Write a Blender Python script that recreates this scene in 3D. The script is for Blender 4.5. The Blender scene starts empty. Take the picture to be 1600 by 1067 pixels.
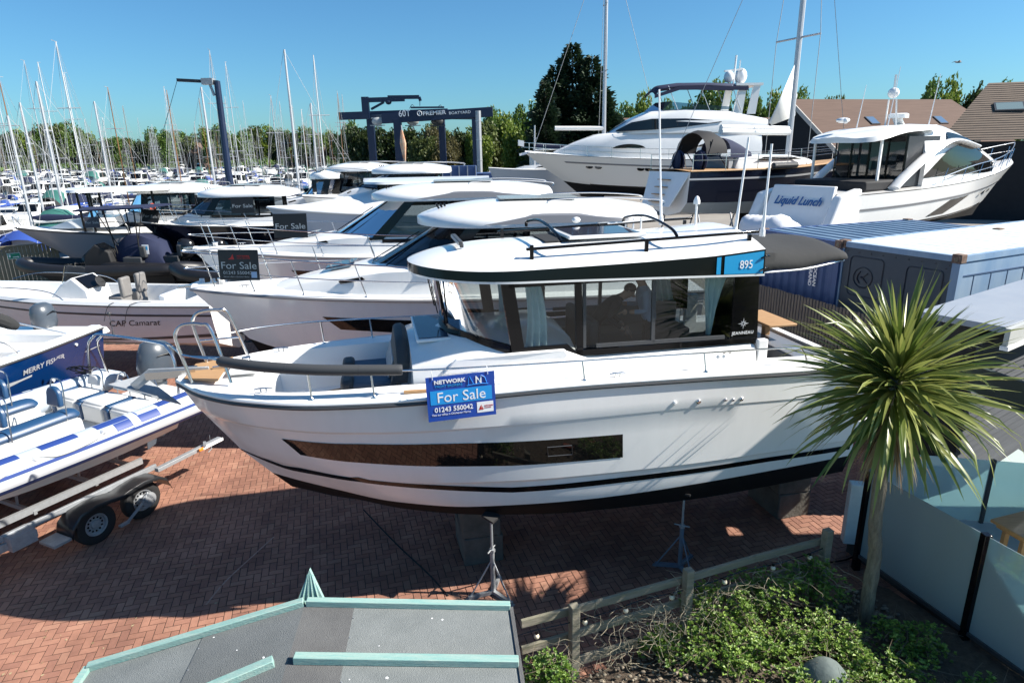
import bpy, math, random
import numpy as np
from mathutils import Vector, Matrix, Euler
R = math.radians
PI = math.pi
scene = bpy.context.scene
col = scene.collection
rnd = random.Random(7)

# ------------------------------------------------------------------ camera
FPX = 1000.0; PIT = R(16.7); ROLL = R(1.1); CH = 6.0
fw = Vector((0, math.cos(PIT), -math.sin(PIT))); u0 = Vector((0, math.sin(PIT), math.cos(PIT)))
rt = Vector((1, 0, 0)) * math.cos(ROLL) - u0 * math.sin(ROLL)
upv = u0 * math.cos(ROLL) + Vector((1, 0, 0)) * math.sin(ROLL)
cam_d = bpy.data.cameras.new('camera'); cam = bpy.data.objects.new('camera', cam_d); col.objects.link(cam)
cam.matrix_world = Matrix(((rt.x, upv.x, -fw.x, 0), (rt.y, upv.y, -fw.y, 0), (rt.z, upv.z, -fw.z, CH), (0, 0, 0, 1)))
cam_d.sensor_width = 36; cam_d.lens = 36 * FPX / 1600; cam_d.clip_end = 5000; cam_d.clip_start = 0.05
scene.camera = cam

def P(px, py, Y=None, Z=None, X=None):
    """the world point seen in the photograph at (px, py) that lies at a measured depth Y, height Z or side X"""
    d = fw + rt * ((px - 800) / FPX) + upv * ((533.5 - py) / FPX)
    t = Y / d.y if Y is not None else ((Z - CH) / d.z if Z is not None else X / d.x)
    return Vector((0, 0, CH)) + d * t

def J(v):
    w = v - Vector((0, 0, CH)); z = w.dot(fw)
    return 800 + FPX * w.dot(rt) / z, 533.5 - FPX * w.dot(upv) / z

# ------------------------------------------------------------------ materials
MATS = {}
def mat(name, color, rough=0.5, metal=0.0, noise=0.0, nscale=8.0, bump=0.0, bscale=40.0, coat=0.0, spec=0.5, color2=None, emis=None, trans=0.0, stretch=None, sss=0):
    """procedural Principled material; 'noise' mixes color2 (dirt, weather) in by an object-space noise"""
    if name in MATS: return MATS[name]
    m = bpy.data.materials.new(name); m.use_nodes = True; nt = m.node_tree; n = nt.nodes; l = nt.links
    b = n['Principled BSDF']
    c = tuple(color) + (1,)
    b.inputs['Base Color'].default_value = c; b.inputs['Roughness'].default_value = rough
    b.inputs['Metallic'].default_value = metal; b.inputs['Coat Weight'].default_value = coat
    b.inputs['Specular IOR Level'].default_value = spec
    b.inputs['Coat Roughness'].default_value = 0.05
    if sss: b.inputs['Transmission Weight'].default_value = 0
    tc = n.new('ShaderNodeTexCoord'); mp = n.new('ShaderNodeMapping'); l.new(tc.outputs['Object'], mp.inputs[0])
    if stretch: mp.inputs['Scale'].default_value = stretch
    if noise > 0:
        t = n.new('ShaderNodeTexNoise'); t.inputs['Scale'].default_value = nscale; t.inputs['Detail'].default_value = 6; t.inputs['Roughness'].default_value = .65
        l.new(mp.outputs[0], t.inputs['Vector'])
        r = n.new('ShaderNodeValToRGB'); r.color_ramp.elements[0].position = .35; r.color_ramp.elements[1].position = .7
        l.new(t.outputs['Fac'], r.inputs[0])
        mu = n.new('ShaderNodeMath'); mu.operation = 'MULTIPLY'; mu.inputs[1].default_value = noise; l.new(r.outputs[0], mu.inputs[0])
        mx = n.new('ShaderNodeMix'); mx.data_type = 'RGBA'
        mx.inputs[6].default_value = c; mx.inputs[7].default_value = tuple(color2 or [x * .55 for x in color]) + (1,)
        l.new(mu.outputs[0], mx.inputs[0]); l.new(mx.outputs[2], b.inputs['Base Color'])
        ra = n.new('ShaderNodeMapRange'); ra.inputs[3].default_value = rough; ra.inputs[4].default_value = min(1, rough + .25 * noise + .03)
        l.new(t.outputs['Fac'], ra.inputs[0]); l.new(ra.outputs[0], b.inputs['Roughness'])
    if bump > 0:
        t2 = n.new('ShaderNodeTexNoise'); t2.inputs['Scale'].default_value = bscale; t2.inputs['Detail'].default_value = 4
        l.new(mp.outputs[0], t2.inputs['Vector'])
        bp = n.new('ShaderNodeBump'); bp.inputs['Strength'].default_value = bump; bp.inputs['Distance'].default_value = .02
        l.new(t2.outputs['Fac'], bp.inputs['Height']); l.new(bp.outputs[0], b.inputs['Normal'])
    if emis: b.inputs['Emission Color'].default_value = tuple(emis[0]) + (1,); b.inputs['Emission Strength'].default_value = emis[1]
    MATS[name] = m; return m

def glass(name, tint, rough=0.02, gloss=1.0, haze=0.0, hazecol=(.5, .6, .6)):
    """tinted pane: see-through with a Fresnel mirror on top"""
    if name in MATS: return MATS[name]
    m = bpy.data.materials.new(name); m.use_nodes = True; n = m.node_tree.nodes; l = m.node_tree.links
    n.remove(n['Principled BSDF']); out = n['Material Output']
    t = n.new('ShaderNodeBsdfTransparent'); t.inputs[0].default_value = tuple(tint) + (1,)
    g = n.new('ShaderNodeBsdfGlossy'); g.inputs['Roughness'].default_value = rough; g.inputs[0].default_value = (gloss, gloss, gloss, 1)
    f = n.new('ShaderNodeFresnel'); f.inputs[0].default_value = 1.5
    mx = n.new('ShaderNodeMixShader'); l.new(f.outputs[0], mx.inputs[0])
    src = t.outputs[0]
    if haze:
        d = n.new('ShaderNodeBsdfDiffuse'); d.inputs[0].default_value = tuple(hazecol) + (1,)
        m2 = n.new('ShaderNodeMixShader'); m2.inputs[0].default_value = haze; l.new(src, m2.inputs[1]); l.new(d.outputs[0], m2.inputs[2]); src = m2.outputs[0]
    l.new(src, mx.inputs[1]); l.new(g.outputs[0], mx.inputs[2]); l.new(mx.outputs[0], out.inputs[0])
    MATS[name] = m; return m

def leafmat(name, c1, c2, rough=.5, trans=.35):
    """leaf colour that varies from leaf to leaf, a little light let through"""
    if name in MATS: return MATS[name]
    m = bpy.data.materials.new(name); m.use_nodes = True; n = m.node_tree.nodes; l = m.node_tree.links
    b = n['Principled BSDF']; b.inputs['Roughness'].default_value = rough
    at = n.new('ShaderNodeAttribute'); at.attribute_name = 'var'
    mx = n.new('ShaderNodeMix'); mx.data_type = 'RGBA'; mx.inputs[6].default_value = tuple(c1) + (1,); mx.inputs[7].default_value = tuple(c2) + (1,)
    l.new(at.outputs['Fac'], mx.inputs[0]); l.new(mx.outputs[2], b.inputs['Base Color'])
    t = n.new('ShaderNodeBsdfTranslucent'); l.new(mx.outputs[2], t.inputs[0])
    ms = n.new('ShaderNodeMixShader'); ms.inputs[0].default_value = trans; l.new(b.outputs[0], ms.inputs[1]); l.new(t.outputs[0], ms.inputs[2])
    l.new(ms.outputs[0], n['Material Output'].inputs[0]); MATS[name] = m; return m

WHITE = mat('gelcoat_white', (.82, .82, .81), .16, noise=.22, nscale=1.6, color2=(.68, .68, .66), coat=.3, stretch=(4, 4, .5), bump=.015, bscale=2.5)
WHITE2 = mat('gelcoat_deck', (.80, .80, .79), .35, noise=.15, nscale=3, color2=(.66, .66, .64), bump=.03, bscale=300)
WHITE3 = mat('gelcoat_old', (.74, .74, .72), .3, noise=.3, nscale=2.5, color2=(.55, .55, .52))
CREAM = mat('gelcoat_cream', (.68, .66, .60), .22, noise=.2, nscale=1.5, color2=(.55, .53, .47))
BLACK = mat('gloss_black', (.004, .004, .005), .12, spec=.35)
ANTIF = mat('antifouling_black', (.004, .004, .005), .55, noise=.3, nscale=4, color2=(.010, .009, .009), spec=.3)
STEEL = mat('stainless_steel', (.60, .60, .60), .24, metal=1)
WIRE = mat('rigging_wire', (.32, .33, .34), .6)
ALU = mat('aluminium', (.50, .51, .53), .45, metal=.4)
GALV = mat('galvanised_steel', (.42, .44, .46), .5, metal=.6, noise=.6, nscale=14, color2=(.27, .28, .29))
RUBBER = mat('rubber_black', (.014, .014, .015), .65, noise=.3, nscale=12, color2=(.03, .03, .03))
DGREY = mat('dark_grey_plastic', (.05, .052, .056), .45)
CUSH = mat('cushion_charcoal', (.045, .047, .05), .6, bump=.08, bscale=180)
CUSHL = mat('cushion_grey', (.30, .32, .35), .7, bump=.1, bscale=200)
TEAK = mat('teak', (.42, .25, .12), .6, noise=.6, nscale=6, color2=(.27, .15, .07), stretch=(1, 8, 8))
CANVASK = mat('canvas_charcoal', (.022, .023, .024), .85, noise=.3, nscale=5, color2=(.04, .04, .04), bump=.25, bscale=12)
CANVASN = mat('canvas_navy', (.010, .016, .05), .8, noise=.3, nscale=5, color2=(.02, .03, .075), bump=.2, bscale=10)
WINDOWK = mat('tinted_window', (.006, .006, .006), .03, spec=.6)
GTINT = glass('cabin_glass', (.62, .66, .66))
GSMOKE = glass('smoked_glass', (.34, .37, .38))
GBLUE = glass('windscreen_glass', (.22, .30, .38))
SKYBLUE = mat('decal_cyan', (.02, .32, .62), .3)
NAVYP = mat('navy_paint', (.006, .016, .05), .4, noise=.2, nscale=3, color2=(.012, .028, .07))
RED = mat('red_plastic', (.5, .02, .015), .5)
ORANGE = mat('orange_plastic', (.8, .22, .02), .4)
GREYP = mat('gelcoat_grey', (.17, .175, .19), .25)
LETW = mat('lettering_white', (.85, .85, .85), .5)
LETK = mat('lettering_black', (.01, .01, .012), .4)
LETS = mat('lettering_silver', (.45, .46, .47), .3, metal=.3)

# ------------------------------------------------------------------ mesh builder
class MB:
    def __init__(s): s.v = []; s.f = []; s.m = []; s.var = []; s.vr = .5
    def add(s, vs, fs, mi=0):
        o = len(s.v); s.v.extend([Vector(v) for v in vs])
        for f in fs: s.f.append([i + o for i in f]); s.m.append(mi); s.var.append(s.vr)
        return s
    def box(s, x0, x1, y0, y1, z0, z1, mi=0, M=None, taper=0):
        t = taper
        vs = [Vector(p) for p in ((x0, y0, z0), (x1, y0, z0), (x1, y1, z0), (x0, y1, z0), (x0 + t, y0 + t, z1), (x1 - t, y0 + t, z1), (x1 - t, y1 - t, z1), (x0 + t, y1 - t, z1))]
        if M: vs = [M @ v for v in vs]
        return s.add(vs, [(3, 2, 1, 0), (4, 5, 6, 7), (0, 1, 5, 4), (1, 2, 6, 5), (2, 3, 7, 6), (3, 0, 4, 7)], mi)
    def bar(s, a, b, w, h, mi=0, up=(0, 0, 1)):
        a = Vector(a); b = Vector(b); d = (b - a); L = d.length; d.normalize()
        u = Vector(up); x = d.cross(u)
        if x.length < 1e-4: x = d.cross(Vector((0, 1, 0)))
        x.normalize(); z = x.cross(d)
        vs = [a + x * i * w / 2 + z * j * h / 2 + d * k for k in (0, L) for (i, j) in ((-1, -1), (1, -1), (1, 1), (-1, 1))]
        return s.add(vs, [(0, 1, 2, 3), (7, 6, 5, 4), (4, 5, 1, 0), (5, 6, 2, 1), (6, 7, 3, 2), (7, 4, 0, 3)], mi)
    def tube(s, pts, r, n=8, mi=0, closed=False, flat=1.0):
        pts = [Vector(p) for p in pts]; N = len(pts)
        rs = r if isinstance(r, (list, tuple)) else [r] * N
        rows = []; px = None
        for i, p in enumerate(pts):
            if closed: d = pts[(i + 1) % N] - pts[i - 1]
            else: d = pts[min(i + 1, N - 1)] - pts[max(i - 1, 0)]
            d.normalize()
            if px is None:
                px = d.cross(Vector((0, 0, 1)))
                if px.length < .05: px = d.cross(Vector((0, 1, 0)))
            px = px - d * px.dot(d); px.normalize(); py = d.cross(px)
            rows.append([p + px * math.cos(2 * PI * k / n) * rs[i] + py * math.sin(2 * PI * k / n) * rs[i] * flat for k in range(n)])
        if closed: rows.append(rows[0])
        return s.loft(rows, ring=True, caps=not closed, mi=mi)
    def loft(s, rows, ring=False, caps=False, mi=0, mrow=None):
        n = len(rows[0]); vs = [p for r in rows for p in r]; fs = []; ms = []
        for i in range(len(rows) - 1):
            for k in range(n if ring else n - 1):
                a = i * n + k; b = i * n + (k + 1) % n
                fs.append((a, b, b + n, a + n)); ms.append(mrow[k] if mrow else mi)
        if caps:
            fs.append(tuple(range(n))[::-1]); ms.append(mi); fs.append(tuple((len(rows) - 1) * n + k for k in range(n))); ms.append(mi)
        o = len(s.v); s.v.extend([Vector(v) for v in vs])
        for f, m_ in zip(fs, ms): s.f.append([i + o for i in f]); s.m.append(m_); s.var.append(s.vr)
        return s
    def prism(s, poly, off, mi=0):
        n = len(poly); a = [Vector(p) for p in poly]; o = Vector(off)
        return s.add(a + [p + o for p in a], [tuple(range(n))[::-1], tuple(range(n, 2 * n))] + [(i, (i + 1) % n, n + (i + 1) % n, n + i) for i in range(n)], mi)
    def lathe(s, prof, c=(0, 0, 0), n=16, axis='z', mi=0, M=None, caps=True):
        rows = []
        for r, h in prof:
            row = []
            for k in range(n):
                a = 2 * PI * k / n; x, y = r * math.cos(a), r * math.sin(a)
                p = Vector((x, y, h)) if axis == 'z' else (Vector((h, x, y)) if axis == 'x' else Vector((x, h, -y)))
                p = p + Vector(c)
                row.append(M @ p if M else p)
            rows.append(row)
        return s.loft(rows, ring=True, caps=caps, mi=mi)
    def ball(s, c, r, n=12, m=8, mi=0):
        rx = r if isinstance(r, (tuple, list)) else (r, r, r)
        rows = [[Vector(c) + Vector((rx[0] * math.sin(PI * (i + .02) / (m + .04)) * math.cos(2 * PI * k / n), rx[1] * math.sin(PI * (i + .02) / (m + .04)) * math.sin(2 * PI * k / n), -rx[2] * math.cos(PI * (i + .02) / (m + .04)))) for k in range(n)] for i in range(m + 1)]
        return s.loft(rows, ring=True, caps=True, mi=mi)
    def merge(s, o, M=None, mi=0):
        k = len(s.v); s.v.extend([M @ v if M else v for v in o.v])
        for f, m_ in zip(o.f, o.m): s.f.append([i + k for i in f]); s.m.append(m_ + mi); s.var.append(s.vr)
        return s
    def build(s, name, mats, parent=None, angle=35, world=True, bevel=0, flat=False, normals=True):
        me = bpy.data.meshes.new(name)
        vs = s.v
        if parent is not None and world:
            iv = WM[parent.name].inverted(); vs = [iv @ v for v in vs]
        me.from_pydata([tuple(v) for v in vs], [], s.f); 
        if not isinstance(mats, (list, tuple)): mats = [mats]
        for m_ in mats: me.materials.append(m_)
        me.polygons.foreach_set('material_index', [min(i, len(mats) - 1) for i in s.m])
        if len(set(s.var)) > 1:
            a = me.attributes.new('var', 'FLOAT', 'FACE'); a.data.foreach_set('value', s.var)
        if normals:
            import bmesh
            bm = bmesh.new(); bm.from_mesh(me); bmesh.ops.recalc_face_normals(bm, faces=bm.faces); bm.to_mesh(me); bm.free()
        if not flat:
            me.polygons.foreach_set('use_smooth', [True] * len(me.polygons)); me.set_sharp_from_angle(angle=R(angle))
        me.update()
        o = bpy.data.objects.new(name, me); col.objects.link(o)
        if parent is not None: o.parent = parent; WM[o.name] = WM[parent.name].copy()
        else: WM[o.name] = Matrix()
        if bevel:
            b = o.modifiers.new('bevel', 'BEVEL'); b.width = bevel; b.segments = 2; b.limit_method = 'ANGLE'; b.angle_limit = R(40)
        return o

WM = {}
def thing(name, label, cat, loc=(0, 0, 0), rz=0, group=None):
    o = bpy.data.objects.new(name, None); col.objects.link(o); o.empty_display_size = .2
    M = Matrix.Translation(Vector(loc)) @ Matrix.Rotation(rz, 4, 'Z'); o.matrix_world = M; o.location = loc; o.rotation_euler = (0, 0, rz)
    WM[o.name] = M; o['label'] = label; o['category'] = cat
    if group: o['group'] = group
    return o
def tag(o, label=None, cat=None, group=None, kind=None):
    if label: o['label'] = label
    if cat: o['category'] = cat
    if group: o['group'] = group
    if kind: o['kind'] = kind
    return o
def setorigin(o, loc):
    """move a top-level mesh's origin to its base"""
    loc = Vector(loc); o.data.transform(Matrix.Translation(-loc)); o.location = loc; WM[o.name] = Matrix.Translation(loc); return o
KIDS = {}
def copy_tree(o, parent=None):
    c = o.copy(); col.objects.link(c)
    if parent is not None: c.parent = parent
    for ch in KIDS.setdefault(o.name, [x for x in o.children]): copy_tree(ch, c)
    return c
def place(o, loc, rz, label=None, group=None, scale=None):
    o.location = loc; o.rotation_euler = (0, 0, rz)
    if scale: o.scale = (scale,) * 3 if not isinstance(scale, tuple) else scale
    if label: o['label'] = label
    if group: o['group'] = group
    return o

def text(name, body, size, M, m, parent, ext=.002, align='LEFT', shear=0, xs=1.0, spacing=1.0, bold=0):
    cu = bpy.data.curves.new('t', 'FONT'); cu.body = body; cu.size = size; cu.extrude = ext; cu.align_x = align; cu.shear = shear
    cu.space_character = spacing; cu.offset = bold; cu.resolution_u = 3
    t = bpy.data.objects.new('t', cu); col.objects.link(t)
    dg = bpy.context.evaluated_depsgraph_get(); me = bpy.data.meshes.new_from_object(t.evaluated_get(dg))
    bpy.data.objects.remove(t); bpy.data.curves.remove(cu)
    me.name = name
    iv = WM[parent.name].inverted() if parent is not None else Matrix()
    me.transform(iv @ M @ Matrix.Diagonal((xs, 1, 1, 1))); me.materials.clear(); me.materials.append(m)
    o = bpy.data.objects.new(name, me); col.objects.link(o)
    if parent is not None: o.parent = parent
    return o
def frameM(o, x, y):
    """matrix with origin o, local x and y axes along the given world vectors"""
    x = Vector(x).normalized(); y = Vector(y); y = (y - x * y.dot(x)).normalized(); z = x.cross(y); o = Vector(o)
    return Matrix(((x.x, y.x, z.x, o.x), (x.y, y.y, z.y, o.y), (x.z, y.z, z.z, o.z), (0, 0, 0, 1)))

def lerp(a, b, t): return a + (b - a) * t
def interp(xs, ys, x):
    """monotone smooth interpolation through a table"""
    if x <= xs[0]: return ys[0]
    if x >= xs[-1]: return ys[-1]
    n = len(xs)
    for i in range(n - 1):
        if x <= xs[i + 1]: break
    h = xs[i + 1] - xs[i]; t = (x - xs[i]) / h
    def sl(k):
        if k <= 0: return (ys[1] - ys[0]) / (xs[1] - xs[0])
        if k >= n - 1: return (ys[-1] - ys[-2]) / (xs[-1] - xs[-2])
        a = (ys[k] - ys[k - 1]) / (xs[k] - xs[k - 1]); b = (ys[k + 1] - ys[k]) / (xs[k + 1] - xs[k])
        return 0 if a * b <= 0 else 2 * a * b / (a + b)
    m0, m1 = sl(i) * h, sl(i + 1) * h
    return (2 * t**3 - 3 * t * t + 1) * ys[i] + (t**3 - 2 * t * t + t) * m0 + (-2 * t**3 + 3 * t * t) * ys[i + 1] + (t**3 - t * t) * m1
def arc(pts, n=6):
    """smooth curve through points (Catmull-Rom)"""
    p = [Vector(q) for q in pts]; out = []
    for i in range(len(p) - 1):
        a = p[max(i - 1, 0)]; b = p[i]; c = p[i + 1]; d = p[min(i + 2, len(p) - 1)]
        for k in range(n):
            t = k / n
            out.append(.5 * ((2 * b) + (c - a) * t + (2 * a - 5 * b + 4 * c - d) * t * t + (3 * b - a - 3 * c + d) * t**3))
    out.append(p[-1]); return out

# ------------------------------------------------------------------ hull: rows from keel to gunwale, each a table over s (0 bow .. 1 stern)
class Hull:
    """rows: list of dict(x0, s=[..], b=[..], z=[..]); L length; frame: bow-origin matrix with x aft, y to the far side"""
    def __init__(h, M, L, rows): h.M = M; h.L = L; h.rows = rows
    def row(h, k, s):
        r = h.rows[k]; x = r['x0'] + (h.L + r.get('x1', 0) - r['x0']) * s
        return x, interp(r['s'], r['b'], s), interp(r['s'], r['z'], s)
    def pt(h, s, w, side=-1, off=0.0, local=False):
        k = min(int(w), len(h.rows) - 2); t = w - k
        a = h.row(k, s); b = h.row(k + 1, s); x, y, z = [lerp(a[i], b[i], t) for i in range(3)]
        v = Vector((x, side * y, z))
        if off:
            e = .01; s2 = min(1, s + e)
            a2 = h.row(k, s2); b2 = h.row(k + 1, s2); q = Vector([lerp(a2[i], b2[i], t) for i in range(3)])
            if s2 == s: nn = Vector((0, 1, 0))
            else:
                du = q - Vector((x, y, z)); dw = Vector(b) - Vector(a); nn = dw.cross(du)
                if nn.y < 0: nn = -nn
                nn.normalize()
            v += Vector((nn.x, side * nn.y, nn.z)) * off
        return v if local else h.M @ v
    def ss(h, n): return [(i / n) ** 1.45 for i in range(n + 1)]
    def mesh(h, name, mats, rowm, parent, n=36, sub=2, transom_m=0):
        mb = MB(); R_ = len(h.rows) - 1; ws = [k + j / sub for k in range(R_) for j in range(sub)] + [R_]
        mr = [rowm[min(int(w), R_ - 1)] for w in ws[:-1]]
        for side in (-1, 1):
            rows = [[h.pt(s, w, side) for w in ws] for s in h.ss(n)]
            mb.loft(rows, mrow=mr)
        tr = [h.pt(1, w, -1) for w in ws]; tl = [h.pt(1, w, 1) for w in ws]
        for i in range(len(ws) - 1): mb.add([tr[i], tl[i], tl[i + 1], tr[i + 1]], [(0, 1, 2, 3)], mr[i] if transom_m == 0 else transom_m)
        bl = [h.pt(0, w, -1) for w in ws]; br = [h.pt(0, w, 1) for w in ws]
        for i in range(len(ws) - 1):
            if (bl[i + 1] - br[i + 1]).length > 1e-3: mb.add([bl[i], br[i], br[i + 1], bl[i + 1]], [(0, 1, 2, 3)], mr[i])
        o = mb.build(name, mats, parent, angle=25)
        import bmesh
        bm = bmesh.new(); bm.from_mesh(o.data); bmesh.ops.remove_doubles(bm, verts=bm.verts, dist=1e-4); bmesh.ops.recalc_face_normals(bm, faces=bm.faces); bm.to_mesh(o.data); bm.free()
        o.data.set_sharp_from_angle(angle=R(22)); return o
    def solve(h, px, py, side=-1, s=.5, w=3.):
        for it in range(40):
            a = J(h.pt(s, w, side)); e = 1e-3
            b = J(h.pt(min(s + e, 1), w, side)); c = J(h.pt(s, w + e, side))
            ds = max(min(s + e, 1) - s, 1e-6)
            A = np.array([[(b[0] - a[0]) / ds, (c[0] - a[0]) / e], [(b[1] - a[1]) / ds, (c[1] - a[1]) / e]])
            try: d = np.linalg.solve(A, np.array([px - a[0], py - a[1]]))
            except Exception: break
            s = min(max(s + max(-.1, min(.1, d[0])), 0), .995); w = min(max(w + max(-.5, min(.5, d[1])), 0.0), len(h.rows) - 1.001)
        return s, w
    def strip(h, top, bot, side=-1, off=.004, n=30, mb=None, mi=0):
        """surface-following band between two (s,w) polylines, given as functions of t"""
        mb = mb or MB()
        mb.loft([[h.pt(*top(i / n), side, off), h.pt(*[lerp(a, b, .5) for a, b in zip(top(i / n), bot(i / n))], side, off), h.pt(*bot(i / n), side, off)] for i in range(n + 1)], mi=mi)
        return mb
    def edge(h, w, side=-1, off=0, dz=0, s0=0, s1=1, n=40, inn=0):
        out = []
        for i in range(n + 1):
            s = s0 + (s1 - s0) * (i / n) ** 1.3
            v = h.pt(s, w, side, local=True); v.y -= side * inn; v.z += dz
            if off: v.y += side * off
            out.append(h.M @ v)
        return out
def poly2(pts):
    """piecewise-linear function of t over (s,w) points"""
    n = len(pts) - 1
    def f(t):
        k = min(int(t * n), n - 1); u = t * n - k
        return tuple(lerp(a, b, u) for a, b in zip(pts[k], pts[k + 1]))
    return f
def deck(h, name, mats, parent, dz=0, inn=0, crown=.05, n=30, s0=0.0, s1=1.0, mi=0, w=None, m=8):
    w = w if w is not None else len(h.rows) - 1
    mb = MB(); rows = []
    for i in range(n + 1):
        s = s0 + (s1 - s0) * (i / n) ** 1.4
        a = h.pt(s, w, -1, local=True); b = h.pt(s, w, 1, local=True); a.y += inn; b.y -= inn
        if a.y > b.y: a.y = b.y = 0
        rows.append([h.M @ Vector((a.x, lerp(a.y, b.y, k / m), a.z + dz + crown * (1 - (2 * k / m - 1) ** 2))) for k in range(m + 1)])
    mb.loft(rows, mi=mi); return mb.build(name, mats, parent)

# ------------------------------------------------------------------ world and sun
w_ = bpy.data.worlds.new('World'); scene.world = w_; w_.use_nodes = True
nt = w_.node_tree; sky = nt.nodes.new('ShaderNodeTexSky'); sky.sky_type = 'NISHITA'; sky.sun_disc = False
SUN_AZ = R(-3.5)      # measured from +X towards +Y
SUN_EL = R(40)
sky.sun_elevation = SUN_EL; sky.sun_rotation = PI / 2 - SUN_AZ
sky.air_density = 1.0; sky.dust_density = .6; sky.ozone_density = 2.2; sky.altitude = 0
bg = nt.nodes['Background']; tint = nt.nodes.new('ShaderNodeMix'); tint.data_type = 'RGBA'; tint.blend_type = 'MULTIPLY'; tint.inputs[0].default_value = 1; tint.inputs[7].default_value = (.44, .82, 1.06, 1)
nt.links.new(sky.outputs[0], tint.inputs[6]); nt.links.new(tint.outputs[2], bg.inputs[0]); bg.inputs[1].default_value = .066
sl = bpy.data.lights.new('sun', 'SUN'); sl.energy = 5.0; sl.angle = R(.53); sl.color = (1, .94, .85)
so = bpy.data.objects.new('sun', sl); col.objects.link(so)
sd = Vector((math.cos(SUN_EL) * math.cos(SUN_AZ), math.cos(SUN_EL) * math.sin(SUN_AZ), math.sin(SUN_EL)))
so.rotation_euler = sd.to_track_quat('Z', 'Y').to_euler(); so.location = sd * 60
scene.view_settings.view_transform = 'Standard'; scene.view_settings.look = 'None'; scene.view_settings.exposure = 1.0; scene.view_settings.gamma = 1
scene.cycles.transparent_max_bounces = 24; scene.cycles.max_bounces = 8
# ================================================================== SETTING
def sheet(name, poly, z, m, skirt=0):
    mb = MB(); n = len(poly); vs = [(x, y, z) for x, y in poly]; mb.add(vs, [tuple(range(n))])
    if skirt: mb.add(vs + [(x, y, z - skirt) for x, y in poly], [(i, (i + 1) % n, n + (i + 1) % n, n + i) for i in range(n)])
    o = mb.build(name, m, flat=True); o['kind'] = 'structure'; return o
CONC = mat('yard_concrete', (.27, .25, .225), .85, noise=.7, nscale=.35, color2=(.19, .175, .16), bump=.3, bscale=8)
sheet('yard_ground', [(-34, -30), (160, -30), (160, 430), (-6, 430), (-6, 50), (-34, 50)], 0, CONC, skirt=4)
sheet('far_land', [(-1500, 400), (1500, 400), (2600, 3000), (-2600, 3000)], -.9, mat('far_grass', (.06, .09, .03), .9, noise=.6, nscale=.02, color2=(.10, .10, .05)))
sheet('side_land', [(160, -60), (1500, -60), (1500, 3000), (160, 3000)], -.05, MATS['far_grass'])
wm = mat('harbour_water', (.015, .035, .04), .06, bump=.5, bscale=1.2)
sheet('water', [(-1500, -40), (5, -40), (5, 420), (-1500, 420)], -1.6, wm)

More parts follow.
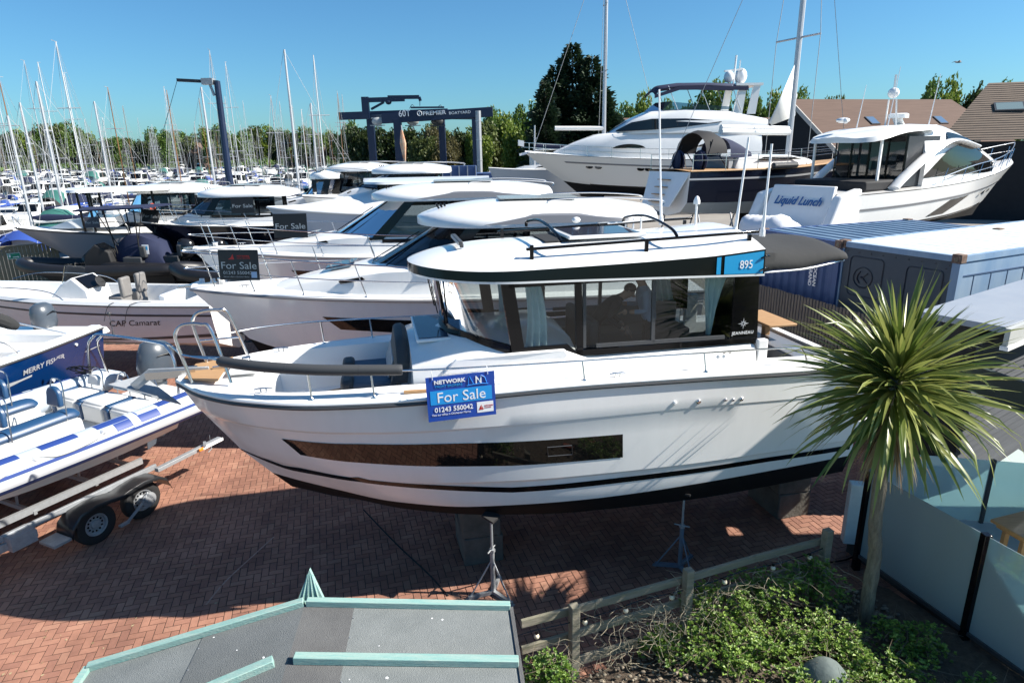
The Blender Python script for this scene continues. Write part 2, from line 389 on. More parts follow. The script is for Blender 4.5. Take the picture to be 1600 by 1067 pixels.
# herringbone brick paving: every brick a face of its own with its own tone
def paving():
    base = MB(); base.add([(-17, .5, .004), (8.6, .5, .004), (8.6, 21, .004), (-17, 21, .004)], [(0, 1, 2, 3)])
    base.build('paving_joints', mat('joint_sand', (.04, .03, .026), .95, noise=.5, nscale=20)).__setitem__('kind', 'structure')
    r = random.Random(3); s = .105; th = R(16); c, sn = math.cos(th), math.sin(th); vs = []; fs = []; var = []
    g = .006
    def brick(x0, y0, x1, y1):
        q = [(x0 * s + g, y0 * s + g), (x1 * s - g, y0 * s + g), (x1 * s - g, y1 * s - g), (x0 * s + g, y1 * s - g)]
        w = [(c * x - sn * y - 4, sn * x + c * y + 10) for x, y in q]
        cx = sum(p[0] for p in w) / 4; cy = sum(p[1] for p in w) / 4
        if not (-16.5 < cx < 8.4 and 1.2 < cy < 20.5): return
        if cx < -2.5 and cy < 4.2 and False: return
        o = len(vs); z = .010 + r.uniform(-.0015, .0015); tx = r.uniform(-.006, .006); ty = r.uniform(-.006, .006)
        for (x, y) in w: vs.append((x, y, z + (x - cx) * tx + (y - cy) * ty))
        for (x, y) in w: vs.append((x + (cx - x) * -.03, y + (cy - y) * -.03, .001))
        fs.append((o, o + 1, o + 2, o + 3)); var.append(r.random())
        for k in range(4): fs.append((o + k, o + 4 + k, o + 4 + (k + 1) % 4, o + (k + 1) % 4)); var.append(.2)
    for i in range(-150, 151):
        for j in range(-75, 76):
            ox = i + 2 * j; oy = i - 2 * j
            if abs(ox) > 190 or abs(oy) > 190: continue
            brick(ox, oy, ox + 2, oy + 1); brick(ox, oy + 1, ox + 1, oy + 3)
    mb = MB(); mb.v = [Vector(v) for v in vs]; mb.f = fs; mb.m = [0] * len(fs); mb.var = var
    m = mat('red_brick_paver', (.36, .125, .078), .8, bump=.35, bscale=120)
    n = m.node_tree.nodes; l = m.node_tree.links; b = n['Principled BSDF']
    at = n.new('ShaderNodeAttribute'); at.attribute_name = 'var'
    rp = n.new('ShaderNodeValToRGB'); e = rp.color_ramp.elements; e[0].color = (.30, .143, .10, 1); e[1].color = (.40, .215, .145, 1)
    x = rp.color_ramp.elements.new(.45); x.color = (.345, .168, .112, 1); x = rp.color_ramp.elements.new(.8); x.color = (.385, .19, .128, 1)
    l.new(at.outputs['Fac'], rp.inputs[0])
    t = n.new('ShaderNodeTexNoise'); t.inputs['Scale'].default_value = .9; t.inputs['Detail'].default_value = 7; t.inputs['Roughness'].default_value = .7
    tc = n.new('ShaderNodeTexCoord'); l.new(tc.outputs['Object'], t.inputs['Vector'])
    r2 = n.new('ShaderNodeValToRGB'); r2.color_ramp.elements[0].position = .42; r2.color_ramp.elements[0].color = (.60, .58, .58, 1); r2.color_ramp.elements[1].position = .62; r2.color_ramp.elements[1].color = (1, 1, 1, 1)
    l.new(t.outputs['Fac'], r2.inputs[0])
    mx = n.new('ShaderNodeMix'); mx.data_type = 'RGBA'; mx.blend_type = 'MULTIPLY'; mx.inputs[0].default_value = .8
    l.new(rp.outputs[0], mx.inputs[6]); l.new(r2.outputs[0], mx.inputs[7]); l.new(mx.outputs[2], b.inputs['Base Color'])
    o = mb.build('brick_paving', m, flat=True, normals=False); o['kind'] = 'structure'
paving()
mb = MB(); r_ = random.Random(15)
for k in range(420):
    c = Vector((r_.uniform(-9, 5), r_.choice([r_.uniform(3.5, 14), r_.gauss(6.4, .5)]), .016)); s_ = r_.uniform(.006, .028); a = r_.uniform(0, 6.3); d = Vector((math.cos(a), math.sin(a), 0)); e = Vector((-d.y, d.x, 0)) * .5; mb.vr = r_.random()
    mb.add([c - d * s_, c + e * s_ + Vector((0, 0, .004)), c + d * s_, c - e * s_], [(0, 1, 2), (0, 2, 3)])
mb.vr = .9
o = mb.build('fallen_leaves', leafmat('litter', (.16, .11, .05), (.40, .33, .20), .9, 0), None, flat=True, normals=False); o['kind'] = 'stuff'
# ================================================================== MAIN BOAT
MA = R(12); MO = Vector((-4.25, 7.95, 0))
MBF = Matrix.Translation(MO) @ Matrix.Rotation(MA, 4, 'Z')
def L2(u, v, z): return MBF @ Vector((u, v, z))
boat = thing('cabin_cruiser', 'nearest white cabin cruiser with black window band and charcoal cushion, propped on red brick', 'boat', MO, MA)
S = [0, .04, .1, .2, .33, .5, .7, .85, 1]
hm = Hull(MBF, 9.1, [
    dict(x0=1.32, s=[0, .05, .12, .22, .4, 1], b=[0] * 6, z=[1.36, 1.20, 1.06, .98, .95, .95]),                                                                      # keel
    dict(x0=1.10, s=S, b=[0.02, .14, .36, .72, 1.02, 1.2, 1.27, 1.275, 1.27], z=[1.46, 1.42, 1.36, 1.27, 1.21, 1.17, 1.17, 1.22, 1.29]),   # chine
    dict(x0=.86, s=S, b=[0.03, .22, .47, .86, 1.14, 1.30, 1.365, 1.37, 1.365], z=[1.72, 1.67, 1.6, 1.50, 1.43, 1.42, 1.47, 1.53, 1.60]),  # black edge
    dict(x0=.50, s=S, b=[0.03, .30, .59, .98, 1.22, 1.355, 1.41, 1.415, 1.405], z=[2.12, 2.07, 2.0, 1.90, 1.84, 1.80, 1.8, 1.83, 1.86]),  # crease
    dict(x0=.47, s=S, b=[0.04, .33, .62, 1.0, 1.245, 1.38, 1.425, 1.43, 1.42], z=[2.18, 2.12, 2.05, 1.95, 1.88, 1.84, 1.83, 1.86, 1.89]),
    dict(x0=.10, s=S, b=[0.06, .45, .80, 1.16, 1.36, 1.458, 1.474, 1.47, 1.455], z=[2.74, 2.73, 2.71, 2.69, 2.67, 2.66, 2.66, 2.64, 2.62]),  # upper crease
    dict(x0=.07, s=S, b=[0.10, .50, .87, 1.21, 1.39, 1.474, 1.486, 1.482, 1.466], z=[2.80, 2.79, 2.77, 2.74, 2.71, 2.70, 2.69, 2.66, 2.63]),
    dict(x0=-.10, s=S, b=[0.16, .60, .98, 1.30, 1.45, 1.49, 1.499, 1.494, 1.476], z=[3.20, 3.17, 3.15, 3.13, 3.13, 3.14, 3.10, 3.05, 3.0]),
])
hm.mesh('hull', [WHITE, ANTIF], [1, 1, 0, 0, 0, 0, 0], boat, n=60, sub=3)
NW = 7
def band(name, top_px, bot_px, m, w_t, w_b, off=.005, n=30, side=-1, sg=.3):
    t = []; b = []
    s = sg
    for (x, y) in top_px: s_, w_x = hm.solve(x, y, -1, s, w_t); s = s_; t.append((s_, w_x))
    s = sg
    for (x, y) in bot_px: s_, w_x = hm.solve(x, y, -1, s, w_b); s = s_; b.append((s_, w_x))
    if name == 'waterline_stripe': t.append((.995, t[-1][1] + .0)); b.append((.995, b[-1][1])); t = [t[0]] + t[1:]
    return hm.strip(poly2(t), poly2(b), side, off, n).build(name, m, boat)
wt = [(440, 685), (560, 693), (680, 693), (800, 690), (973, 678)]; wb = [(470, 710), (560, 722), (680, 728), (800, 727), (973, 714)]
for sd_ in (-1, 1): band('hull_window', wt, wb, WINDOWK, 4.8, 4.4, .006, 40, sd_)
# slim inset opening port frame in the window
mb = MB(); pts = [hm.solve(x, y, -1, .5, 4.6) for x, y in ((855, 698), (893, 695), (894, 709), (856, 712))]
mb.tube([hm.pt(s, w, -1, .012) for s, w in pts], .006, 6, closed=True); mb.build('port_frame', DGREY, boat)
band('waterline_stripe', [(372, 699), (450, 729), (560, 745), (680, 757), (800, 761), (1000, 742), (1200, 714), (1290, 701)], [(373, 701), (450, 733), (560, 752), (680, 764), (800, 769), (1000, 750), (1200, 721), (1290, 708)], BLACK, 3, 2.8, .004, 60, sg=.1)
# rub rail
for sd_ in (-1, 1):
    mb = MB(); e = hm.edge(NW, sd_, off=.012, dz=-.02, s0=0.0, s1=1, n=60); mb.tube(e, .026, 8); mb.build('rub_rail', DGREY, boat)
    mb = MB(); e = hm.edge(NW, sd_, off=.0, dz=.028, s0=0.0, s1=1, n=60); mb.tube(e, .03, 8); mb.build('gunwale_cap', WHITE, boat)
mb = MB(); a = hm.pt(0, NW, -1); b = hm.pt(0, NW, 1); mb.tube([a, (a + b) / 2 + MBF.to_3x3() @ Vector((-.05, 0, 0)), b], .028, 8); mb.build('bow_rail_strip', DGREY, boat)
# deck: side decks, foredeck ring, sunken bow well and aft cockpit
def gb(u):
    s = min(max((u + .10) / 9.2, 0), 1); r = hm.row(NW, s); return r[1], r[2]
US = [-.10, -.02, .1, .3, .55, .8, .95]
mb = MB()
def drow(u, inn, dz=.045):
    b, z = gb(u); return b - .01, z + dz
rows = []
for u in US: b, z = drow(u, 0); rows.append([L2(u, lerp(-b, b, k / 8), z + .03 * (1 - (k / 4 - 1) ** 2)) for k in range(9)])
mb.loft(rows)
WELL = 0.95; WEND = 2.95
def welly(u): b, z = gb(u); return b - lerp(.24, .44, min(1, (u - WELL) / 1.6))
us = [WELL + (9.1 - WELL) * i / 40 for i in range(41)]
for sd_ in (-1, 1):
    rows = []
    for u in us:
        b, z = gb(u); w = welly(u) if u < WEND else 1.02
        rows.append([L2(u, sd_ * (b - .01), z + .045), L2(u, sd_ * (b - .07), z + .06), L2(u, sd_ * w, z + .065)])
    mb.loft(rows)
mb.build('deck', WHITE2, boat)
# bow platform teak and anchor locker
mb = MB(); mb.prism([L2(.02, -.30, 3.285), L2(.02, .30, 3.285), L2(.46, .50, 3.285), L2(.46, -.50, 3.285)], (0, 0, .012)); mb.build('bow_step', TEAK, boat)
mb = MB(); mb.box(.52, .9, -.26, .26, 3.27, 3.30, M=MBF); mb.build('anchor_locker_lid', WHITE, boat, bevel=.01)
# well liner
mb = MB(); FZ = 2.62; wu = [WELL + (WEND - WELL) * i / 12 for i in range(13)]
for sd_ in (-1, 1):
    mb.loft([[L2(u, sd_ * welly(u), gb(u)[1] + .065), L2(u, sd_ * (welly(u) - .03), gb(u)[1] - .05), L2(u, sd_ * (welly(u) - .16), FZ)] for u in wu])
b = welly(WELL)
mb.loft([[L2(WELL, lerp(-b, b, k / 6), gb(WELL)[1] + .06), L2(WELL + .1, lerp(-b + .1, b - .1, k / 6), FZ)] for k in range(7)])
mb.loft([[L2(u, lerp(-1, 1, k / 4) * (welly(u) - .12), FZ + .004) for k in range(5)] for u in wu])
mb.build('bow_well_liner', WHITE2, boat)
mb = MB(); mb.prism([L2(1.1, -.38, FZ + .01), L2(2.1, -.72, FZ + .01), L2(2.1, .72, FZ + .01), L2(1.1, .38, FZ + .01)], (0, 0, .012)); mb.build('well_floor_panel', TEAK, boat)
# foredeck seat: box, cushion, backrest, little arm cushions
mb = MB(); mb.box(2.05, 2.72, -.52, .62, FZ, 2.98, M=MBF); mb.build('seat_box', WHITE, boat, bevel=.03)
mb = MB(); mb.box(2.07, 2.66, -.48, .58, 2.985, 3.08, M=MBF); st = mb.build('seat_cushion', mat('cushion_blue_grey', (.10, .125, .16), .7, bump=.1, bscale=150), boat, bevel=.04)
mb = MB(); prof = [L2(2.62, y, 3.05) for y in (0,)]
rows = []
for k in range(17):
    t = k / 16; y = lerp(-.56, .66, t); bow = .16 * (1 - (2 * t - 1) ** 4)
    h = 3.34 + .26 * (1 - abs(2 * t - 1) ** 4) + .08 * t
    rows.append([L2(2.58 - bow * .0, y, 3.06), L2(2.68, y, h - .03), L2(2.72, y, h), L2(2.79, y, h + .005), L2(2.84, y, h - .03), L2(2.80, y, 3.06)])
mb.loft(rows, ring=True, caps=True); mb.build('seat_backrest', CUSH, boat)
mb = MB(); mb.prism([L2(2.572, -.42, 3.10), L2(2.572, .52, 3.10), L2(2.655, .52, 3.36), L2(2.655, -.42, 3.36)], MBF.to_3x3() @ Vector((-.03, 0, 0))); mb.build('backrest_panel', CUSHL, boat, bevel=.02)
for y0 in (-.50, .30):
    mb = MB(); mb.box(1.93, 2.10, y0, y0 + .34, 2.80, 3.13, M=MBF); mb.build('arm_cushion', CUSH, boat, bevel=.05)
# coachroof (fore cabin top) with its sides
CO = [2.86, 3.1, 3.5, 4.0, 4.5, 5.0, 6, 7, 7.55]
def coz(u): return interp([2.86, 3.1, 3.6, 4.2, 4.8, 5.2, 7.5], [3.42, 3.47, 3.53, 3.50, 3.50, 3.36, 3.36], u)
def coy(u): return interp([2.86, 3.3, 4.2, 5, 7.5], [.90, 1.0, 1.08, 1.10, 1.10], u)
mb = MB(); rows = []
for i in range(34):
    u = 2.86 + (7.55 - 2.86) * i / 33; z = coz(u); y = coy(u); gz = gb(u)[1] + .05
    pr = [(y + .05, gz), (y + .02, lerp(gz, z, .7)), (y - .03, z - .02), (y - .09, z + .01), (y * .66, z + .12), (0, z + .17)]
    rows.append([L2(u, -a, b) for a, b in pr] + [L2(u, a, b) for a, b in pr[-2::-1]])
mb.loft(rows[:16])
# aft of the windscreen only the side mouldings remain (the saloon is open inside)
for sl_ in (slice(0, 4), slice(-4, None)): mb.loft([r[sl_] for r in rows[15:]])
a = rows[0]; zf = FZ
mb.loft([a, [L2(2.84, p, FZ) for p in [lerp(-.86, .86, k / (len(a) - 1)) for k in range(len(a))]]])
mb.build('coachroof', WHITE, boat, angle=50)
# step moulding the photo shows in front of the side windows
for sd_ in (-1, 1):
    mb = MB(); q = [(3.2, 3.30), (4.78, 3.34), (4.86, 3.45), (4.80, 3.525), (4.2, 3.53), (3.4, 3.50)]
    y = 1.07 * sd_
    mb.prism([L2(u, y + (u < 3.5) * -.05 * sd_, z) for u, z in q], MBF.to_3x3() @ Vector((0, .05 * sd_, 0)))
    mb.build('window_step', WHITE, boat, bevel=.02)
mb = MB(); mb.box(2.95, 3.40, -.62, .66, 3.615, 3.655, M=MBF); h_ = mb.build('deck_hatch', WHITE, boat, bevel=.01)
mb = MB(); mb.box(2.98, 3.37, -.57, .61, 3.656, 3.664, M=MBF); mb.build('hatch_glass', mat('hatch_acrylic', (.01, .02, .05), .05), boat)
# windscreen: reverse-curved panes, black sill and pillars
def wsp(t, top):     # t -1..1 across
    u = (3.34 if not top else 3.22) + (.78 if not top else .80) * abs(t) ** 2.5
    y = 1.0 * math.sin(t * PI / 2) ** 1 if False else 1.0 * t
    return u, y * (1.02 if not top else 1.0), (3.74 - .21 * abs(t) ** 2 if not top else 4.44)
mb = MB(); N = 24
mb.loft([[L2(*wsp(lerp(-1, 1, k / N), False)), L2(*wsp(lerp(-1, 1, k / N), True))] for k in range(N + 1)]); mb.build('windscreen', GTINT, boat)
mb = MB(); rows = []
for k in range(N + 1):
    u, y, z = wsp(lerp(-1, 1, k / N), False); rows.append([L2(u - .035, y * 1.01, z - .05), L2(u - .02, y * 1.01, z + .07), L2(u + .03, y * .99, z + .07), L2(u + .03, y * .99, z - .05)])
mb.loft(rows, ring=True, caps=True); mb.build('windscreen_sill', BLACK, boat)
for t0 in (-.33, .33):
    a = Vector(wsp(t0, False)); b = Vector(wsp(t0, True)); mb = MB(); mb.bar(L2(*a), L2(*b), .035, .03); mb.build('windscreen_mullion', BLACK, boat)
# wipers
for t0 in (-.45, 0.1, .5):
    a = Vector(wsp(t0, True)); b = Vector(wsp(t0 + .12, False)); c_ = a.lerp(b, .75)
    mb = MB(); o_ = Vector((-.05, 0, 0)); mb.tube([L2(*(a + o_)), L2(*(c_ + o_))], .010, 5); mb.tube([L2(*(a.lerp(b, .35) + o_ * .6)), L2(*(b.lerp(a, .08) + o_ * .6))], .008, 5); mb.build('wiper', BLACK, boat)
# side glass band: pillars + panes + sliding-window frame  (near side -1, far side +1)
ZT = 4.40
for sd_ in (-1, 1):
    y = 1.06 * sd_; mb = MB()
    def qp(p, mbq, d=.04):
        mbq.prism([L2(u, y - (z - 3.4) * .04 * sd_, z) for u, z in p], MBF.to_3x3() @ Vector((0, -d * sd_, 0)))
    qp([(4.12, 3.50), (4.29, 3.50), (4.17, ZT), (4.00, ZT)], mb); qp([(4.29, 3.50), (4.82, 3.50), (4.90, 3.40), (7.52, 3.37), (7.52, 3.45), (4.96, 3.475), (4.86, 3.57), (4.28, 3.57)], mb)
    qp([(4.98, 3.40), (5.07, 3.40), (5.05, ZT), (4.96, ZT)], mb); qp([(7.20, 3.44), (7.52, 3.44), (7.48, ZT), (7.20, ZT)], mb)
    qp([(4.1, ZT - .05), (7.48, ZT - .07), (7.48, ZT + .02), (4.1, ZT + .02)], mb); mb.build('window_frame', BLACK, boat)
    mb = MB(); qp([(6.02, 3.49), (6.07, 3.49), (6.07, ZT), (6.02, ZT)], mb); qp([(5.25, 3.49), (7.1, 3.46), (7.1, 3.51), (5.25, 3.54)], mb, .03); qp([(5.07, 3.5), (5.11, 3.5), (5.11, ZT), (5.07, ZT)], mb)
    mb.build('sliding_frame', DGREY, boat)
    mb = MB(); yy = y - .018 * sd_
    mb.add([L2(u, yy - (z - 3.4) * .04 * sd_, z) for u, z in ((4.18, 3.54), (7.3, 3.42), (7.3, ZT), (4.1, ZT))], [(0, 1, 2, 3)]); mb.build('side_window', GTINT if sd_ < 0 else GTINT, boat)
    mb = MB(); qp([(7.52, 3.36), (7.60, 3.36), (7.56, 4.38), (7.48, 4.38)], mb, .05); mb.build('aft_pillar', BLACK, boat)
# compass-rose emblem and lettering on the black aft panel
mb = MB(); yv = -1.064
for k in range(8):
    a = k * PI / 4; r_ = .085 if k % 2 == 0 else .055; w_x = .014
    d = Vector((math.cos(a), math.sin(a))); nrm = Vector((-d.y, d.x)) * w_x
    c0 = Vector((7.36, 3.66)); tip = c0 + d * r_
    mb.add([L2(c0.x + nrm.x, yv, c0.y + nrm.y), L2(tip.x, yv, tip.y), L2(c0.x - nrm.x, yv, c0.y - nrm.y), L2(c0.x + d.x * .02, yv - .003, c0.y + d.y * .02)], [(0, 3, 1), (3, 2, 1)])
mb.build('compass_emblem', LETS, boat, flat=True)
XA = MBF.to_3x3() @ Vector((1, 0, 0))
text('maker_lettering', 'JEANNEAU', .062, frameM(L2(7.36, -1.066, 3.51), XA, (0, 0, 1)), LETW, boat, align='CENTER', xs=1.0, spacing=1.12)
# saloon inside: floor, bulkhead furniture, helm seat, wheel, curtains, dash
mb = MB(); mb.box(3.5, 7.5, -1.0, 1.0, 2.65, 2.70, M=MBF); mb.build('saloon_floor', mat('saloon_wood', (.09, .05, .03), .4, noise=.4, nscale=5), boat)
mb = MB(); mb.prism([L2(3.42, -.93, 3.50), L2(3.42, .93, 3.50), L2(4.15, .98, 3.42), L2(4.5, .98, 3.2), L2(4.5, -.98, 3.2), L2(4.15, -.98, 3.42)], (0, 0, .03)); mb.prism([L2(4.48, -.98, 2.7), L2(4.48, .98, 2.7), L2(4.54, .98, 2.7), L2(4.54, -.98, 2.7)], (0, 0, .52)); mb.build('dashboard', mat('dash_grey', (.06, .065, .07), .5), boat, bevel=.02)
mb = MB(); mb.lathe([(.165, -.012), (.18, 0), (.165, .012), (.15, 0)], n=24, M=frameM(L2(4.68, .36, 3.46), (0, 1, 0), (-.45, 0, 1))); 
for k in range(3): a = k * 2.094 + .5; mb.bar(frameM(L2(4.68, .36, 3.46), (0, 1, 0), (-.45, 0, 1)) @ Vector((0, 0, 0)), frameM(L2(4.68, .36, 3.46), (0, 1, 0), (-.45, 0, 1)) @ Vector((.16 * math.cos(a), .16 * math.sin(a), 0)), .02, .02)
mb.build('steering_wheel', RUBBER, boat)
for y0 in (-.62, .12):
    mb = MB(); mb.box(4.95, 5.4, y0, y0 + .5, 3.02, 3.16, M=MBF); mb.box(5.32, 5.45, y0 + .02, y0 + .48, 3.1, 3.72, M=MBF); mb.box(5.1, 5.25, y0 + .18, y0 + .32, 2.7, 3.03, M=MBF); mb.build('helm_seat', CUSH, boat, bevel=.04)
mb = MB(); mb.box(5.7, 7.35, .38, .98, 2.7, 3.22, M=MBF); mb.box(5.7, 7.35, .88, 1.0, 3.2, 3.55, M=MBF); mb.box(6.9, 7.35, -.98, -.1, 2.7, 3.3, M=MBF); mb.build('saloon_sofa', mat('sofa_grey', (.12, .13, .14), .8), boat, bevel=.04)
CURT = mat('curtain_fabric', (.58, .74, .76), .8, bump=.2, bscale=8)
def curtain(u0, u1, y, z0, z1, seed=0, flare=.12):
    mb = MB(); rows = []
    for k in range(29):
        t = k / 28; row = []
        for j in range(7):
            q = j / 6; uu = lerp(u0, u1, t) + (1 - q) * flare * (t - .0) + .04 * math.sin(seed + q * 3)
            row.append(L2(uu, y + .035 * math.sin(t * 19 + seed + q) * (1 - .3 * q), lerp(z0, z1, q)))
        rows.append(row)
    mb.loft(rows); return mb.build('curtain', CURT, boat)
curtain(4.32, 4.52, -.93, 3.52, 4.4, 0, .10); curtain(6.86, 7.2, -.93, 3.50, 4.38, 2, -.30); curtain(4.32, 4.5, .97, 3.55, 4.4, 1); curtain(6.95, 7.2, .96, 3.5, 4.38, 3)
mb = MB(); mb.box(7.44, 7.50, -1.0, -.1, 2.7, 4.4, M=MBF); mb.build('aft_bulkhead', BLACK, boat)
mb = MB(); mb.add([L2(7.46, -.1, 2.72), L2(7.46, 1.0, 2.72), L2(7.46, 1.0, 4.38), L2(7.46, -.1, 4.38)], [(0, 1, 2, 3)]); mb.build('aft_door', GSMOKE, boat)
# ---- roof
def rfo(u):       # half width of roof at u
    if u < 2.93: return 0
    t = min(1, (u - 2.92) / 1.45); return 1.22 * (1 - (1 - t) ** 2.3) ** .55
def rfz(u): return interp([2.9, 3.8, 5, 6.6, 7.6], [4.60, 4.59, 4.60, 4.63, 4.70], u)
def rlz(u): return interp([2.9, 4.3, 5.8, 7.6], [4.46, 4.44, 4.40, 4.345], u)
ru = [2.925 + .0008] + [2.925 + 1.45 * (i / 14) ** 1.8 for i in range(1, 15)] + [4.375 + (7.50 - 4.375) * i / 18 for i in range(1, 19)]
mbt = MB(); mbb = MB(); mbl = MB(); rt_ = []; 
outer = []
for u in ru: outer.append((u, rfo(u)))
K = 12
for (u, y) in outer:
    z = rfz(u); cr = .20 * min(1, y / 1.22) ** 1.5
    rt_.append([L2(u + .02 * (1 - abs(2 * k / K - 1)), lerp(-y, y, k / K) * .985, z + cr * (1 - abs(2 * k / K - 1) ** 2.4)) for k in range(K + 1)])
mbt.loft(rt_); rr = rt_[-1]; mbt.loft([rr, [p - Vector((0, 0, .16)) for p in rr]])
mbt.build('roof_top', WHITE, boat, angle=50)
def rim(mbx, za, zb, ya=0, yb=0, u0=0, u1=9, off=.0):
    for sd_ in (-1, 1):
        mbx.loft([[L2(u, sd_ * (y + ya + off), za(u)), L2(u, sd_ * (y + (ya + yb) / 2 + off), (za(u) + zb(u)) / 2), L2(u, sd_ * (y + yb + off), zb(u))] for u, y in outer if u0 <= u <= u1])
rim(mbb, rfz, lambda u: rlz(u) + .02, -.015, .0); mbb.build('roof_band', BLACK, boat)
rim(mbl, lambda u: rlz(u) + .022, lambda u: rlz(u) - .005, .012, .012)
mbl.loft([[L2(u, lerp(-y, y, k / 4) * 1.0 + 0, rlz(u)) for k in range(5)] for u, y in outer]); mbl.build('roof_underside', WHITE, boat)
# cyan decal on the aft end of the band, number
mb = MB(); us_ = [6.92 + .04 * 0, 7.42]
def dec(u0, u1, m_, nm):
    for sd_ in (-1, 1): mb = MB(); mb.loft([[L2(lerp(u0, u1, i / 6), sd_ * 1.224, rfz(lerp(u0, u1, i / 6)) - .02), L2(lerp(u0, u1, i / 6), sd_ * 1.232, rlz(lerp(u0, u1, i / 6)) + .03)] for i in range(7)]); mb.build(nm, m_, boat)
dec(6.80, 6.86, SKYBLUE, 'decal_stripe'); dec(6.91, 7.47, SKYBLUE, 'decal_panel')
text('model_number', '895', .15, frameM(L2(7.22, -1.236, 4.46), XA, (0, .05, 1)), LETW, boat, align='CENTER', xs=.85)
# roof rails and cross bars
def rz_(u, y): return rfz(u) + .20 * (1 - (abs(y) / 1.22) ** 2.4)
for sd_ in (-1, 1):
    yy = .93 * sd_; mb = MB(); z0 = rz_(5, yy) + .13
    mb.bar(L2(4.35, yy, z0 - .02), L2(7.55, yy, z0 + .06), .045, .035)
    for u in (4.42, 5.95, 7.42): mb.bar(L2(u, yy, rz_(u, yy) - .02), L2(u, yy, z0 + .03), .05, .05)
    mb.build('roof_rail', BLACK, boat, bevel=.006)
for u in (4.78, 6.35):
    mb = MB(); mb.tube(arc([L2(u + .02, -.93, 4.88), L2(u, -.75, 4.97), L2(u, 0, 5.05), L2(u, .75, 4.97), L2(u + .02, .93, 4.88)], 5), .024, 8, flat=.8); mb.build('roof_cross_bar', BLACK, boat)
mb = MB(); mb.box(4.75, 5.25, -.36, .40, 4.795, 4.815, M=MBF); mb.build('roof_opening', mat('roof_shade_cloth', (.02, .02, .02), .8), boat)
mb = MB(); mb.box(5.05, 6.15, -.46, .50, 4.83, 4.875, M=MBF); sh = mb.build('sliding_roof_frame', WHITE, boat, bevel=.012)
mb = MB(); mb.box(5.12, 6.08, -.40, .44, 4.876, 4.882, M=MBF); mb.build('sliding_roof_glass', mat('roof_acrylic', (.04, .045, .07), .06), boat)
mb = MB(); mb.bar(L2(3.62, -.30, 4.83), L2(3.62, .46, 4.84), .06, .055); mb.bar(L2(3.64, -.25, 4.79), L2(3.64, -.2, 4.8), .05, .06); mb.bar(L2(3.64, .38, 4.79), L2(3.64, .43, 4.8), .05, .06); mb.build('light_bar', DGREY, boat, bevel=.01)
mb = MB(); mb.bar(L2(3.588, -.30, 4.83), L2(3.588, .46, 4.84), .01, .035); mb.build('light_bar_lens', GALV, boat)
# masts, horn, aerials
def whip(px, py0, py1, y, r=.014, nm='whip_aerial', px1=None):
    # base on the roof at lateral y, top found on the same fore-aft plane
    n_ = MBF.to_3x3() @ Vector((0, 1, 0))
    def onpl(a, b_):
        d = (P(a, b_, Y=10) - Vector((0, 0, CH))); t = (n_.dot(L2(0, y, 0) - Vector((0, 0, CH)))) / n_.dot(d); return Vector((0, 0, CH)) + d * t
    A_ = onpl(px, py0); B_ = onpl(px1 or px, py1); mb = MB(); mb.tube([A_ + (B_ - A_) * k / 6 for k in range(7)], [r * 1.6, r * 1.5] + [r] * 5, 7); mb.lathe([(r * 2.6, -.03), (r * 2.4, .05), (r * 1.2, .12)], c=A_, n=10); return mb.build(nm, LETW, boat)
whip(1033, 348, 140, .7, .014, px1=1030); whip(1148, 366, 215, -.45, .016, px1=1170); whip(1191, 366, 225, -.5, .016, px1=1206)
mb = MB(); a = L2(7.25, .25, rz_(7.25, .25)); mb.tube([a, a + Vector((0, 0, .32))], .018, 8); mb.lathe([(.05, .30), (.05, .35), (.03, .40), (.01, .42)], c=a, n=12); mb.build('gps_mushroom', WHITE, boat)
mb = MB(); a = L2(6.4, .85, 4.72)
for k in range(3): mb.tube([a + Vector((k * .12, .1, 0)), a + Vector((k * .12, .1, .16 + .05 * k))], .015, 6)
mb.tube([L2(6.1, .9, 4.86), L2(6.9, .9, 4.9)], .012, 6); mb.ball(L2(5.6, .95, 4.93), (.07, .07, .05), 10, 6); mb.build('roof_fittings', WHITE, boat)
# charcoal bimini aft, a cantilevered awning held by thin frame
mb = MB(); rows = []
tip = 10.35
for i in range(15):
    t = i / 14; u = lerp(7.42, 8.95, t); yw = lerp(1.12, .95, t); zz = lerp(4.60, 4.52, t) + .02 * math.sin(t * 9)
    e0 = zz - .20 * (1 - t * .6)
    row = [L2(u, -yw, e0 - .05 * (1 - t)), L2(u, -yw * .97, e0 + .05)] + [L2(u, lerp(-yw, yw, k / 8) * .93, zz + .12 * (1 - (k / 4 - 1) ** 2) - .025 * math.sin(t * PI * 3) * (k % 2)) for k in range(9)] + [L2(u, yw * .97, e0 + .05), L2(u, yw, e0 - .05 * (1 - t))]
    rows.append(row)
for q in (1, 2, 3):
    f = [1, .86, .6, .2][q]; base = rows[14]; cx_ = sum((p for p in base), Vector()) / len(base)
    rows.append([Vector((cx_.x + (p.x - cx_.x) * 1, cx_.y, cx_.z)) .lerp(p, f) + XA * (.10 * q) - Vector((0, 0, .03 * q * q)) for p in base])
mb.loft(rows); m_ = mb.build('awning', CANVASK, boat, angle=60)
sol = m_.modifiers.new('thickness', 'SOLIDIFY'); sol.thickness = .012
for sd_ in (-1, 1):
    mb = MB(); mb.tube(arc([L2(7.5, 1.08 * sd_, 4.36), L2(8.2, 1.04 * sd_, 4.36), L2(8.95, .9 * sd_, 4.42)], 6), .014, 6); mb.build('awning_pole', STEEL, boat)
    mb = MB()
    for zq in (4.42, 4.58): mb.tube(arc([L2(7.42, 1.24 * sd_, zq), L2(7.50, 1.24 * sd_, zq + .03), L2(7.60, 1.16 * sd_, zq + .01)], 4), .012, 5)
    mb.build('awning_strap', BLACK, boat)
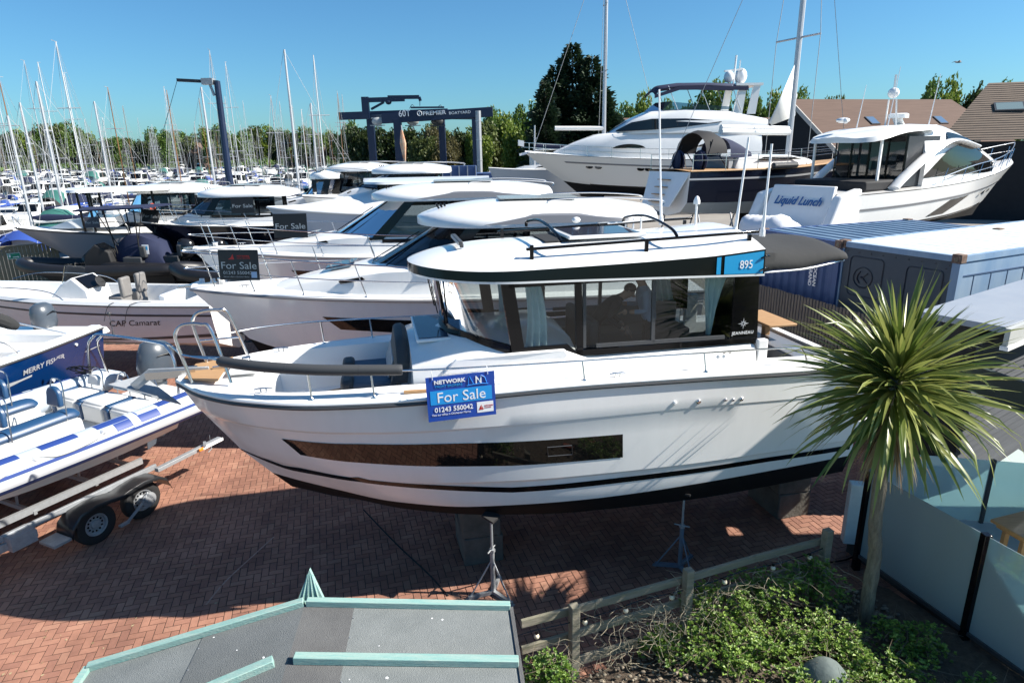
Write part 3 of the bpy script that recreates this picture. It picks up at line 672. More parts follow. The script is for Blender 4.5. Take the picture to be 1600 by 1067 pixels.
# ---- rails
def rail_tube(pts, r=.013, nm='hand_rail', n=5): mb = MB(); mb.tube(arc(pts, n), r, 8); return mb.build(nm, STEEL, boat)
for sd_ in (-1, 1):
    def rp(u, z, inn=.12): return L2(u, sd_ * (gb(u)[0] - inn), z)
    rail_tube([rp(.42, 3.62, .16), rp(.8, 3.60), rp(1.5, 3.56), rp(2.6, 3.50), rp(3.9, 3.46), rp(5.3, 3.43), rp(6.55, 3.40), rp(7.9, 3.36), rp(8.1, 3.30), rp(8.2, 3.10)])
    for u in (1.62, 2.35, 4.95, 6.62):
        mb = MB(); top = interp([.4, 1.5, 2.6, 3.9, 6.6], [3.62, 3.56, 3.50, 3.46, 3.40], u); gz = gb(u)[1] + .06
        mb.tube([L2(u + .02, sd_ * (gb(u)[0] - .07), gz), L2(u, sd_ * (gb(u)[0] - .12), top)], .012, 7); mb.lathe([(.03, -.005), (.028, .012), (.014, .03)], c=L2(u + .02, sd_ * (gb(u)[0] - .07), gz), n=10); mb.build('stanchion', STEEL, boat)
# charcoal padded cushion along near bow rail
mb = MB(); cp = arc([L2(.55, -(gb(.55)[0] - .15), 3.60), L2(1.0, -(gb(1.0)[0] - .12), 3.585), L2(1.7, -(gb(1.7)[0] - .12), 3.55), L2(2.4, -(gb(2.4)[0] - .12), 3.52), L2(2.72, -(gb(2.72)[0] - .12), 3.505)], 7)
mb.tube(cp, [.045] + [.066] * (len(cp) - 2) + [.06], 14); rc = mb.build('rail_cushion', CUSH, boat)
for k in (11, 19):
    mb = MB(); mb.tube([cp[k] - (cp[k + 1] - cp[k]).normalized() * .004, cp[k] + (cp[k + 1] - cp[k]).normalized() * .004], .0675, 14); mb.build('cushion_seam', DGREY, boat)
# bow pulpit: two tall hoops and cross bars
for (y, du) in ((-.42, 0.0), (.42, .04)):
    mb = MB(); mb.tube(arc([L2(.12 + du, y * .82, 3.25), L2(.02 + du, y * .8, 3.78), L2(.04 + du, y * .8, 3.93), L2(.14 + du, y * .82, 4.0), L2(.34 + du, y * .9, 4.0), L2(.46 + du, y * 1.0, 3.92), L2(.62 + du, y * 1.25, 3.26)], 6), .021, 9); mb.build('bow_pulpit_hoop', STEEL, boat)
    mb = MB(); mb.tube([L2(.05 + du, y * .8, 3.60), L2(.54 + du, y * 1.12, 3.58)], .015, 7); mb.build('pulpit_brace', STEEL, boat)
mb = MB(); mb.tube(arc([L2(.05, -.34, 3.62), L2(.30, -.48, 3.60), L2(.6, -.66, 3.605)], 5), .015, 7); mb.build('pulpit_brace', STEEL, boat)
# anchor on bow roller, pointing out over the bow
mb = MB(); mb.box(-.50, .30, -.06, .06, 3.24, 3.27, M=MBF); mb.box(-.50, .1, -.075, -.06, 3.24, 3.34, M=MBF); mb.box(-.50, .1, .06, .075, 3.24, 3.34, M=MBF); mb.build('bow_roller', STEEL, boat)
mb = MB(); mb.prism([L2(.25, 0, 3.33), L2(-.48, 0, 3.36), L2(-.72, 0, 3.18), L2(-.66, 0, 3.08), L2(-.40, 0, 3.27), L2(.25, 0, 3.27)], MBF.to_3x3() @ Vector((0, .04, 0)))
an = mb.build('anchor_shank', GALV, boat, bevel=.006)
mb = MB(); t_ = L2(-.22, .02, 2.80); top_ = L2(-.70, .02, 3.26)
mb.add([L2(-.98, .02, 3.20), L2(-.66, -.26, 3.20), L2(-.15, -.02, 2.86), L2(-.66, .30, 3.20), L2(-.64, .02, 3.08)], [(0, 1, 4), (1, 2, 4), (2, 3, 4), (3, 0, 4)]); f = mb.build('anchor_fluke', GALV, boat, flat=True)
sm = f.modifiers.new('thickness', 'SOLIDIFY'); sm.thickness = .018
# cleats, windlass, vents, drains
def cleat(c, ax, r=.1, parent=None, m=STEEL):
    ax = Vector(ax).normalized(); c = Vector(c); mb = MB()
    mb.tube([c - ax * r + Vector((0, 0, .045)), c - ax * r * .5 + Vector((0, 0, .052)), c + ax * r * .5 + Vector((0, 0, .052)), c + ax * r + Vector((0, 0, .045))], [.007, .012, .012, .007], 7)
    for q in (-.3, .3): mb.tube([c + ax * r * q, c + ax * r * q + Vector((0, 0, .05))], .012, 7)
    return mb.build('cleat', m, parent or boat)
cleat(L2(1.05, -.86, 3.215), XA, .11); cleat(L2(5.42, -1.40, 3.19), XA, .11); cleat(L2(1.05, .86, 3.215), XA, .11); cleat(L2(8.6, -1.36, 3.06), XA)
mb = MB(); mb.lathe([(.09, 0), (.09, .05), (.05, .07), (.06, .12), (.0, .13)], c=L2(.72, .05, 3.29), n=14); mb.bar(L2(.3, .0, 3.31), L2(.7, .02, 3.33), .05, .03); mb.build('windlass', STEEL, boat)
for (x, y, r_) in ((1054, 629, .028), (1091, 627, .035), (1133, 624, .022), (1145, 624, .022), (1158, 623, .03)):
    s, w = hm.solve(x, y, -1, .7, 6); c0 = hm.pt(s, w, -1, .0); q = hm.pt(s, w, -1, .03); mb = MB(); mb.tube([c0, c0.lerp(q, .6), q], [r_, r_, r_ * .6], 12); mb.build('hull_drain', STEEL if r_ != .028 else WHITE, boat)
for (x, y) in ((1141, 560), (1152, 559)):
    mb = MB(); c0 = L2(7.05 + (x - 1141) * .008, -1.145, 3.30); mb.tube([c0, c0 + Vector((0, -.012, 0))], .022, 10); mb.build('fuel_cap', STEEL, boat)
mb = MB(); mb.bar(L2(2.72, -1.30, 3.215), L2(3.22, -1.33, 3.21), .05, .03); mb.build('teak_step_inlay', TEAK, boat)
# aft cockpit: coamings, sofa, side lockers, teak table top, transom rail
mb = MB(); CZ = 2.60
mb.box(7.55, 9.05, -1.05, 1.05, CZ - .03, CZ, M=MBF); mb.build('cockpit_floor', WHITE2, boat)
mb = MB()
for sd_ in (-1, 1): mb.loft([[L2(u, sd_ * 1.02, gb(u)[1] + .065), L2(u, sd_ * 1.0, CZ)] for u in (7.55, 8.3, 9.1)])
mb.box(8.98, 9.1, -1.38, 1.38, CZ, 3.02, M=MBF); mb.build('cockpit_liner', WHITE2, boat)
mb = MB(); mb.box(8.45, 8.98, -.95, .95, CZ, 2.98, M=MBF); mb.box(7.9, 8.45, .45, .98, CZ, 2.98, M=MBF); mb.build('cockpit_bench', GREYP, boat, bevel=.03)
mb = MB(); mb.box(8.50, 9.0, .0, .98, 3.22, 3.26, M=MBF); mb.box(8.7, 8.8, .4, .5, 2.9, 3.22, M=MBF); mb.build('cockpit_table', TEAK, boat, bevel=.01)
mb = MB(); mb.tube(arc([L2(7.72, 1.30, 3.10), L2(7.80, 1.30, 3.36), L2(8.0, 1.30, 3.42), L2(8.9, 1.28, 3.42), L2(9.05, 1.25, 3.34), L2(9.05, 1.25, 3.08)], 5), .014, 8); mb.build('hand_rail', STEEL, boat)
mb = MB(); mb.prism([L2(7.58, -1.12, 3.1), L2(7.58, -1.02, 3.1), L2(7.74, -1.02, 3.1), L2(7.74, -1.12, 3.1)], (0, 0, .32)); mb.prism([L2(7.58, 1.12, 3.1), L2(7.58, 1.02, 3.1), L2(7.80, 1.02, 3.1), L2(7.80, 1.12, 3.1)], (0, 0, .5)); mb.build('coaming_end', WHITE, boat, bevel=.02)
mb = MB(); mb.box(9.1, 9.65, -1.15, 1.15, 1.95, 2.03, M=MBF); mb.build('swim_platform', WHITE2, boat, bevel=.02)
# trim: slim light line below the deck edge on the coachroof
# ================================================================== things on / under the boat
# blue sale board tied to the rail
SA = L2(3.18, -1.47, 3.43); SB = L2(4.02, -1.47, 3.46); 
A_ = P(669, 579, Y=6.78); 
sx = (MBF.to_3x3() @ Vector((1, 0, .02))).normalized(); sgm = frameM(L2(2.98, -1.56, 2.90), sx, (0, 0, 1))
board = thing('sale_board', 'blue for sale board tied to the near side rail of the white cabin cruiser', 'sign', L2(2.98, -1.56, 2.90), 0)
SWD, SHT = .82, .56
def sbx(x0, x1, y0, y1, z, m, nm, par=board): mb = MB(); mb.prism([sgm @ Vector((x0, y0, z - .002)), sgm @ Vector((x1, y0, z - .002)), sgm @ Vector((x1, y1, z - .002)), sgm @ Vector((x0, y1, z - .002))], sgm.to_3x3() @ Vector((0, 0, .002))); return mb.build(nm, m, par)
mb = MB(); mb.prism([sgm @ Vector(p) for p in ((0, 0, -.006), (SWD, 0, -.006), (SWD, SHT, -.006), (0, SHT, -.006))], sgm.to_3x3() @ Vector((0, 0, .006))); mb.build('panel', mat('board_blue', (.012, .065, .36), .35), board)
sbx(.04, SWD - .04, .21, .385, .003, mat('board_cyan', (.015, .30, .72), .35), 'name_band')
def stx(s, size, x, y, m=LETW, nm='lettering', xs=1, bold=.0, al='LEFT'): return text(nm, s, size, sgm @ Matrix.Translation((x, y, .005)), m, board, .001, al, xs=xs, bold=bold)
stx('For Sale', .185, .41, .235, LETW, al='CENTER', xs=.98); stx('NETWORK', .066, .095, .47, LETW, bold=.0022, xs=1.12); stx('YACHT BROKERS', .043, .10, .425, SKYBLUE, xs=.98)
stx('01243 550042', .086, .08, .115, LETW, bold=.0015, xs=.93); stx('Visit our office in Chichester Marina', .036, .045, .07, LETW, xs=.88)
stx('N', .13, .585, .43, LETW, bold=.003, xs=.8)
mb = MB()
for pts in ([(.50, .42), (.505, .50), (.52, .525), (.56, .43)], [(.625, .44), (.66, .525), (.70, .50), (.72, .43)], [(.48, .412), (.56, .42), (.66, .422), (.74, .412)]):
    mb.tube([sgm @ Vector((x, y, .005)) for x, y in pts], .005, 5)
mb.build('boat_logo', mat('logo_blue', (.03, .25, .7), .4), board)
sbx(.59, .79, .05, .185, .003, LETW, 'sticker'); mb = MB()
mb.add([sgm @ Vector(p) for p in ((.61, .085, .006), (.645, .085, .006), (.645, .155, .006), (.65, .085, .006), (.67, .085, .006), (.65, .14, .006))], [(0, 1, 2), (3, 4, 5)]); mb.build('sticker_sail', RED, board)
stx('NETWORK', .022, .68, .125, RED); stx('YACHTS', .022, .68, .10, RED)
mb = MB()
for x in (.08, .74): mb.tube([sgm @ Vector((x, SHT - .03, .008)), sgm @ Vector((x, SHT + .05, .005)), sgm @ Vector((x, SHT + .055, -.05)), sgm @ Vector((x, SHT - .03, -.015))], .004, 5)
mb.build('cable_tie', LETW, board)
# concrete keel blocks
BC = mat('block_concrete', (.13, .125, .11), .9, noise=.8, nscale=3, color2=(.065, .065, .055), bump=.5, bscale=25)
for i, (u, lab) in enumerate(((3.75, 'stacked concrete keel block under the middle of the white cabin cruiser'), (9.0, 'concrete keel block under the stern of the white cabin cruiser behind the palm'))):
    o = thing('keel_block', lab, 'block', L2(u, 0, 0), MA, 'keel blocks under the boat')
    for k, (h0, h1, sc, rz) in enumerate(((0, .46, .30, 2), (.462, .94, .29, -2))):
        mb = MB(); MM = MBF @ Matrix.Translation((u, 0, 0)) @ Matrix.Rotation(R(rz), 4, 'Z'); mb.box(-sc, sc, -.42, .42, h0, h1, M=MM); mb.build('concrete_slab', BC, o, bevel=.02)
# tripod jack stands
JB = mat('jack_blue', (.16, .22, .30), .55, metal=.3, noise=.5, nscale=10, color2=(.22, .20, .19))
def jack(loc, rz, top, label, m):
    o = thing('boat_stand', label, 'boat stand', loc, rz, 'tripod stands propping the hull'); M = WM[o.name]
    def W_(x, y, z): return M @ Vector((x, y, z))
    hx = [(.36 * math.cos(a), .36 * math.sin(a)) for a in (.3, .3 + 2.094, .3 + 4.188)]
    mb = MB(); mb.tube([W_(0, 0, .06), W_(0, 0, .72)], .032, 10); mb.build('main_post', m, o)
    for k, (x, y) in enumerate(hx):
        mb = MB(); mb.bar(W_(0, 0, .05), W_(x, y, .035), .05, .05); mb.tube([W_(x * .92, y * .92, .05), W_(0, 0, .58)], .011, 6); mb.box(-.03, .03, -.03, .03, 0, .02, M=M @ Matrix.Translation((x, y, 0))); mb.build('leg', m, o)
    mb = MB(); mb.tube([W_(0, 0, .7), W_(0, 0, top - .05)], .018, 8); mb.lathe([(.045, .70), (.045, .74)], c=WM[o.name].translation, n=6); mb.tube([W_(-.11, 0, .735), W_(.11, .02, .735)], .01, 6); mb.build('screw', GALV, o)
    mb = MB(); mb.prism([W_(-.1, -.09, top - .06), W_(.1, -.09, top - .06), W_(.1, .09, top), W_(-.1, .09, top)], (0, 0, .03)); mb.build('pad', RUBBER, o)
    return o
jack((-.33, 7.62, 0), R(60), 1.27, 'galvanised tripod stand beside the middle keel block', GALV)
jack((2.42, 8.12, 0), R(150), 1.27, 'blue-grey tripod stand under the aft half of the cruiser hull', JB)
jack(tuple(L2(4.0, 1.15, 0)), R(20), 1.27, 'tripod stand on the far side of the cruiser beyond the keel block', GALV)
# person standing in the saloon
def person(name, label, loc, rz, shirt, trouser, H_=1.72, bend=0.0, arms=((.28, .2, .95), (.22, -.22, 1.0)), skin=(.45, .27, .19)):
    o = thing(name, label, 'person', loc, rz); M = WM[o.name]; k = H_ / 1.75
    def T(p):
        x, y, z = p
        if z > .95: a = bend; zz = z - .95; x, z = x * math.cos(a) + zz * math.sin(a), .95 + zz * math.cos(a) - x * math.sin(a)
        return Vector((x, y, z)) * k
    V = [(0, 0, .95), (0, 0, 1.1), (0, 0, 1.28), (0, 0, 1.42), (0, 0, 1.5), (.01, 0, 1.57), (.02, 0, 1.66), (.01, 0, 1.73),
         (0, .17, 1.40), arms[0] and (.08, .25, 1.15), arms[0], (0, -.17, 1.40), (.08, -.26, 1.15), arms[1],
         (0, .1, .9), (.03, .11, .5), (0, .12, .09), (.16, .13, .04), (0, -.1, .9), (.02, -.11, .5), (-.03, -.12, .09), (.13, -.13, .04)]
    Rr = [.14, .13, .155, .14, .06, .075, .095, .06, .07, .045, .033, .07, .045, .033, .09, .06, .045, .04, .09, .06, .045, .04]
    E_ = [(0, 1), (1, 2), (2, 3), (3, 4), (4, 5), (5, 6), (6, 7), (3, 8), (8, 9), (9, 10), (3, 11), (11, 12), (12, 13), (0, 14), (14, 15), (15, 16), (16, 17), (0, 18), (18, 19), (19, 20), (20, 21)]
    me = bpy.data.meshes.new('body'); me.from_pydata([tuple(T(v)) for v in V], E_, []); b = bpy.data.objects.new('body', me); col.objects.link(b)
    sk = b.modifiers.new('skin', 'SKIN'); sk.use_smooth_shade = True
    for i, v in enumerate(me.skin_vertices[0].data): v.radius = (Rr[i] * k * (.75 if i in (0, 1, 2, 3) else 1), Rr[i] * k); v.use_root = i == 0
    ss = b.modifiers.new('sub', 'SUBSURF'); ss.levels = ss.render_levels = 2
    dg = bpy.context.evaluated_depsgraph_get(); m2 = bpy.data.meshes.new_from_object(b.evaluated_get(dg)); bpy.data.objects.remove(b)
    b = bpy.data.objects.new('body', m2); col.objects.link(b); b.parent = o
    SK = mat('skin', skin, .5); m2.materials.clear(); [m2.materials.append(q) for q in (SK, shirt, trouser, RUBBER)]
    hipz = T((0, 0, .96)).z; neck = T((0, 0, 1.5)); wr = [T(arms[0]), T(arms[1])]
    mi = []
    for p in m2.polygons:
        c = p.center; q = 1
        if c.z < .12 * k: q = 3
        elif c.z < hipz: q = 2
        if (c - T((.01, 0, 1.64))).length < .165 * k: q = 0
        if min((c - wr[0]).length, (c - wr[1]).length) < .09: q = 0
        mi.append(q)
    m2.polygons.foreach_set('material_index', mi); m2.polygons.foreach_set('use_smooth', [True] * len(mi))
    mb = MB(); c = T((.0, 0, 1.685)); mb.ball(c + Vector((-.015, 0, .012)), (.098 * k, .09 * k, .085 * k), 14, 8); h = mb.build('hair', mat('hair_dark', (.02, .013, .008), .7), o, world=False)
    # face
    mb = MB(); f = T((.11, 0, 1.645)); mb.ball(f, (.02, .013, .022), 8, 6); mb.ball(T((.085, .085, 1.645)) * 1, (.012, .012, .02), 6, 5)
    for s_ in (-1, 1): mb.ball(T((.0, .088 * s_, 1.64)), (.018, .012, .028), 8, 6)
    mb.build('face', SK, o, world=False)
    # hands with five fingers
    for i, wv in enumerate(wr):
        d = (wv - T((.08, .25 if i == 0 else -.26, 1.15))).normalized(); mb = MB(); s_ = 1 if i == 0 else -1
        sdv = d.cross(Vector((0, 0, 1))).normalized()
        mb.ball(wv + d * .055, (.035, .03, .045), 8, 6)
        for q, ln in enumerate((.06, .075, .07, .055)):
            a = wv + d * .085 + sdv * (.024 - q * .016); mb.tube([a, a + d * ln * .55 + Vector((0, 0, -.006)), a + d * ln * .9 + Vector((0, 0, -.025))], [.009, .008, .006], 6)
        a = wv + d * .04 + sdv * .03; mb.tube([a, a + sdv * .025 + d * .03, a + sdv * .028 + d * .06], [.010, .009, .007], 6)
        mb.build('hand', SK, o, world=False)
    return o
person('person', 'person in a pale blue shirt and dark trousers standing inside the cruiser saloon', tuple(L2(6.35, -.25, 2.70)), MA + R(170), mat('shirt_pale_blue', (.28, .36, .48), .8), mat('trousers_dark', (.012, .013, .018), .8), 1.66, bend=.25, arms=((.32, .2, 1.2), (.34, -.18, 1.25)))
person('person', 'person in a dark top bending forward beside the helm seat inside the saloon', tuple(L2(5.62, .05, 2.70)), MA + R(-20), mat('top_dark', (.02, .02, .022), .8), MATS['trousers_dark'], 1.62, bend=.85, arms=((.42, .16, 1.2), (.42, -.15, 1.2)))
# ================================================================== OPEN BOATS AND TRAILER ON THE LEFT
def F_(o, deg): return Matrix.Translation(Vector(o)) @ Matrix.Rotation(R(deg), 4, 'Z')
def hull_of(M, L, B, zk, zb, za, Bc=.82, rake=.7, blunt=.05, zc=.45, stern=.9, flare=.0):
    """common planing hull: keel, chine, mid and gunwale rows"""
    s = [0, .06, .15, .3, .5, .75, 1]; D = (za - zk)
    k = [0, .22, .45, .74, .95, 1, stern]
    def tb(f, b0): return [max(b0, B * f * (x ** (1 + flare))) for x in k]
    return Hull(M, L, [
        dict(x0=rake * 2.0, s=[0, 1], b=[0, 0], z=[zk + .15 * D, zk]),
        dict(x0=rake * 1.35, s=s, b=[b * Bc for b in tb(1, .02)], z=[zk + zc * D * q for q in (1.45, 1.3, 1.15, 1, .85, .75, .72)]),
        dict(x0=rake * .7, s=s, b=[b * (Bc * .45 + .55) for b in tb(1, .04)], z=[lerp(zk + zc * D * q, lerp(zb, za, t), .45) for q, t in ((1.45, 0), (1.3, .1), (1.15, .2), (1, .4), (.85, .7), (.75, .9), (.72, 1))]),
        dict(x0=0, s=s, b=[max(blunt * 1.0, B * x ** .82) for x in k], z=[zb, lerp(zb, za, .12), lerp(zb, za, .3), lerp(zb, za, .55), lerp(zb, za, .8), lerp(zb, za, .95), za])])
def rubrail(h, parent, m=DGREY, r=.025, s1=1, inn=0, dz=0, nm='rub_rail'):
    for sd_ in (-1, 1): mb = MB(); mb.tube(h.edge(len(h.rows) - 1, sd_, off=.01 - inn, dz=dz, s1=s1), r, 6); mb.build(nm, m, parent)
def outboard(M, parent, m, sc=1.0, lower=True):
    """outboard engine: cowl, midsection, gearcase; x forward, z up, top of transom at origin"""
    mb = MB(); rows = []
    for z, w, l0, l1 in ((-.02, .12, -.12, .20), (.05, .19, -.20, .26), (.22, .22, -.26, .30), (.42, .21, -.26, .30), (.56, .17, -.20, .27), (.62, .09, -.1, .16)):
        rows.append([M @ (Vector((-.25 + lerp(l0, l1, .5 + .5 * math.cos(a)), w * math.sin(a) * (1 if abs(math.sin(a)) < .98 else 1.02), z)) * sc) for a in [2 * PI * k / 14 for k in range(14)]])
    mb.loft(rows, ring=True, caps=True); c = mb.build('engine_cowl', m, parent, angle=60)
    mb = MB()
    for sd_ in (-1, 1): mb.tube([M @ (Vector((-.38, .2 * sd_, .40)) * sc), M @ (Vector((-.25, .222 * sd_, .44)) * sc), M @ (Vector((-.1, .205 * sd_, .40)) * sc)], [.008, .018, .006], 6)
    mb.build('cowl_vent', BLACK, parent)
    if lower:
        mb = MB(); mb.box(-.38, -.14, -.09, .09, -.62, 0, M=M @ Matrix.Scale(sc, 4)); mb.box(-.50, -.10, -.13, .13, -.66, -.62, M=M @ Matrix.Scale(sc, 4)); mb.tube([M @ (Vector((-.02, 0, -.85)) * sc), M @ (Vector((-.12, 0, -.85)) * sc), M @ (Vector((-.42, 0, -.85)) * sc)], [.02, .06 * sc, .05 * sc], 10); mb.prism([M @ (Vector(p) * sc) for p in ((-.1, -.01, -.62), (-.34, -.01, -.62), (-.3, -.01, -1.0), (-.16, -.01, -1.08))], M.to_3x3() @ Vector((0, .02, 0)))
        mb.box(-.12, .06, -.14, .14, -.30, .05, M=M @ Matrix.Scale(sc, 4)); mb.build('engine_leg', m, parent, bevel=.01)
# ---------------- RIB on its trailer
RM0 = F_((-6.96, 11.6, 0), 245); RM = RM0 @ Matrix.Translation((0, -.5, 0)) @ Matrix.Diagonal((1, 1.5, 1, 1))
def rv0(x, y, z): return RM0 @ Vector((x, y, z))
def rv(x, y, z): return RM @ Vector((x, y, z))
rib = thing('rigid_inflatable', 'white and navy rigid inflatable with blue jockey seats, carried on a tandem trailer', 'inflatable boat', (-6.96, 11.6, 0), R(245))
TW = mat('tube_pale_grey', (.42, .48, .55), .45, noise=.2, nscale=2, color2=(.34, .39, .46), bump=.05, bscale=60)
TN = mat('tube_navy', (.02, .05, .22), .45, noise=.2, nscale=3, color2=(.03, .06, .2)); TG = mat('strake_white', (.56, .58, .61), .5, noise=.3, nscale=4, color2=(.5, .5, .5), stretch=(.3, 3, 3))
def tpath(sd_, n=44):
    pts = arc([(-.30, .95, 1.52), (1, .95, 1.53), (2.4, .95, 1.56), (3.8, .93, 1.62), (4.9, .76, 1.74), (5.7, .42, 1.90), (6.15, 0, 1.98)], 8)
    return [Vector((p.x, p.y * sd_ * 1.5 - .5, p.z)) for p in pts]
for sd_ in (1, -1):
    tp = tpath(sd_); mb = MB(); end = [Vector((-.75, 1.425 * sd_ - .5, 1.50)), Vector((-.5, 1.425 * sd_ - .5, 1.51))]
    mb.tube([RM0 @ p for p in end + tp], [.05, .17] + [.25] * len(tp), 20); mb.build('buoyancy_tube', TW, rib)
    def sector(a0, a1, x0, x1, m, nm, off=.004, k=4, taper=False):
        mb = MB(); rows = []
        for i, p in enumerate(tp):
            if not (x0 <= p.x <= x1): continue
            d = (tp[min(i + 1, len(tp) - 1)] - tp[max(i - 1, 0)]).normalized(); out = Vector((d.y, -d.x, 0)) * (-1); 
            if out.y * sd_ < 0: out = -out
            rows.append([RM0 @ (p + (out * math.cos(lerp(a0, a1, j / k)) + Vector((0, 0, 1)) * math.sin(lerp(a0, a1, j / k))) * (.25 + off)) for j in range(k + 1)])
        if len(rows) > 1: mb.loft(rows); mb.build(nm, m, rib)
    def sect2(a0, a1, x0, x1, m, nm, off=.004):
        global _k
        xs = [p for p in tp if x0 < p.x < x1]; mb = MB(); rows = []
        def at(x):
            for i in range(len(tp) - 1):
                if tp[i].x <= x <= tp[i + 1].x + 1e-6: return tp[i].lerp(tp[i + 1], (x - tp[i].x) / max(1e-6, tp[i + 1].x - tp[i].x))
            return tp[0]
        for x in [lerp(x0, x1, i / 8) for i in range(9)]:
            p = at(x); rows.append([RM0 @ (p + Vector((0, sd_ * math.cos(a), math.sin(a))) * (.25 + off)) for a in [lerp(a0, a1, j / 5) for j in range(6)]])
        mb.loft(rows); mb.build(nm, m, rib)
    sector(R(-62), R(-30), -.4, 6.2, TN, 'lower_band', .006)
    sector(R(-28), R(6), -.4, 6.2, TG, 'rubbing_strake', .016, 6)
    sector(R(8), R(19), -.4, 6.2, TN, 'navy_line', .006, 2)
    for x0, x1 in ((-.1, .65), (1.05, 1.75), (2.05, 2.6), (2.9, 3.4)): sect2(R(62), R(95), x0, x1, TN, 'navy_patch')
    sect2(R(26), R(60), .7, 1.5, TN, 'navy_patch')
    sect2(R(18), R(95), 1.08, 1.22, TW, 'tube_patch', .010)
    mb = MB(); q = [(1.70, 44), (1.85, 30), (2.2, 24), (2.5, 28), (2.75, 48), (3.3, 28), (3.7, 30), (3.95, 46)]
    mb.tube(arc([rv0(x, (1.425 + .275 * math.cos(R(a))) * sd_ - .5, 1.54 + .275 * math.sin(R(a))) for x, a in q], 5), .014, 6); mb.build('grab_rope', mat('rope_grey', (.42, .43, .42), .8, bump=.3, bscale=200), rib)
    for x in (1.70, 2.75, 3.95):
        mb = MB(); a = R(45); c_ = rv0(x, (1.425 + .25 * math.cos(a)) * sd_ - .5, 1.54 + .25 * math.sin(a)); nrm = RM.to_3x3() @ Vector((0, math.cos(a) * sd_, math.sin(a))); mb.tube([c_, c_ + nrm * .012, c_ + nrm * .04], [.055, .05, .02], 10); mb.build('rope_anchor', TG, rib)
hr = hull_of(RM @ Matrix.Translation((5.7, 0, 0)) @ Matrix.Rotation(PI, 4, 'Z'), 5.75, .86, .74, 1.55, 1.32, rake=.6, zc=.5)
hr.mesh('hull', [WHITE3], [0, 0, 0], rib, n=24); deck(hr, 'deck', WHITE2, rib, dz=-.12, crown=0)
BLUEV = mat('vinyl_navy', (.015, .055, .13), .38, bump=.05, bscale=90); WV = mat('vinyl_white', (.62, .62, .60), .45, bump=.05, bscale=90)
# helm pods: two long jockey consoles with navy cushions and four backrests
for y0 in (.18, -.62):
    mb = MB(); mb.box(1.35, 3.3, y0 - .19, y0 + .19, 1.2, 1.66, M=RM, taper=.02); mb.build('jockey_pod', WV, rib, bevel=.04)
    mb = MB(); mb.tube(arc([rv(1.38, y0, 1.66), rv(1.5, y0, 1.72), rv(2.3, y0, 1.72), rv(3.2, y0, 1.72), rv(3.3, y0, 1.66)], 5), [.10, .14] + [.175] * 17 + [.14, .10], 14, flat=.62); mb.build('jockey_cushion', BLUEV, rib)
def rest(x, y, z, m, nm='backrest', w=.125, h=.34, hoop=True, back=-.06):
    mb = MB(); rows = []
    for i in range(9):
        t = i / 8; a = lerp(-1, 1, t)
        rows.append([rv(x + dx, y + a * w * (1 if q < 2 else .9), z + zz) for q, (dx, zz) in enumerate([(0, 0), (.09, 0), (.06, h * (1 - .35 * abs(a) ** 3)), (-.01 + back * .3, h * (1 - .35 * abs(a) ** 3))])])
    mb.loft(rows, ring=True, caps=True); b = mb.build(nm, m, rib, bevel=.025)
    if hoop:
        mb = MB(); mb.tube(arc([rv(x + .02, y - w * .95, z - .42), rv(x - .01, y - w, z + .02), rv(x - .05, y - w * .8, z + h + .05), rv(x - .06, y, z + h + .12), rv(x - .05, y + w * .8, z + h + .05), rv(x - .01, y + w, z + .02), rv(x + .02, y + w * .95, z - .42)], 5), .012, 7); mb.build('backrest_hoop', STEEL, rib)
rest(2.45, .20, 1.93, BLUEV); rest(1.55, .16, 1.93, BLUEV); rest(1.72, -.68, 1.95, BLUEV)
# rear bench, three-seat, white panels with navy piping blocks
mb = MB(); mb.box(.28, .80, -.80, .80, 1.2, 1.56, M=RM); mb.build('bench_box', WHITE, rib, bevel=.03)
for k in range(3):
    y0 = -.8 + k * .535; mb = MB(); mb.box(.30, .86, y0 + .07, y0 + .46, 1.55, 1.66, M=RM); mb.box(.74, .90, y0 + .07, y0 + .46, 1.28, 1.62, M=RM); mb.build('bench_cushion', WV, rib, bevel=.035)
for k in range(4):
    y0 = -.8 + k * .535 - .03; mb = MB(); mb.box(.31, .87, y0 - .02, y0 + .08, 1.55, 1.665, M=RM); mb.box(.74, .905, y0 - .02, y0 + .08, 1.28, 1.62, M=RM); mb.build('bench_trim', BLUEV, rib, bevel=.03)
for y in (-.52, .0, .52): rest(.24, y, 1.72, WV, 'headrest', .12, .19)
# A-frame roll bar
mb = MB(); mb.tube(arc([rv(.05, -.86, 1.58), rv(-.02, -.84, 2.3), rv(-.06, -.72, 2.56), rv(-.08, -.5, 2.64), rv(-.08, .5, 2.64), rv(-.06, .72, 2.56), rv(-.02, .84, 2.3), rv(.05, .86, 1.58)], 5), .028, 9)
mb.tube(arc([rv(-.35, -.86, 1.56), rv(-.22, -.84, 2.28), rv(-.2, -.72, 2.52), rv(-.2, -.5, 2.60), rv(-.2, .5, 2.60), rv(-.2, .72, 2.52), rv(-.22, .84, 2.28), rv(-.35, .86, 1.56)], 5), .024, 9)
mb.build('roll_bar', STEEL, rib)
mb = MB(); a = rv(-.12, -.35, 2.66); mb.tube([a, a + Vector((0, 0, .09)), a + Vector((0, 0, .40))], [.025, .008, .004], 6); mb.ball(a + Vector((0, 0, .42)), .035, 8, 6); mb.build('stub_aerial', DGREY, rib)
mb = MB(); r_ = random.Random(4)
pts = [rv(.15 + .12 * math.cos(k * .9) + r_.uniform(-.05, .05), -.9 + .18 * math.sin(k * 1.1) + r_.uniform(-.04, .04), 1.86 + .02 * math.sin(k * 2) + .004 * k) for k in range(26)]
mb.tube(arc(pts, 3), .011, 5); mb.build('coiled_rope', RUBBER, rib)
OG = mat('engine_grey_blue', (.06, .075, .095), .34, coat=.15)
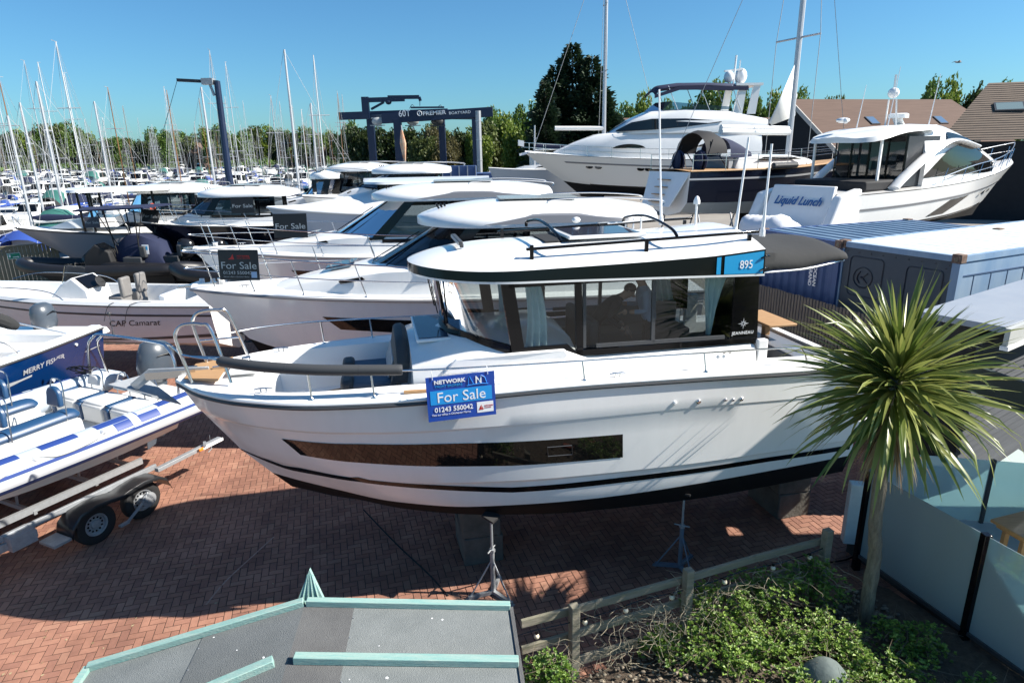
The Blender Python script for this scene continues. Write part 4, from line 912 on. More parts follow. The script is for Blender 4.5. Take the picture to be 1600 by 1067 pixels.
outboard(RM0 @ Matrix.Translation((-.35, -.82, 1.62)) @ Matrix.Rotation(R(-14), 4, 'Y'), rib, OG, 1.35)
mb = MB(); mb.box(-.75, 0, -.35, .35, 1.1, 1.45, M=RM); mb.build('transom', WHITE, rib, bevel=.02)
# trailer
TR = thing('boat_trailer', 'galvanised tandem axle boat trailer with black mudguards under the inflatable', 'trailer', rv(2.2, 0, 0), R(245))
for y in (.62, -.62):
    mb = MB(); mb.bar(rv(.75, y, .62), rv(5.2, y * .9, .66), .06, .11); mb.bar(rv(5.2, y * .9, .66), rv(6.9, 0, .62), .06, .11); mb.build('frame_rail', GALV, TR)
for x in (.9, 1.6, 2.6, 3.9, 5.1):
    mb = MB(); mb.bar(rv(x, -.62, .58), rv(x, .62, .58), .05, .07)
    for y in (-.3, .3): mb.bar(rv(x, y, .6), rv(x, y * 1.1, .86), .03, .03); mb.lathe([(.05, -.05), (.06, 0), (.05, .05)], c=(0, 0, 0), n=10, M=frameM(rv(x, y * 1.1, .84), (0, 0, 1), RM.to_3x3() @ Vector((0, 1, 0))))
    mb.build('cross_member', GALV, TR)

mb = MB(); mb.bar(rv(-.42, 1.08, .68), rv(1.0, 1.12, .70), .09, .07); mb.build('side_rail', GALV, TR, bevel=.004)
mb = MB(); mb.bar(rv(-.42, 1.14, .69), rv(.05, 1.14, .69), .012, .055); mb.build('side_decal', LETW, TR)
mb = MB(); mb.bar(rv(.05, 1.15, .70), rv(.15, 1.15, .70), .03, .06); mb.build('amber_marker', ORANGE, TR, bevel=.01)
mb = MB(); mb.bar(rv(-.1, 1.06, .73), rv(.02, 1.16, .75), .05, .05); mb.tube([rv(-.15, 1.1, .69), rv(-.15, 1.13, .60), rv(-.05, 1.14, .57)], .01, 5); mb.tube([rv(-.2, 1.08, .7), rv(-.21, 1.08, .85)], .004, 4); mb.build('clamp', GALV, TR)
# long side bar seen below the tube
mb = MB(); mb.bar(rv(.9, 1.02, .70), rv(4.6, .98, .72), .05, .09); mb.build('side_rail', GALV, TR, bevel=.004)
mb = MB(); mb.bar(rv(2.95, 1.05, .60), rv(4.9, .98, .60), .06, .12); mb.box(3.0, 3.35, .95, 1.12, .52, .74, M=RM); mb.build('drawbar_plate', GALV, TR, bevel=.004)
for y in (1.12, -1.12):
    for x in (1.38, 2.2):
        wh = MB(); Mx = RM0 @ Matrix.Translation((x, y * 1.5 - .5 if y > 0 else y * 1.5, .33))
        wh.lathe([(.19, -.085), (.27, -.095), (.315, -.08), (.33, -.05), (.33, .05), (.315, .08), (.27, .095), (.19, .085)], n=28, M=Mx @ Matrix.Rotation(R(90), 4, 'X'), caps=False); w = wh.build('wheel', RUBBER, TR)
        mb = MB(); mb.lathe([(.19, .05), (.185, .075), (.16, .07), (.15, .035), (.075, .03), (.06, .055), (.03, .06), (.001, .062)], n=24, M=Mx @ Matrix.Rotation(R(-90 if y > 0 else 90), 4, 'X'), caps=False); rim_ = mb.build('rim', GALV, w, world=True)
        mb = MB()
        for k in range(12):
            a = k * PI / 6; c_ = Mx @ Vector((.115 * math.cos(a), (.036 if y > 0 else -.036), .115 * math.sin(a))); d = RM.to_3x3() @ Vector((0, .003 if y > 0 else -.003, 0)); mb.tube([c_ - d, c_ + d], .017, 8)
        mb.build('rim_holes', BLACK, w)
    mb = MB(); rows = []
    pr = [(.92, .40), (.98, .58), (1.12, .68), (1.38, .715), (1.62, .69), (1.79, .655), (1.96, .69), (2.2, .715), (2.46, .68), (2.60, .56), (2.66, .38)]
    for x, z in pr: rows.append([rv(x, y - .15, z - .03), rv(x, y - .13, z), rv(x, y + .13, z), rv(x, y + .15, z - .05)])
    mb.loft(rows); g = mb.build('mudguard', mat('mudguard_black', (.015, .016, .018), .3), TR); so_ = g.modifiers.new('t', 'SOLIDIFY'); so_.thickness = .008
    mb = MB(); mb.box(2.66, 2.92, y - .12, y + .13, .36, .40, M=RM); mb.build('mudguard_step', GALV, TR)
mb = MB(); mb.lathe([(.13, 0), (.13, .02), (.05, .03)], n=16, M=RM @ Matrix.Translation((1.36, 1.24, .36)) @ Matrix.Rotation(R(-90), 4, 'X')); mb.bar(rv(1.48, 1.26, .36), rv(1.85, 1.30, .20), .05, .02); mb.bar(rv(1.82, 1.30, .21), rv(1.97, 1.30, .21), .07, .03); mb.tube([rv(1.36, 1.25, .50), rv(1.45, 1.27, .42), rv(1.40, 1.27, .33)], .016, 6); mb.build('wheel_clamp', GALV, TR)
# ---------------- navy-hulled fishing cruiser
BM = F_((-10.95, 7.7, 0), 86)
bb = thing('navy_hull_boat', 'navy blue hulled sports boat with white deck and grey outboard, beside the inflatable', 'boat', (-10.95, 7.7, 0), R(86))
NAVYH = mat('gelcoat_navy', (.001, .020, .085), .12, coat=.3)
hb = hull_of(BM, 6.5, 1.22, .75, 2.55, 2.28, rake=.9, zc=.4, stern=.97)
hb.mesh('hull', [NAVYH, BLACK], [1, 0, 0], bb, n=24); rubrail(hb, bb, DGREY, .022)
for sd_ in (-1, 1):
    mb = MB(); e0 = hb.edge(3, sd_, dz=.015, s0=.0, inn=0); e1 = hb.edge(3, sd_, dz=.07, inn=.06); e2 = hb.edge(3, sd_, dz=.07, inn=.26); e3 = hb.edge(3, sd_, dz=-.55, inn=.30); mb.loft([e0, e1, e2, e3]); mb.build('side_deck', WHITE, bb)
deck(hb, 'cockpit_floor', WHITE2, bb, dz=-.55, inn=.25, crown=0, s0=.2)
deck(hb, 'foredeck', WHITE, bb, dz=.07, inn=.1, crown=.05, s0=0, s1=.5)
mb = MB(); mb.box(5.9, 6.5, -1.08, 1.08, 1.8, 2.33, M=BM); mb.build('engine_well', WHITE, bb, bevel=.05)
mb = MB(); mb.box(5.25, 5.9, -.95, .95, 1.75, 2.12, M=BM); mb.build('stern_bench', WHITE2, bb, bevel=.04)
hb.strip(lambda t: (lerp(.2, 1, t), 1.10), lambda t: (lerp(.2, 1, t), .98), -1, .006).build('silver_stripe', LETS, bb)
def onhull(h, x, z, side=-1, off=.008):
    """point on the hull side at fore-aft x and height z"""
    s = .5; w = 2.2
    for it in range(30):
        p = h.pt(s, w, side, local=True); s += (x - p.x) / h.L * .9; s = min(max(s, .01), .99); w += (z - p.z) * 1.2; w = min(max(w, .05), len(h.rows) - 1.01)
    return h.pt(s, w, side, off)
def hull_text(nm, body, size, h, x0, x1, z0, z1, m, parent, side=-1, bold=.002, xs=1, shear=0, rev=False):
    a = onhull(h, x0, z0, side, .02); b = onhull(h, x1, z1, side, .02); up_ = onhull(h, x0, z0 + size, side, .02)
    if rev: a, b = b, a
    return text(nm, body, size, frameM(a, b - a, up_ - onhull(h, x0, z0, side, .02)), m, parent, .001, xs=xs, bold=bold, shear=shear)
# lettering: written from bow towards stern on this side
hull_text('hull_lettering', 'MERRY FISHER', .15, hb, 4.15, 6.3, 1.97, 1.97, LETS, bb, xs=1.15, shear=.1)
mb = MB(); q = [onhull(hb, x, z, -1, .012) for x, z in ((3.35, 2.12), (3.7, 1.93), (4.1, 1.91), (4.1, 1.87), (3.62, 1.83), (3.2, 2.12))]
mb.add(q, [tuple(range(6))]); q = [onhull(hb, x, z, -1, .012) for x, z in ((4.1, 1.91), (6.35, 1.92), (6.35, 1.90), (4.1, 1.87))]; mb.add(q, [(0, 1, 2, 3)]); mb.build('hull_emblem', LETS, bb, flat=True)
for x, z in ((2.1, 1.9), (5.6, 2.16), (4.9, 1.6)):
    mb = MB(); a = onhull(hb, x, z, -1, 0); b = onhull(hb, x, z, -1, .03); mb.tube([a, b], .03, 8); mb.build('hull_drain', LETW, bb)
outboard(BM @ Matrix.Translation((6.2, .12, 2.22)) @ Matrix.Rotation(PI, 4, 'Z') , bb, OG, 1.05, lower=False)
# folded bimini on poles, console and rails of the navy boat
mb = MB(); mb.tube(arc([BM @ Vector(p) for p in ((3.6, -.2, 3.05), (4.0, -.3, 3.18), (4.5, -.45, 3.05), (4.9, -.6, 2.75))], 6), [.05, .10] + [.13] * 14 + [.12, .10, .08], 10); mb.build('folded_bimini', CANVASK, bb)
for y, z in ((-.95, 2.35), (.95, 2.35)):
    mb = MB(); mb.tube([BM @ Vector((4.6, y * .5, 3.0)), BM @ Vector((5.75, y, z))], .016, 7); mb.build('bimini_pole', STEEL, bb)
mb = MB(); mb.tube(arc([BM @ Vector(p) for p in ((3.0, -1.05, 2.45), (3.2, -1.05, 2.72), (3.9, -1.1, 2.72), (4.2, -1.12, 2.40))], 5), .014, 7); mb.build('hand_rail', STEEL, bb)
mb = MB(); mb.box(2.6, 3.7, -.85, .2, 1.8, 2.9, M=BM, taper=.12); mb.build('console', WHITE, bb, bevel=.06)
mb = MB(); mb.box(6.5, 7.0, -1.0, -.2, 2.05, 2.2, M=BM, taper=.05); mb.box(6.5, 7.0, .35, 1.0, 2.05, 2.2, M=BM, taper=.05); mb.build('bathing_platform', WHITE, bb, bevel=.03)
# ---------------- white open boat with dark stripes behind
CMx = F_((-17.2, 18.9, 0), -5)
cb = thing('open_day_boat', 'long white centre console day boat with black hull stripes behind the navy boat', 'boat', (-17.2, 18.9, 0), R(-5))
hc = hull_of(CMx, 9.2, 1.32, .55, 2.45, 2.08, rake=.9, zc=.4, stern=.95)
hc.mesh('hull', [WHITE3], [0, 0, 0], cb, n=24); rubrail(hc, cb, DGREY, .02)
for sd_ in (-1, 1):
    mb = MB(); mb.loft([hc.edge(3, sd_, dz=.015), hc.edge(3, sd_, dz=.10, inn=.05), hc.edge(3, sd_, dz=.11, inn=.30), hc.edge(3, sd_, dz=-.45, inn=.36)]); mb.build('side_deck', WHITE, cb)
deck(hc, 'cockpit_floor', WHITE2, cb, dz=-.45, inn=.3, crown=0, s0=.15)
hc.strip(lambda t: (lerp(.1, 1, t), 2.62), lambda t: (lerp(.1, 1, t), 2.52), -1, .006).build('hull_stripe', DGREY, cb)
hc.strip(lambda t: (lerp(.5, 1, t), lerp(1.05, 1.62, t)), lambda t: (lerp(.5, 1, t), lerp(.98, 1.42, t)), -1, .006).build('hull_stripe', DGREY, cb)
hull_text('hull_lettering', 'CAP Camarat', .24, hc, 6.2, 8.2, 1.52, 1.58, LETK, cb, xs=1.1, shear=.25, bold=.001)
def cvv(x, y, z): return CMx @ Vector((x, y, z))
mb = MB(); mb.prism([cvv(3.95, -.42, 1.65), cvv(5.2, -.42, 1.65), cvv(5.1, -.42, 2.35), cvv(4.7, -.42, 2.72), cvv(4.3, -.42, 2.5), cvv(3.9, -.42, 2.1)], CMx.to_3x3() @ Vector((0, .95, 0))); mb.build('console', WHITE, cb, bevel=.05)
mb = MB(); mb.loft([[cvv(4.15 + .25 * abs(t) ** 2, t * .45, 2.45), cvv(4.35 + .25 * abs(t) ** 2, t * .42, 3.05)] for t in [lerp(-1, 1, k / 8) for k in range(9)]]); mb.build('windscreen', glass('pale_glass', (.55, .62, .64)), cb)
mb = MB(); mb.prism([cvv(4.75, -.33, 2.68), cvv(5.12, -.33, 2.40), cvv(5.12, .40, 2.40), cvv(4.75, .40, 2.68)], (0, 0, .02)); mb.build('dash_panel', BLACK, cb)
mb = MB(); mb.lathe([(.16, -.01), (.18, 0), (.16, .01), (.15, 0)], n=18, M=frameM(cvv(5.22, .05, 2.52), (0, 1, 0), (-.5, 0, 1))); mb.bar(cvv(5.2, -.12, 2.50), cvv(5.24, .2, 2.52), .02, .02); mb.build('steering_wheel', RUBBER, cb)
for y in (-.28, .42): mb = MB(); mb.box(5.75, 6.2, y - .22, y + .22, 1.65, 2.2, M=CMx); mb.box(6.12, 6.26, y - .2, y + .2, 2.15, 2.72, M=CMx); mb.build('helm_seat', mat('seat_taupe', (.2, .19, .18), .6, noise=.4, nscale=6), cb, bevel=.05)
mb = MB(); mb.box(8.3, 9.1, -1.1, 1.1, 1.6, 2.2, M=CMx); mb.box(7.6, 7.85, -1.0, 1.0, 1.6, 2.35, M=CMx); mb.build('stern_bench', WHITE, cb, bevel=.06)
mb = MB(); mb.tube(arc([cvv(1.6, -1.0, 2.42), cvv(2.6, -1.1, 2.6), cvv(4.4, -1.15, 2.5), cvv(5.0, -1.17, 2.22)], 5), .014, 6); mb.tube(arc([cvv(1.6, 1.0, 2.42), cvv(2.6, 1.1, 2.6), cvv(4.4, 1.15, 2.5), cvv(5.0, 1.17, 2.22)], 5), .014, 6); mb.build('hand_rail', STEEL, cb)
for k in range(3): mb = MB(); mb.tube([cvv(7.7 + k * .35, 1.05, 2.05), cvv(7.7 + k * .35, 1.1, 2.4)], [.10, .07], 10); mb.build('fender', LETW, cb)
mb = MB(); mb.tube(arc([cvv(6.7, -1.15, 2.2), cvv(6.4, -1.33, 2.15), cvv(6.2, -1.38, 1.7)], 4), .008, 5); mb.tube(arc([cvv(7.5, -1.15, 2.2), cvv(7.0, -1.33, 2.15), cvv(6.75, -1.38, 1.55)], 4), .008, 5); mb.build('mooring_line', RUBBER, cb)
outboard(CMx @ Matrix.Translation((9.15, .1, 2.1)) @ Matrix.Rotation(PI, 4, 'Z'), cb, mat('engine_navy', (.02, .03, .06), .25, coat=.3), 1.3)
# ---------------- black inflatables
def black_rib(o, deg, L, label, top=False, name='black_inflatable', extra=0):
    M = F_(o, deg); t = thing(name, label, 'inflatable boat', o, R(deg)); V_ = lambda x, y, z: M @ Vector((x, y, z))
    for sd_ in (-1, 1):
        mb = MB(); p = arc([(L + .35, 1.0 * sd_, 1.35), (L * .7, 1.0 * sd_, 1.36), (L * .4, .98 * sd_, 1.4), (L * .18, .75 * sd_, 1.5), (.35, .35 * sd_, 1.62), (.1, 0, 1.66)], 6); mb.tube([V_(*q) for q in p], [.06, .2] + [.26] * (len(p) - 2), 14); mb.build('buoyancy_tube', mat('tube_black', (.010, .010, .012), .4, noise=.3, nscale=2, color2=(.02, .02, .022)), t)
    h = hull_of(M @ Matrix.Translation((.3, 0, 0)), L - .3, .85, .55, 1.45, 1.2, rake=.5); h.mesh('hull', [RUBBER], [0, 0, 0], t, n=14); deck(h, 'deck', RUBBER, t, dz=.0, crown=0)
    mb = MB(); mb.prism([V_(L * .42, -.4, 1.2), V_(L * .62, -.4, 1.2), V_(L * .60, -.4, 2.1), V_(L * .52, -.4, 2.45), V_(L * .44, -.4, 2.0)], M.to_3x3() @ Vector((0, .8, 0))); mb.build('console', CANVASN if top else RUBBER, t, bevel=.06)
    mb = MB(); mb.box(L * .68, L * .8, -.45, .45, 1.2, 1.85, M=M); mb.box(L * .79, L * .83, -.42, .42, 1.8, 2.3, M=M); mb.build('helm_seat', CUSH, t, bevel=.05)
    outboard(M @ Matrix.Translation((L + .05, 0, 1.75)) @ Matrix.Rotation(PI, 4, 'Z') @ Matrix.Rotation(R(-10), 4, 'Y'), t, mat('engine_black', (.012, .012, .014), .2, coat=.4), 1.35)
    return t, V_, M
black_rib((-21.2, 27.6, 0), 4, 6.6, 'black inflatable boat with a dark hoop, behind the white centre console boat')
t, V_, M = black_rib((-19.0, 28.7, 0), -6, 5.8, 'black inflatable with a navy canvas T-top and covered console', True)
mb = MB(); mb.loft([[V_(x, y, 3.86 + .05 * math.cos(y * 2) + (.03 * x)) for y in (-1, -.5, 0, .5, 1)] + [V_(x, y, 3.78 + .03 * x) for y in (1, 0, -1)] for x in (.6, 1.1, 2, 3, 3.8)], ring=True, caps=True); mb.build('t_top_canvas', CANVASN, t)
for x, dx in ((2.0, -.25), (2.9, .25)):
    for y in (-.7, .7): mb = MB(); mb.tube([V_(x, y * .7, 1.3), V_(x + dx, y, 3.83)], .028, 7); mb.tube([V_(x, y * .7, 2.3), V_(x + dx * 2.5, y, 3.83)], .02, 6); mb.build('t_top_leg', RUBBER, t)
mb = MB(); rows = []
for x, z, w in ((1.5, 1.5, .5), (1.8, 2.3, .6), (2.4, 2.75, .62), (3.0, 2.7, .62), (3.8, 2.4, .6), (4.1, 1.5, .55)): rows.append([V_(x, -w, 1.4), V_(x, -w * .95, z * .8), V_(x, -w * .6, z), V_(x, w * .6, z), V_(x, w * .95, z * .8), V_(x, w, 1.4)])
mb.loft(rows); mb.build('console_cover', CANVASN, t, angle=60)
mb = MB(); a = V_(3.2, -.70, 1.95); mb.prism([a, a + Vector((.28, 0, 0)), a + Vector((.28, .04, .4)), a + Vector((0, .04, .4))], (0, .01, 0)); mb.build('info_card', LETW, t)
mb = MB(); mb.prism([a + Vector((.03, -.006, .18)), a + Vector((.25, -.006, .18)), a + Vector((.25, .01, .33)), a + Vector((.03, .01, .33))], (0, .004, 0)); mb.build('card_picture', SKYBLUE, t)
black_rib((-13.6, 25.6, 0), 6, 5.0, 'low black inflatable among dark engines beyond the day boat stern')
black_rib((-15.2, 31.4, 0), 10, 5.2, 'small black inflatable under the dark hulled cabin boats')
# row of outboards display: dark engines on stands
for k, (x, y) in enumerate(((-11.6, 27.4), (-10.4, 28.0), (-12.8, 28.3))):
    M = F_((x, y, 0), 200 + 25 * k); o = thing('outboard_engine', ['black outboard engine on a stand below the dark hulled cruiser', 'black outboard engine on a stand nearest the steel bow rail', 'black outboard engine on a stand next to the black inflatables'][k], 'engine', (x, y, 0), R(200 + 25 * k))
    outboard(M @ Matrix.Translation((0, 0, 1.5)), o, MATS['engine_black'], 1.5)
    mb = MB(); 
    for yy in (-.3, .3): mb.tube([M @ Vector((0, 0, 1.3)), M @ Vector((.1, yy, .05)), M @ Vector((-.4, yy, .05))], .03, 6)
    mb.build('engine_stand', GALV, o)
# ================================================================== ROW OF CRUISERS BEHIND
blab_u = []; blab_ = ['under the fore part of the second cruiser', 'under the stern of the second cruiser', 'under the fore part of the third cruiser', 'under the stern of the third cruiser', 'under the bow of the hardtop cruiser by the hoist', 'under the stern of the hardtop cruiser by the hoist', 'under the bow of the wheelhouse boat with awning', 'under the stern of the wheelhouse boat with awning', 'under the small pale wheelhouse boat bow', 'under the small pale wheelhouse boat stern', 'under the dark hull with the red notice', 'under the stern of the dark hull with the red notice', 'under the dark hull behind the navy T-top', 'under the stern behind the navy T-top']
SMB = mat('sign_black', (.012, .012, .014), .45)
def saleboard(name, label, M, w=.62, h=.52, m=None, full=True):
    """dark sale board, M: lower-left corner frame, x right, y up"""
    o = thing(name, label, 'sign', M.translation, 0)
    mb = MB(); mb.prism([M @ Vector(p) for p in ((0, 0, -.006), (w, 0, -.006), (w, h, -.006), (0, h, -.006))], M.to_3x3() @ Vector((0, 0, .006))); mb.build('panel', m or SMB, o)
    T = lambda s, z, x, y, mm=LETS, al='CENTER', xs=1, b=0: text('lettering', s, z * h, M @ Matrix.Translation((x * w, y * h, .004)), mm, o, .001, al, xs=xs * w / h / 1.19, bold=b)
    T('For Sale', .33, .5, .37, xs=1.0)
    if full:
        T('01243 550042', .15, .46, .19, xs=1.0); T('NETWORK', .075, .63, .76, RED); T('YACHT BROKERS', .05, .63, .70, RED); T('Visit our office in Chichester Marina', .055, .42, .09, xs=.95)
        mb = MB(); mb.add([M @ Vector((x * w, y * h, .004)) for x, y in ((.25, .68), (.40, .68), (.37, .86), (.32, .74))], [(0, 1, 2, 3)]); mb.build('sail_mark', RED, o, flat=True)
        mb = MB(); mb.prism([M @ Vector((x * w, y * h, .004)) for x, y in ((.80, .08), (.94, .08), (.94, .28), (.80, .28))], M.to_3x3() @ Vector((0, 0, .001))); mb.build('sticker', mat('sticker_pale_blue', (.35, .5, .68), .5), o)
    return o
def cruiser(name, label, o, deg, L=10.4, B=1.62, zk=.9, zb=3.35, za=3.1, roof=(4.8, 9.8), zr=4.6, hullm=WHITE, botm=None, style='raked', stripe=True, rail=True, ws0=3.8, rw=1.42, window=True, blocks=True, cat='boat', lines=True, hatch=True):
    M = F_(o, deg); t = thing(name, label, cat, o, R(deg)); V_ = lambda x, y, z: M @ Vector((x, y, z)); D3 = M.to_3x3()
    h = hull_of(M, L, B, zk, zb, za, rake=.75, zc=.38, blunt=.15)
    h.mesh('hull', [hullm, ANTIF], [1, 0, 0], t, n=26); rubrail(h, t, DGREY if hullm != WHITE else mat('rub_grey', (.2, .2, .21), .4), .028)
    deck(h, 'deck', WHITE2, t, dz=.03, crown=.06)
    if window and hullm == WHITE:
        for sd_ in (-1, 1): h.strip(lambda q: (lerp(.25, .62, q), 2.5), lambda q: (lerp(.27, .62, q), 2.15), sd_, .006).build('hull_window', WINDOWK, t)
    # coachroof
    g = lambda x: h.row(3, min(max(x / L, 0), 1))
    c0 = .17 * L; c1 = roof[0] + .9; mb = MB(); rows = []
    for i in range(15):
        x = lerp(c0, L - .8, i / 14); bz = g(x); w = min(bz[1] - .38, lerp(.45, 1.25, min(1, (x - c0) / (.22 * L)))); zt = bz[2] + lerp(.06, .56 if style != 'vertical' else .5, min(1, (x - c0) / (ws0 - c0 + .5)) ** .8)
        rows.append([V_(x, -w - .08, bz[2]), V_(x, -w, zt - .04), V_(x, -w + .08, zt), V_(x, -w * .5, zt + .05), V_(x, 0, zt + .06), V_(x, w * .5, zt + .05), V_(x, w - .08, zt), V_(x, w, zt - .04), V_(x, w + .08, bz[2])])
    mb.loft(rows, caps=True); mb.build('coachroof', WHITE, t, angle=50)
    zs = g(ws0)[2] + .52
    wy = min(1.28, B - .36)
    r0, r1 = roof
    up_u = r0 + .5 if style == 'raked' else r0 + .55
    # windscreen (raked) : base curve -> top curve
    def wb(q): return (ws0 + 1.15 * abs(q) ** 2, wy * q, zs - .06 * q * q)
    def wtp(q): return (up_u + .55 * abs(q) ** 2, wy * .92 * q, zr + .02)
    N = 12; mb = MB(); mb.loft([[V_(*wb(lerp(-1, 1, k / N))), V_(*wtp(lerp(-1, 1, k / N)))] for k in range(N + 1)]); mb.build('windscreen', GBLUE, t)
    for q in (-.34, .34): mb = MB(); mb.bar(V_(*wb(q)), V_(*wtp(q)), .04, .03); mb.build('windscreen_mullion', BLACK, t)
    mb = MB(); mb.tube([V_(*wb(lerp(-1, 1, k / N))) for k in range(N + 1)], .035, 6); mb.build('windscreen_sill', BLACK, t)
    for q in (-.55, .1, .5):
        a = Vector(wb(q)); b = Vector(wtp(q)).lerp(Vector(wb(q + .12)), .3); mb = MB(); mb.tube([V_(a.x - .02, a.y, a.z + .04), V_(b.x - .05, b.y, b.z + .04)], .011, 5); mb.build('wiper', BLACK, t)
    for sd_ in (-1, 1):
        a = Vector(wb(sd_)); b = Vector(wtp(sd_)); dy = D3 @ Vector((0, -.04 * sd_, 0)); z1 = zs - .22
        mb = MB(); mb.prism([V_(a.x - .05, a.y, a.z - .04), V_(a.x + .32, a.y, a.z - .04), V_(b.x + .28, b.y, b.z), V_(b.x - .02, b.y, b.z)], dy)
        mb.prism([V_(a.x + .3, a.y, a.z - .02), V_(a.x + .3, a.y, a.z - .12), V_(r1 - .7, a.y, z1 - .04), V_(r1 - .7, a.y, z1 + .08)], dy)
        mb.prism([V_(b.x, b.y, b.z - .12), V_(r1 - .7, b.y, b.z - .12), V_(r1 - .7, b.y, b.z), V_(b.x, b.y, b.z)], dy)
        mb.prism([V_(r1 - .9, a.y, z1), V_(r1 - .7, a.y, z1), V_(r1 - .7, b.y, b.z), V_(r1 - .9, b.y, b.z)], dy)
        for x in (lerp(a.x, r1, .42), lerp(a.x, r1, .62)): mb.prism([V_(x, a.y, z1), V_(x + .06, a.y, z1), V_(x + .06, b.y, b.z), V_(x, b.y, b.z)], dy)
        mb.build('window_frame', BLACK, t)
        mb = MB(); mb.add([V_(a.x + .2, a.y - .015 * sd_, z1), V_(r1 - .75, a.y - .015 * sd_, z1), V_(r1 - .75, b.y - .015 * sd_, b.z), V_(b.x + .1, b.y - .015 * sd_, b.z)], [(0, 1, 2, 3)]); mb.build('side_window', GSMOKE, t)
    mb = MB(); mb.box(ws0 + 1.0, r1 - .8, -wy * .8, wy * .8, g(6)[2] - .45, g(6)[2] - .4, M=M); mb.box(ws0 + 1.9, ws0 + 2.4, -.8, -.2, zs - .9, zs - .1, M=M); mb.box(ws0 + 1.9, ws0 + 2.4, .1, .7, zs - .9, zs - .1, M=M); mb.box(ws0 + .9, ws0 + 1.5, -wy * .8, wy * .8, zs - .25, zs - .05, M=M); mb.build('saloon_fittings', DGREY, t, bevel=.03)
    # roof
    def hw(x): tt = min(1, (x - r0) / 1.6); ta = max(0, (x - (r1 - 1.2)) / 1.2); return rw * (1 - (1 - tt) ** 2.2) ** .55 * (1 - .35 * ta ** 2)
    xs = [r0 + .001] + [r0 + 1.6 * (i / 10) ** 1.8 for i in range(1, 11)] + [lerp(r0 + 1.6, r1, i / 12) for i in range(1, 13)]
    lift = lambda x: .10 * math.sin(PI * min(1, (x - r0) / (r1 - r0)))
    mb = MB(); rows = []; und = []
    for x in xs:
        y = hw(x); c = .22 * min(1, y / rw) ** 1.2; z = zr + .12 + lift(x)
        rows.append([V_(x, -y, zr + .02), V_(x, -y * 1.01, zr + .08), V_(x, -y * .96, z)] + [V_(x, y * lerp(-.88, .88, k / 6), z + .04 + c * (1 - abs(lerp(-.88, .88, k / 6)) ** 2)) for k in range(7)] + [V_(x, y * .96, z), V_(x, y * 1.01, zr + .08), V_(x, y, zr + .02)])
    mb.loft(rows, ring=True, caps=True); mb.build('roof', WHITE, t, angle=50)
    if stripe:
        for sd_ in (-1, 1):
            mb = MB(); rows = []
            for i in range(19):
                q = i / 18; x = lerp(r0 + 1.35, r1 - .15, q); y = hw(x) * 1.012; zz = zr + .10; top = min(1, q * 3.5) * min(1, (1 - q) * 2.2); 
                z = zr + .12 + lift(x)
                p0 = (y, zr + .085); p1 = (hw(x) * .975, z + .012); p2 = (hw(x) * .88, z + .065)
                rows.append([V_(x, sd_ * p0[0], p0[1]), V_(x, sd_ * lerp(p0[0], p1[0], top), lerp(p0[1], p1[1], top)), V_(x, sd_ * lerp(p0[0], p2[0], top), lerp(p0[1], p2[1] + .004, top))])
            mb.loft(rows); mb.build('roof_stripe', GREYP, t)
    mb = MB(); mb.prism([V_(lerp(r0, r1, .35), -.45, zr + .49), V_(lerp(r0, r1, .35), .45, zr + .49), V_(lerp(r0, r1, .68), .55, zr + .49), V_(lerp(r0, r1, .68), -.55, zr + .49)], (0, 0, .02)); mb.build('sunroof', mat('sunroof_grey', (.30, .33, .33), .2), t, bevel=.01)
    for sd_ in (-1, 1): mb = MB(); x = lerp(r0, r1, .55); mb.tube(arc([V_(x, .8 * sd_, zr + .36), V_(x + .05, .8 * sd_, zr + .48), V_(x + 1.2, .8 * sd_, zr + .50), V_(x + 2.3, .78 * sd_, zr + .42), V_(x + 2.35, .78 * sd_, zr + .3)], 4), .016, 6); mb.build('roof_rail', STEEL, t)
    mb = MB()
    for k in range(3): mb.tube([V_(r0 + .55 + .05 * k, -.28 + .08 * k, zr + .2), V_(r0 + .42 + .08 * k, -.28 + .1 * k, zr + .42)], .022, 6)
    mb.build('horn', BLACK, t)
    if hatch: mb = MB(); xh = lerp(c0, ws0, .52); zh = g(xh)[2] + .46; mb.prism([V_(xh, -.3, zh - .03), V_(xh + .6, -.3, zh + .07), V_(xh + .6, .3, zh + .07), V_(xh, .3, zh - .03)], (0, 0, .03)); mb.build('deck_hatch', mat('hatch_acrylic', (.01, .02, .05), .05), t)
    if lines:
        for sd_ in (-1, 1): mb = MB(); mb.prism([V_(lerp(c0, ws0, .7), sd_ * .95, g(3)[2] + .30), V_(lerp(c0, ws0, .95), sd_ * 1.12, g(3)[2] + .40), V_(lerp(c0, ws0, .98), sd_ * 1.12, g(3)[2] + .34), V_(lerp(c0, ws0, .72), sd_ * .95, g(3)[2] + .24)], D3 @ Vector((0, .02 * sd_, 0))); mb.build('side_vent', WINDOWK, t)
    if rail:
        for lv, dz in (('top', .78), ('mid', .42)):
            pts = [V_(x, -(g(max(x, .2))[1] - .10), g(x)[2] + dz * (1 if x < 1 else lerp(1, .72, (x - 1) / (L * .6))) ) for x in [L * .62, L * .5, L * .35, L * .2, L * .08, .12]]
            p2 = [V_(x, (g(max(x, .2))[1] - .10), g(x)[2] + dz * (1 if x < 1 else lerp(1, .72, (x - 1) / (L * .6)))) for x in [.12, L * .08, L * .2, L * .35, L * .5, L * .62]]
            mb = MB(); mb.tube(arc(pts + [V_(-.12, 0, g(0)[2] + dz * 1.02)] + p2, 5), .015 if lv == 'top' else .011, 6); mb.build('bow_rail', STEEL, t)
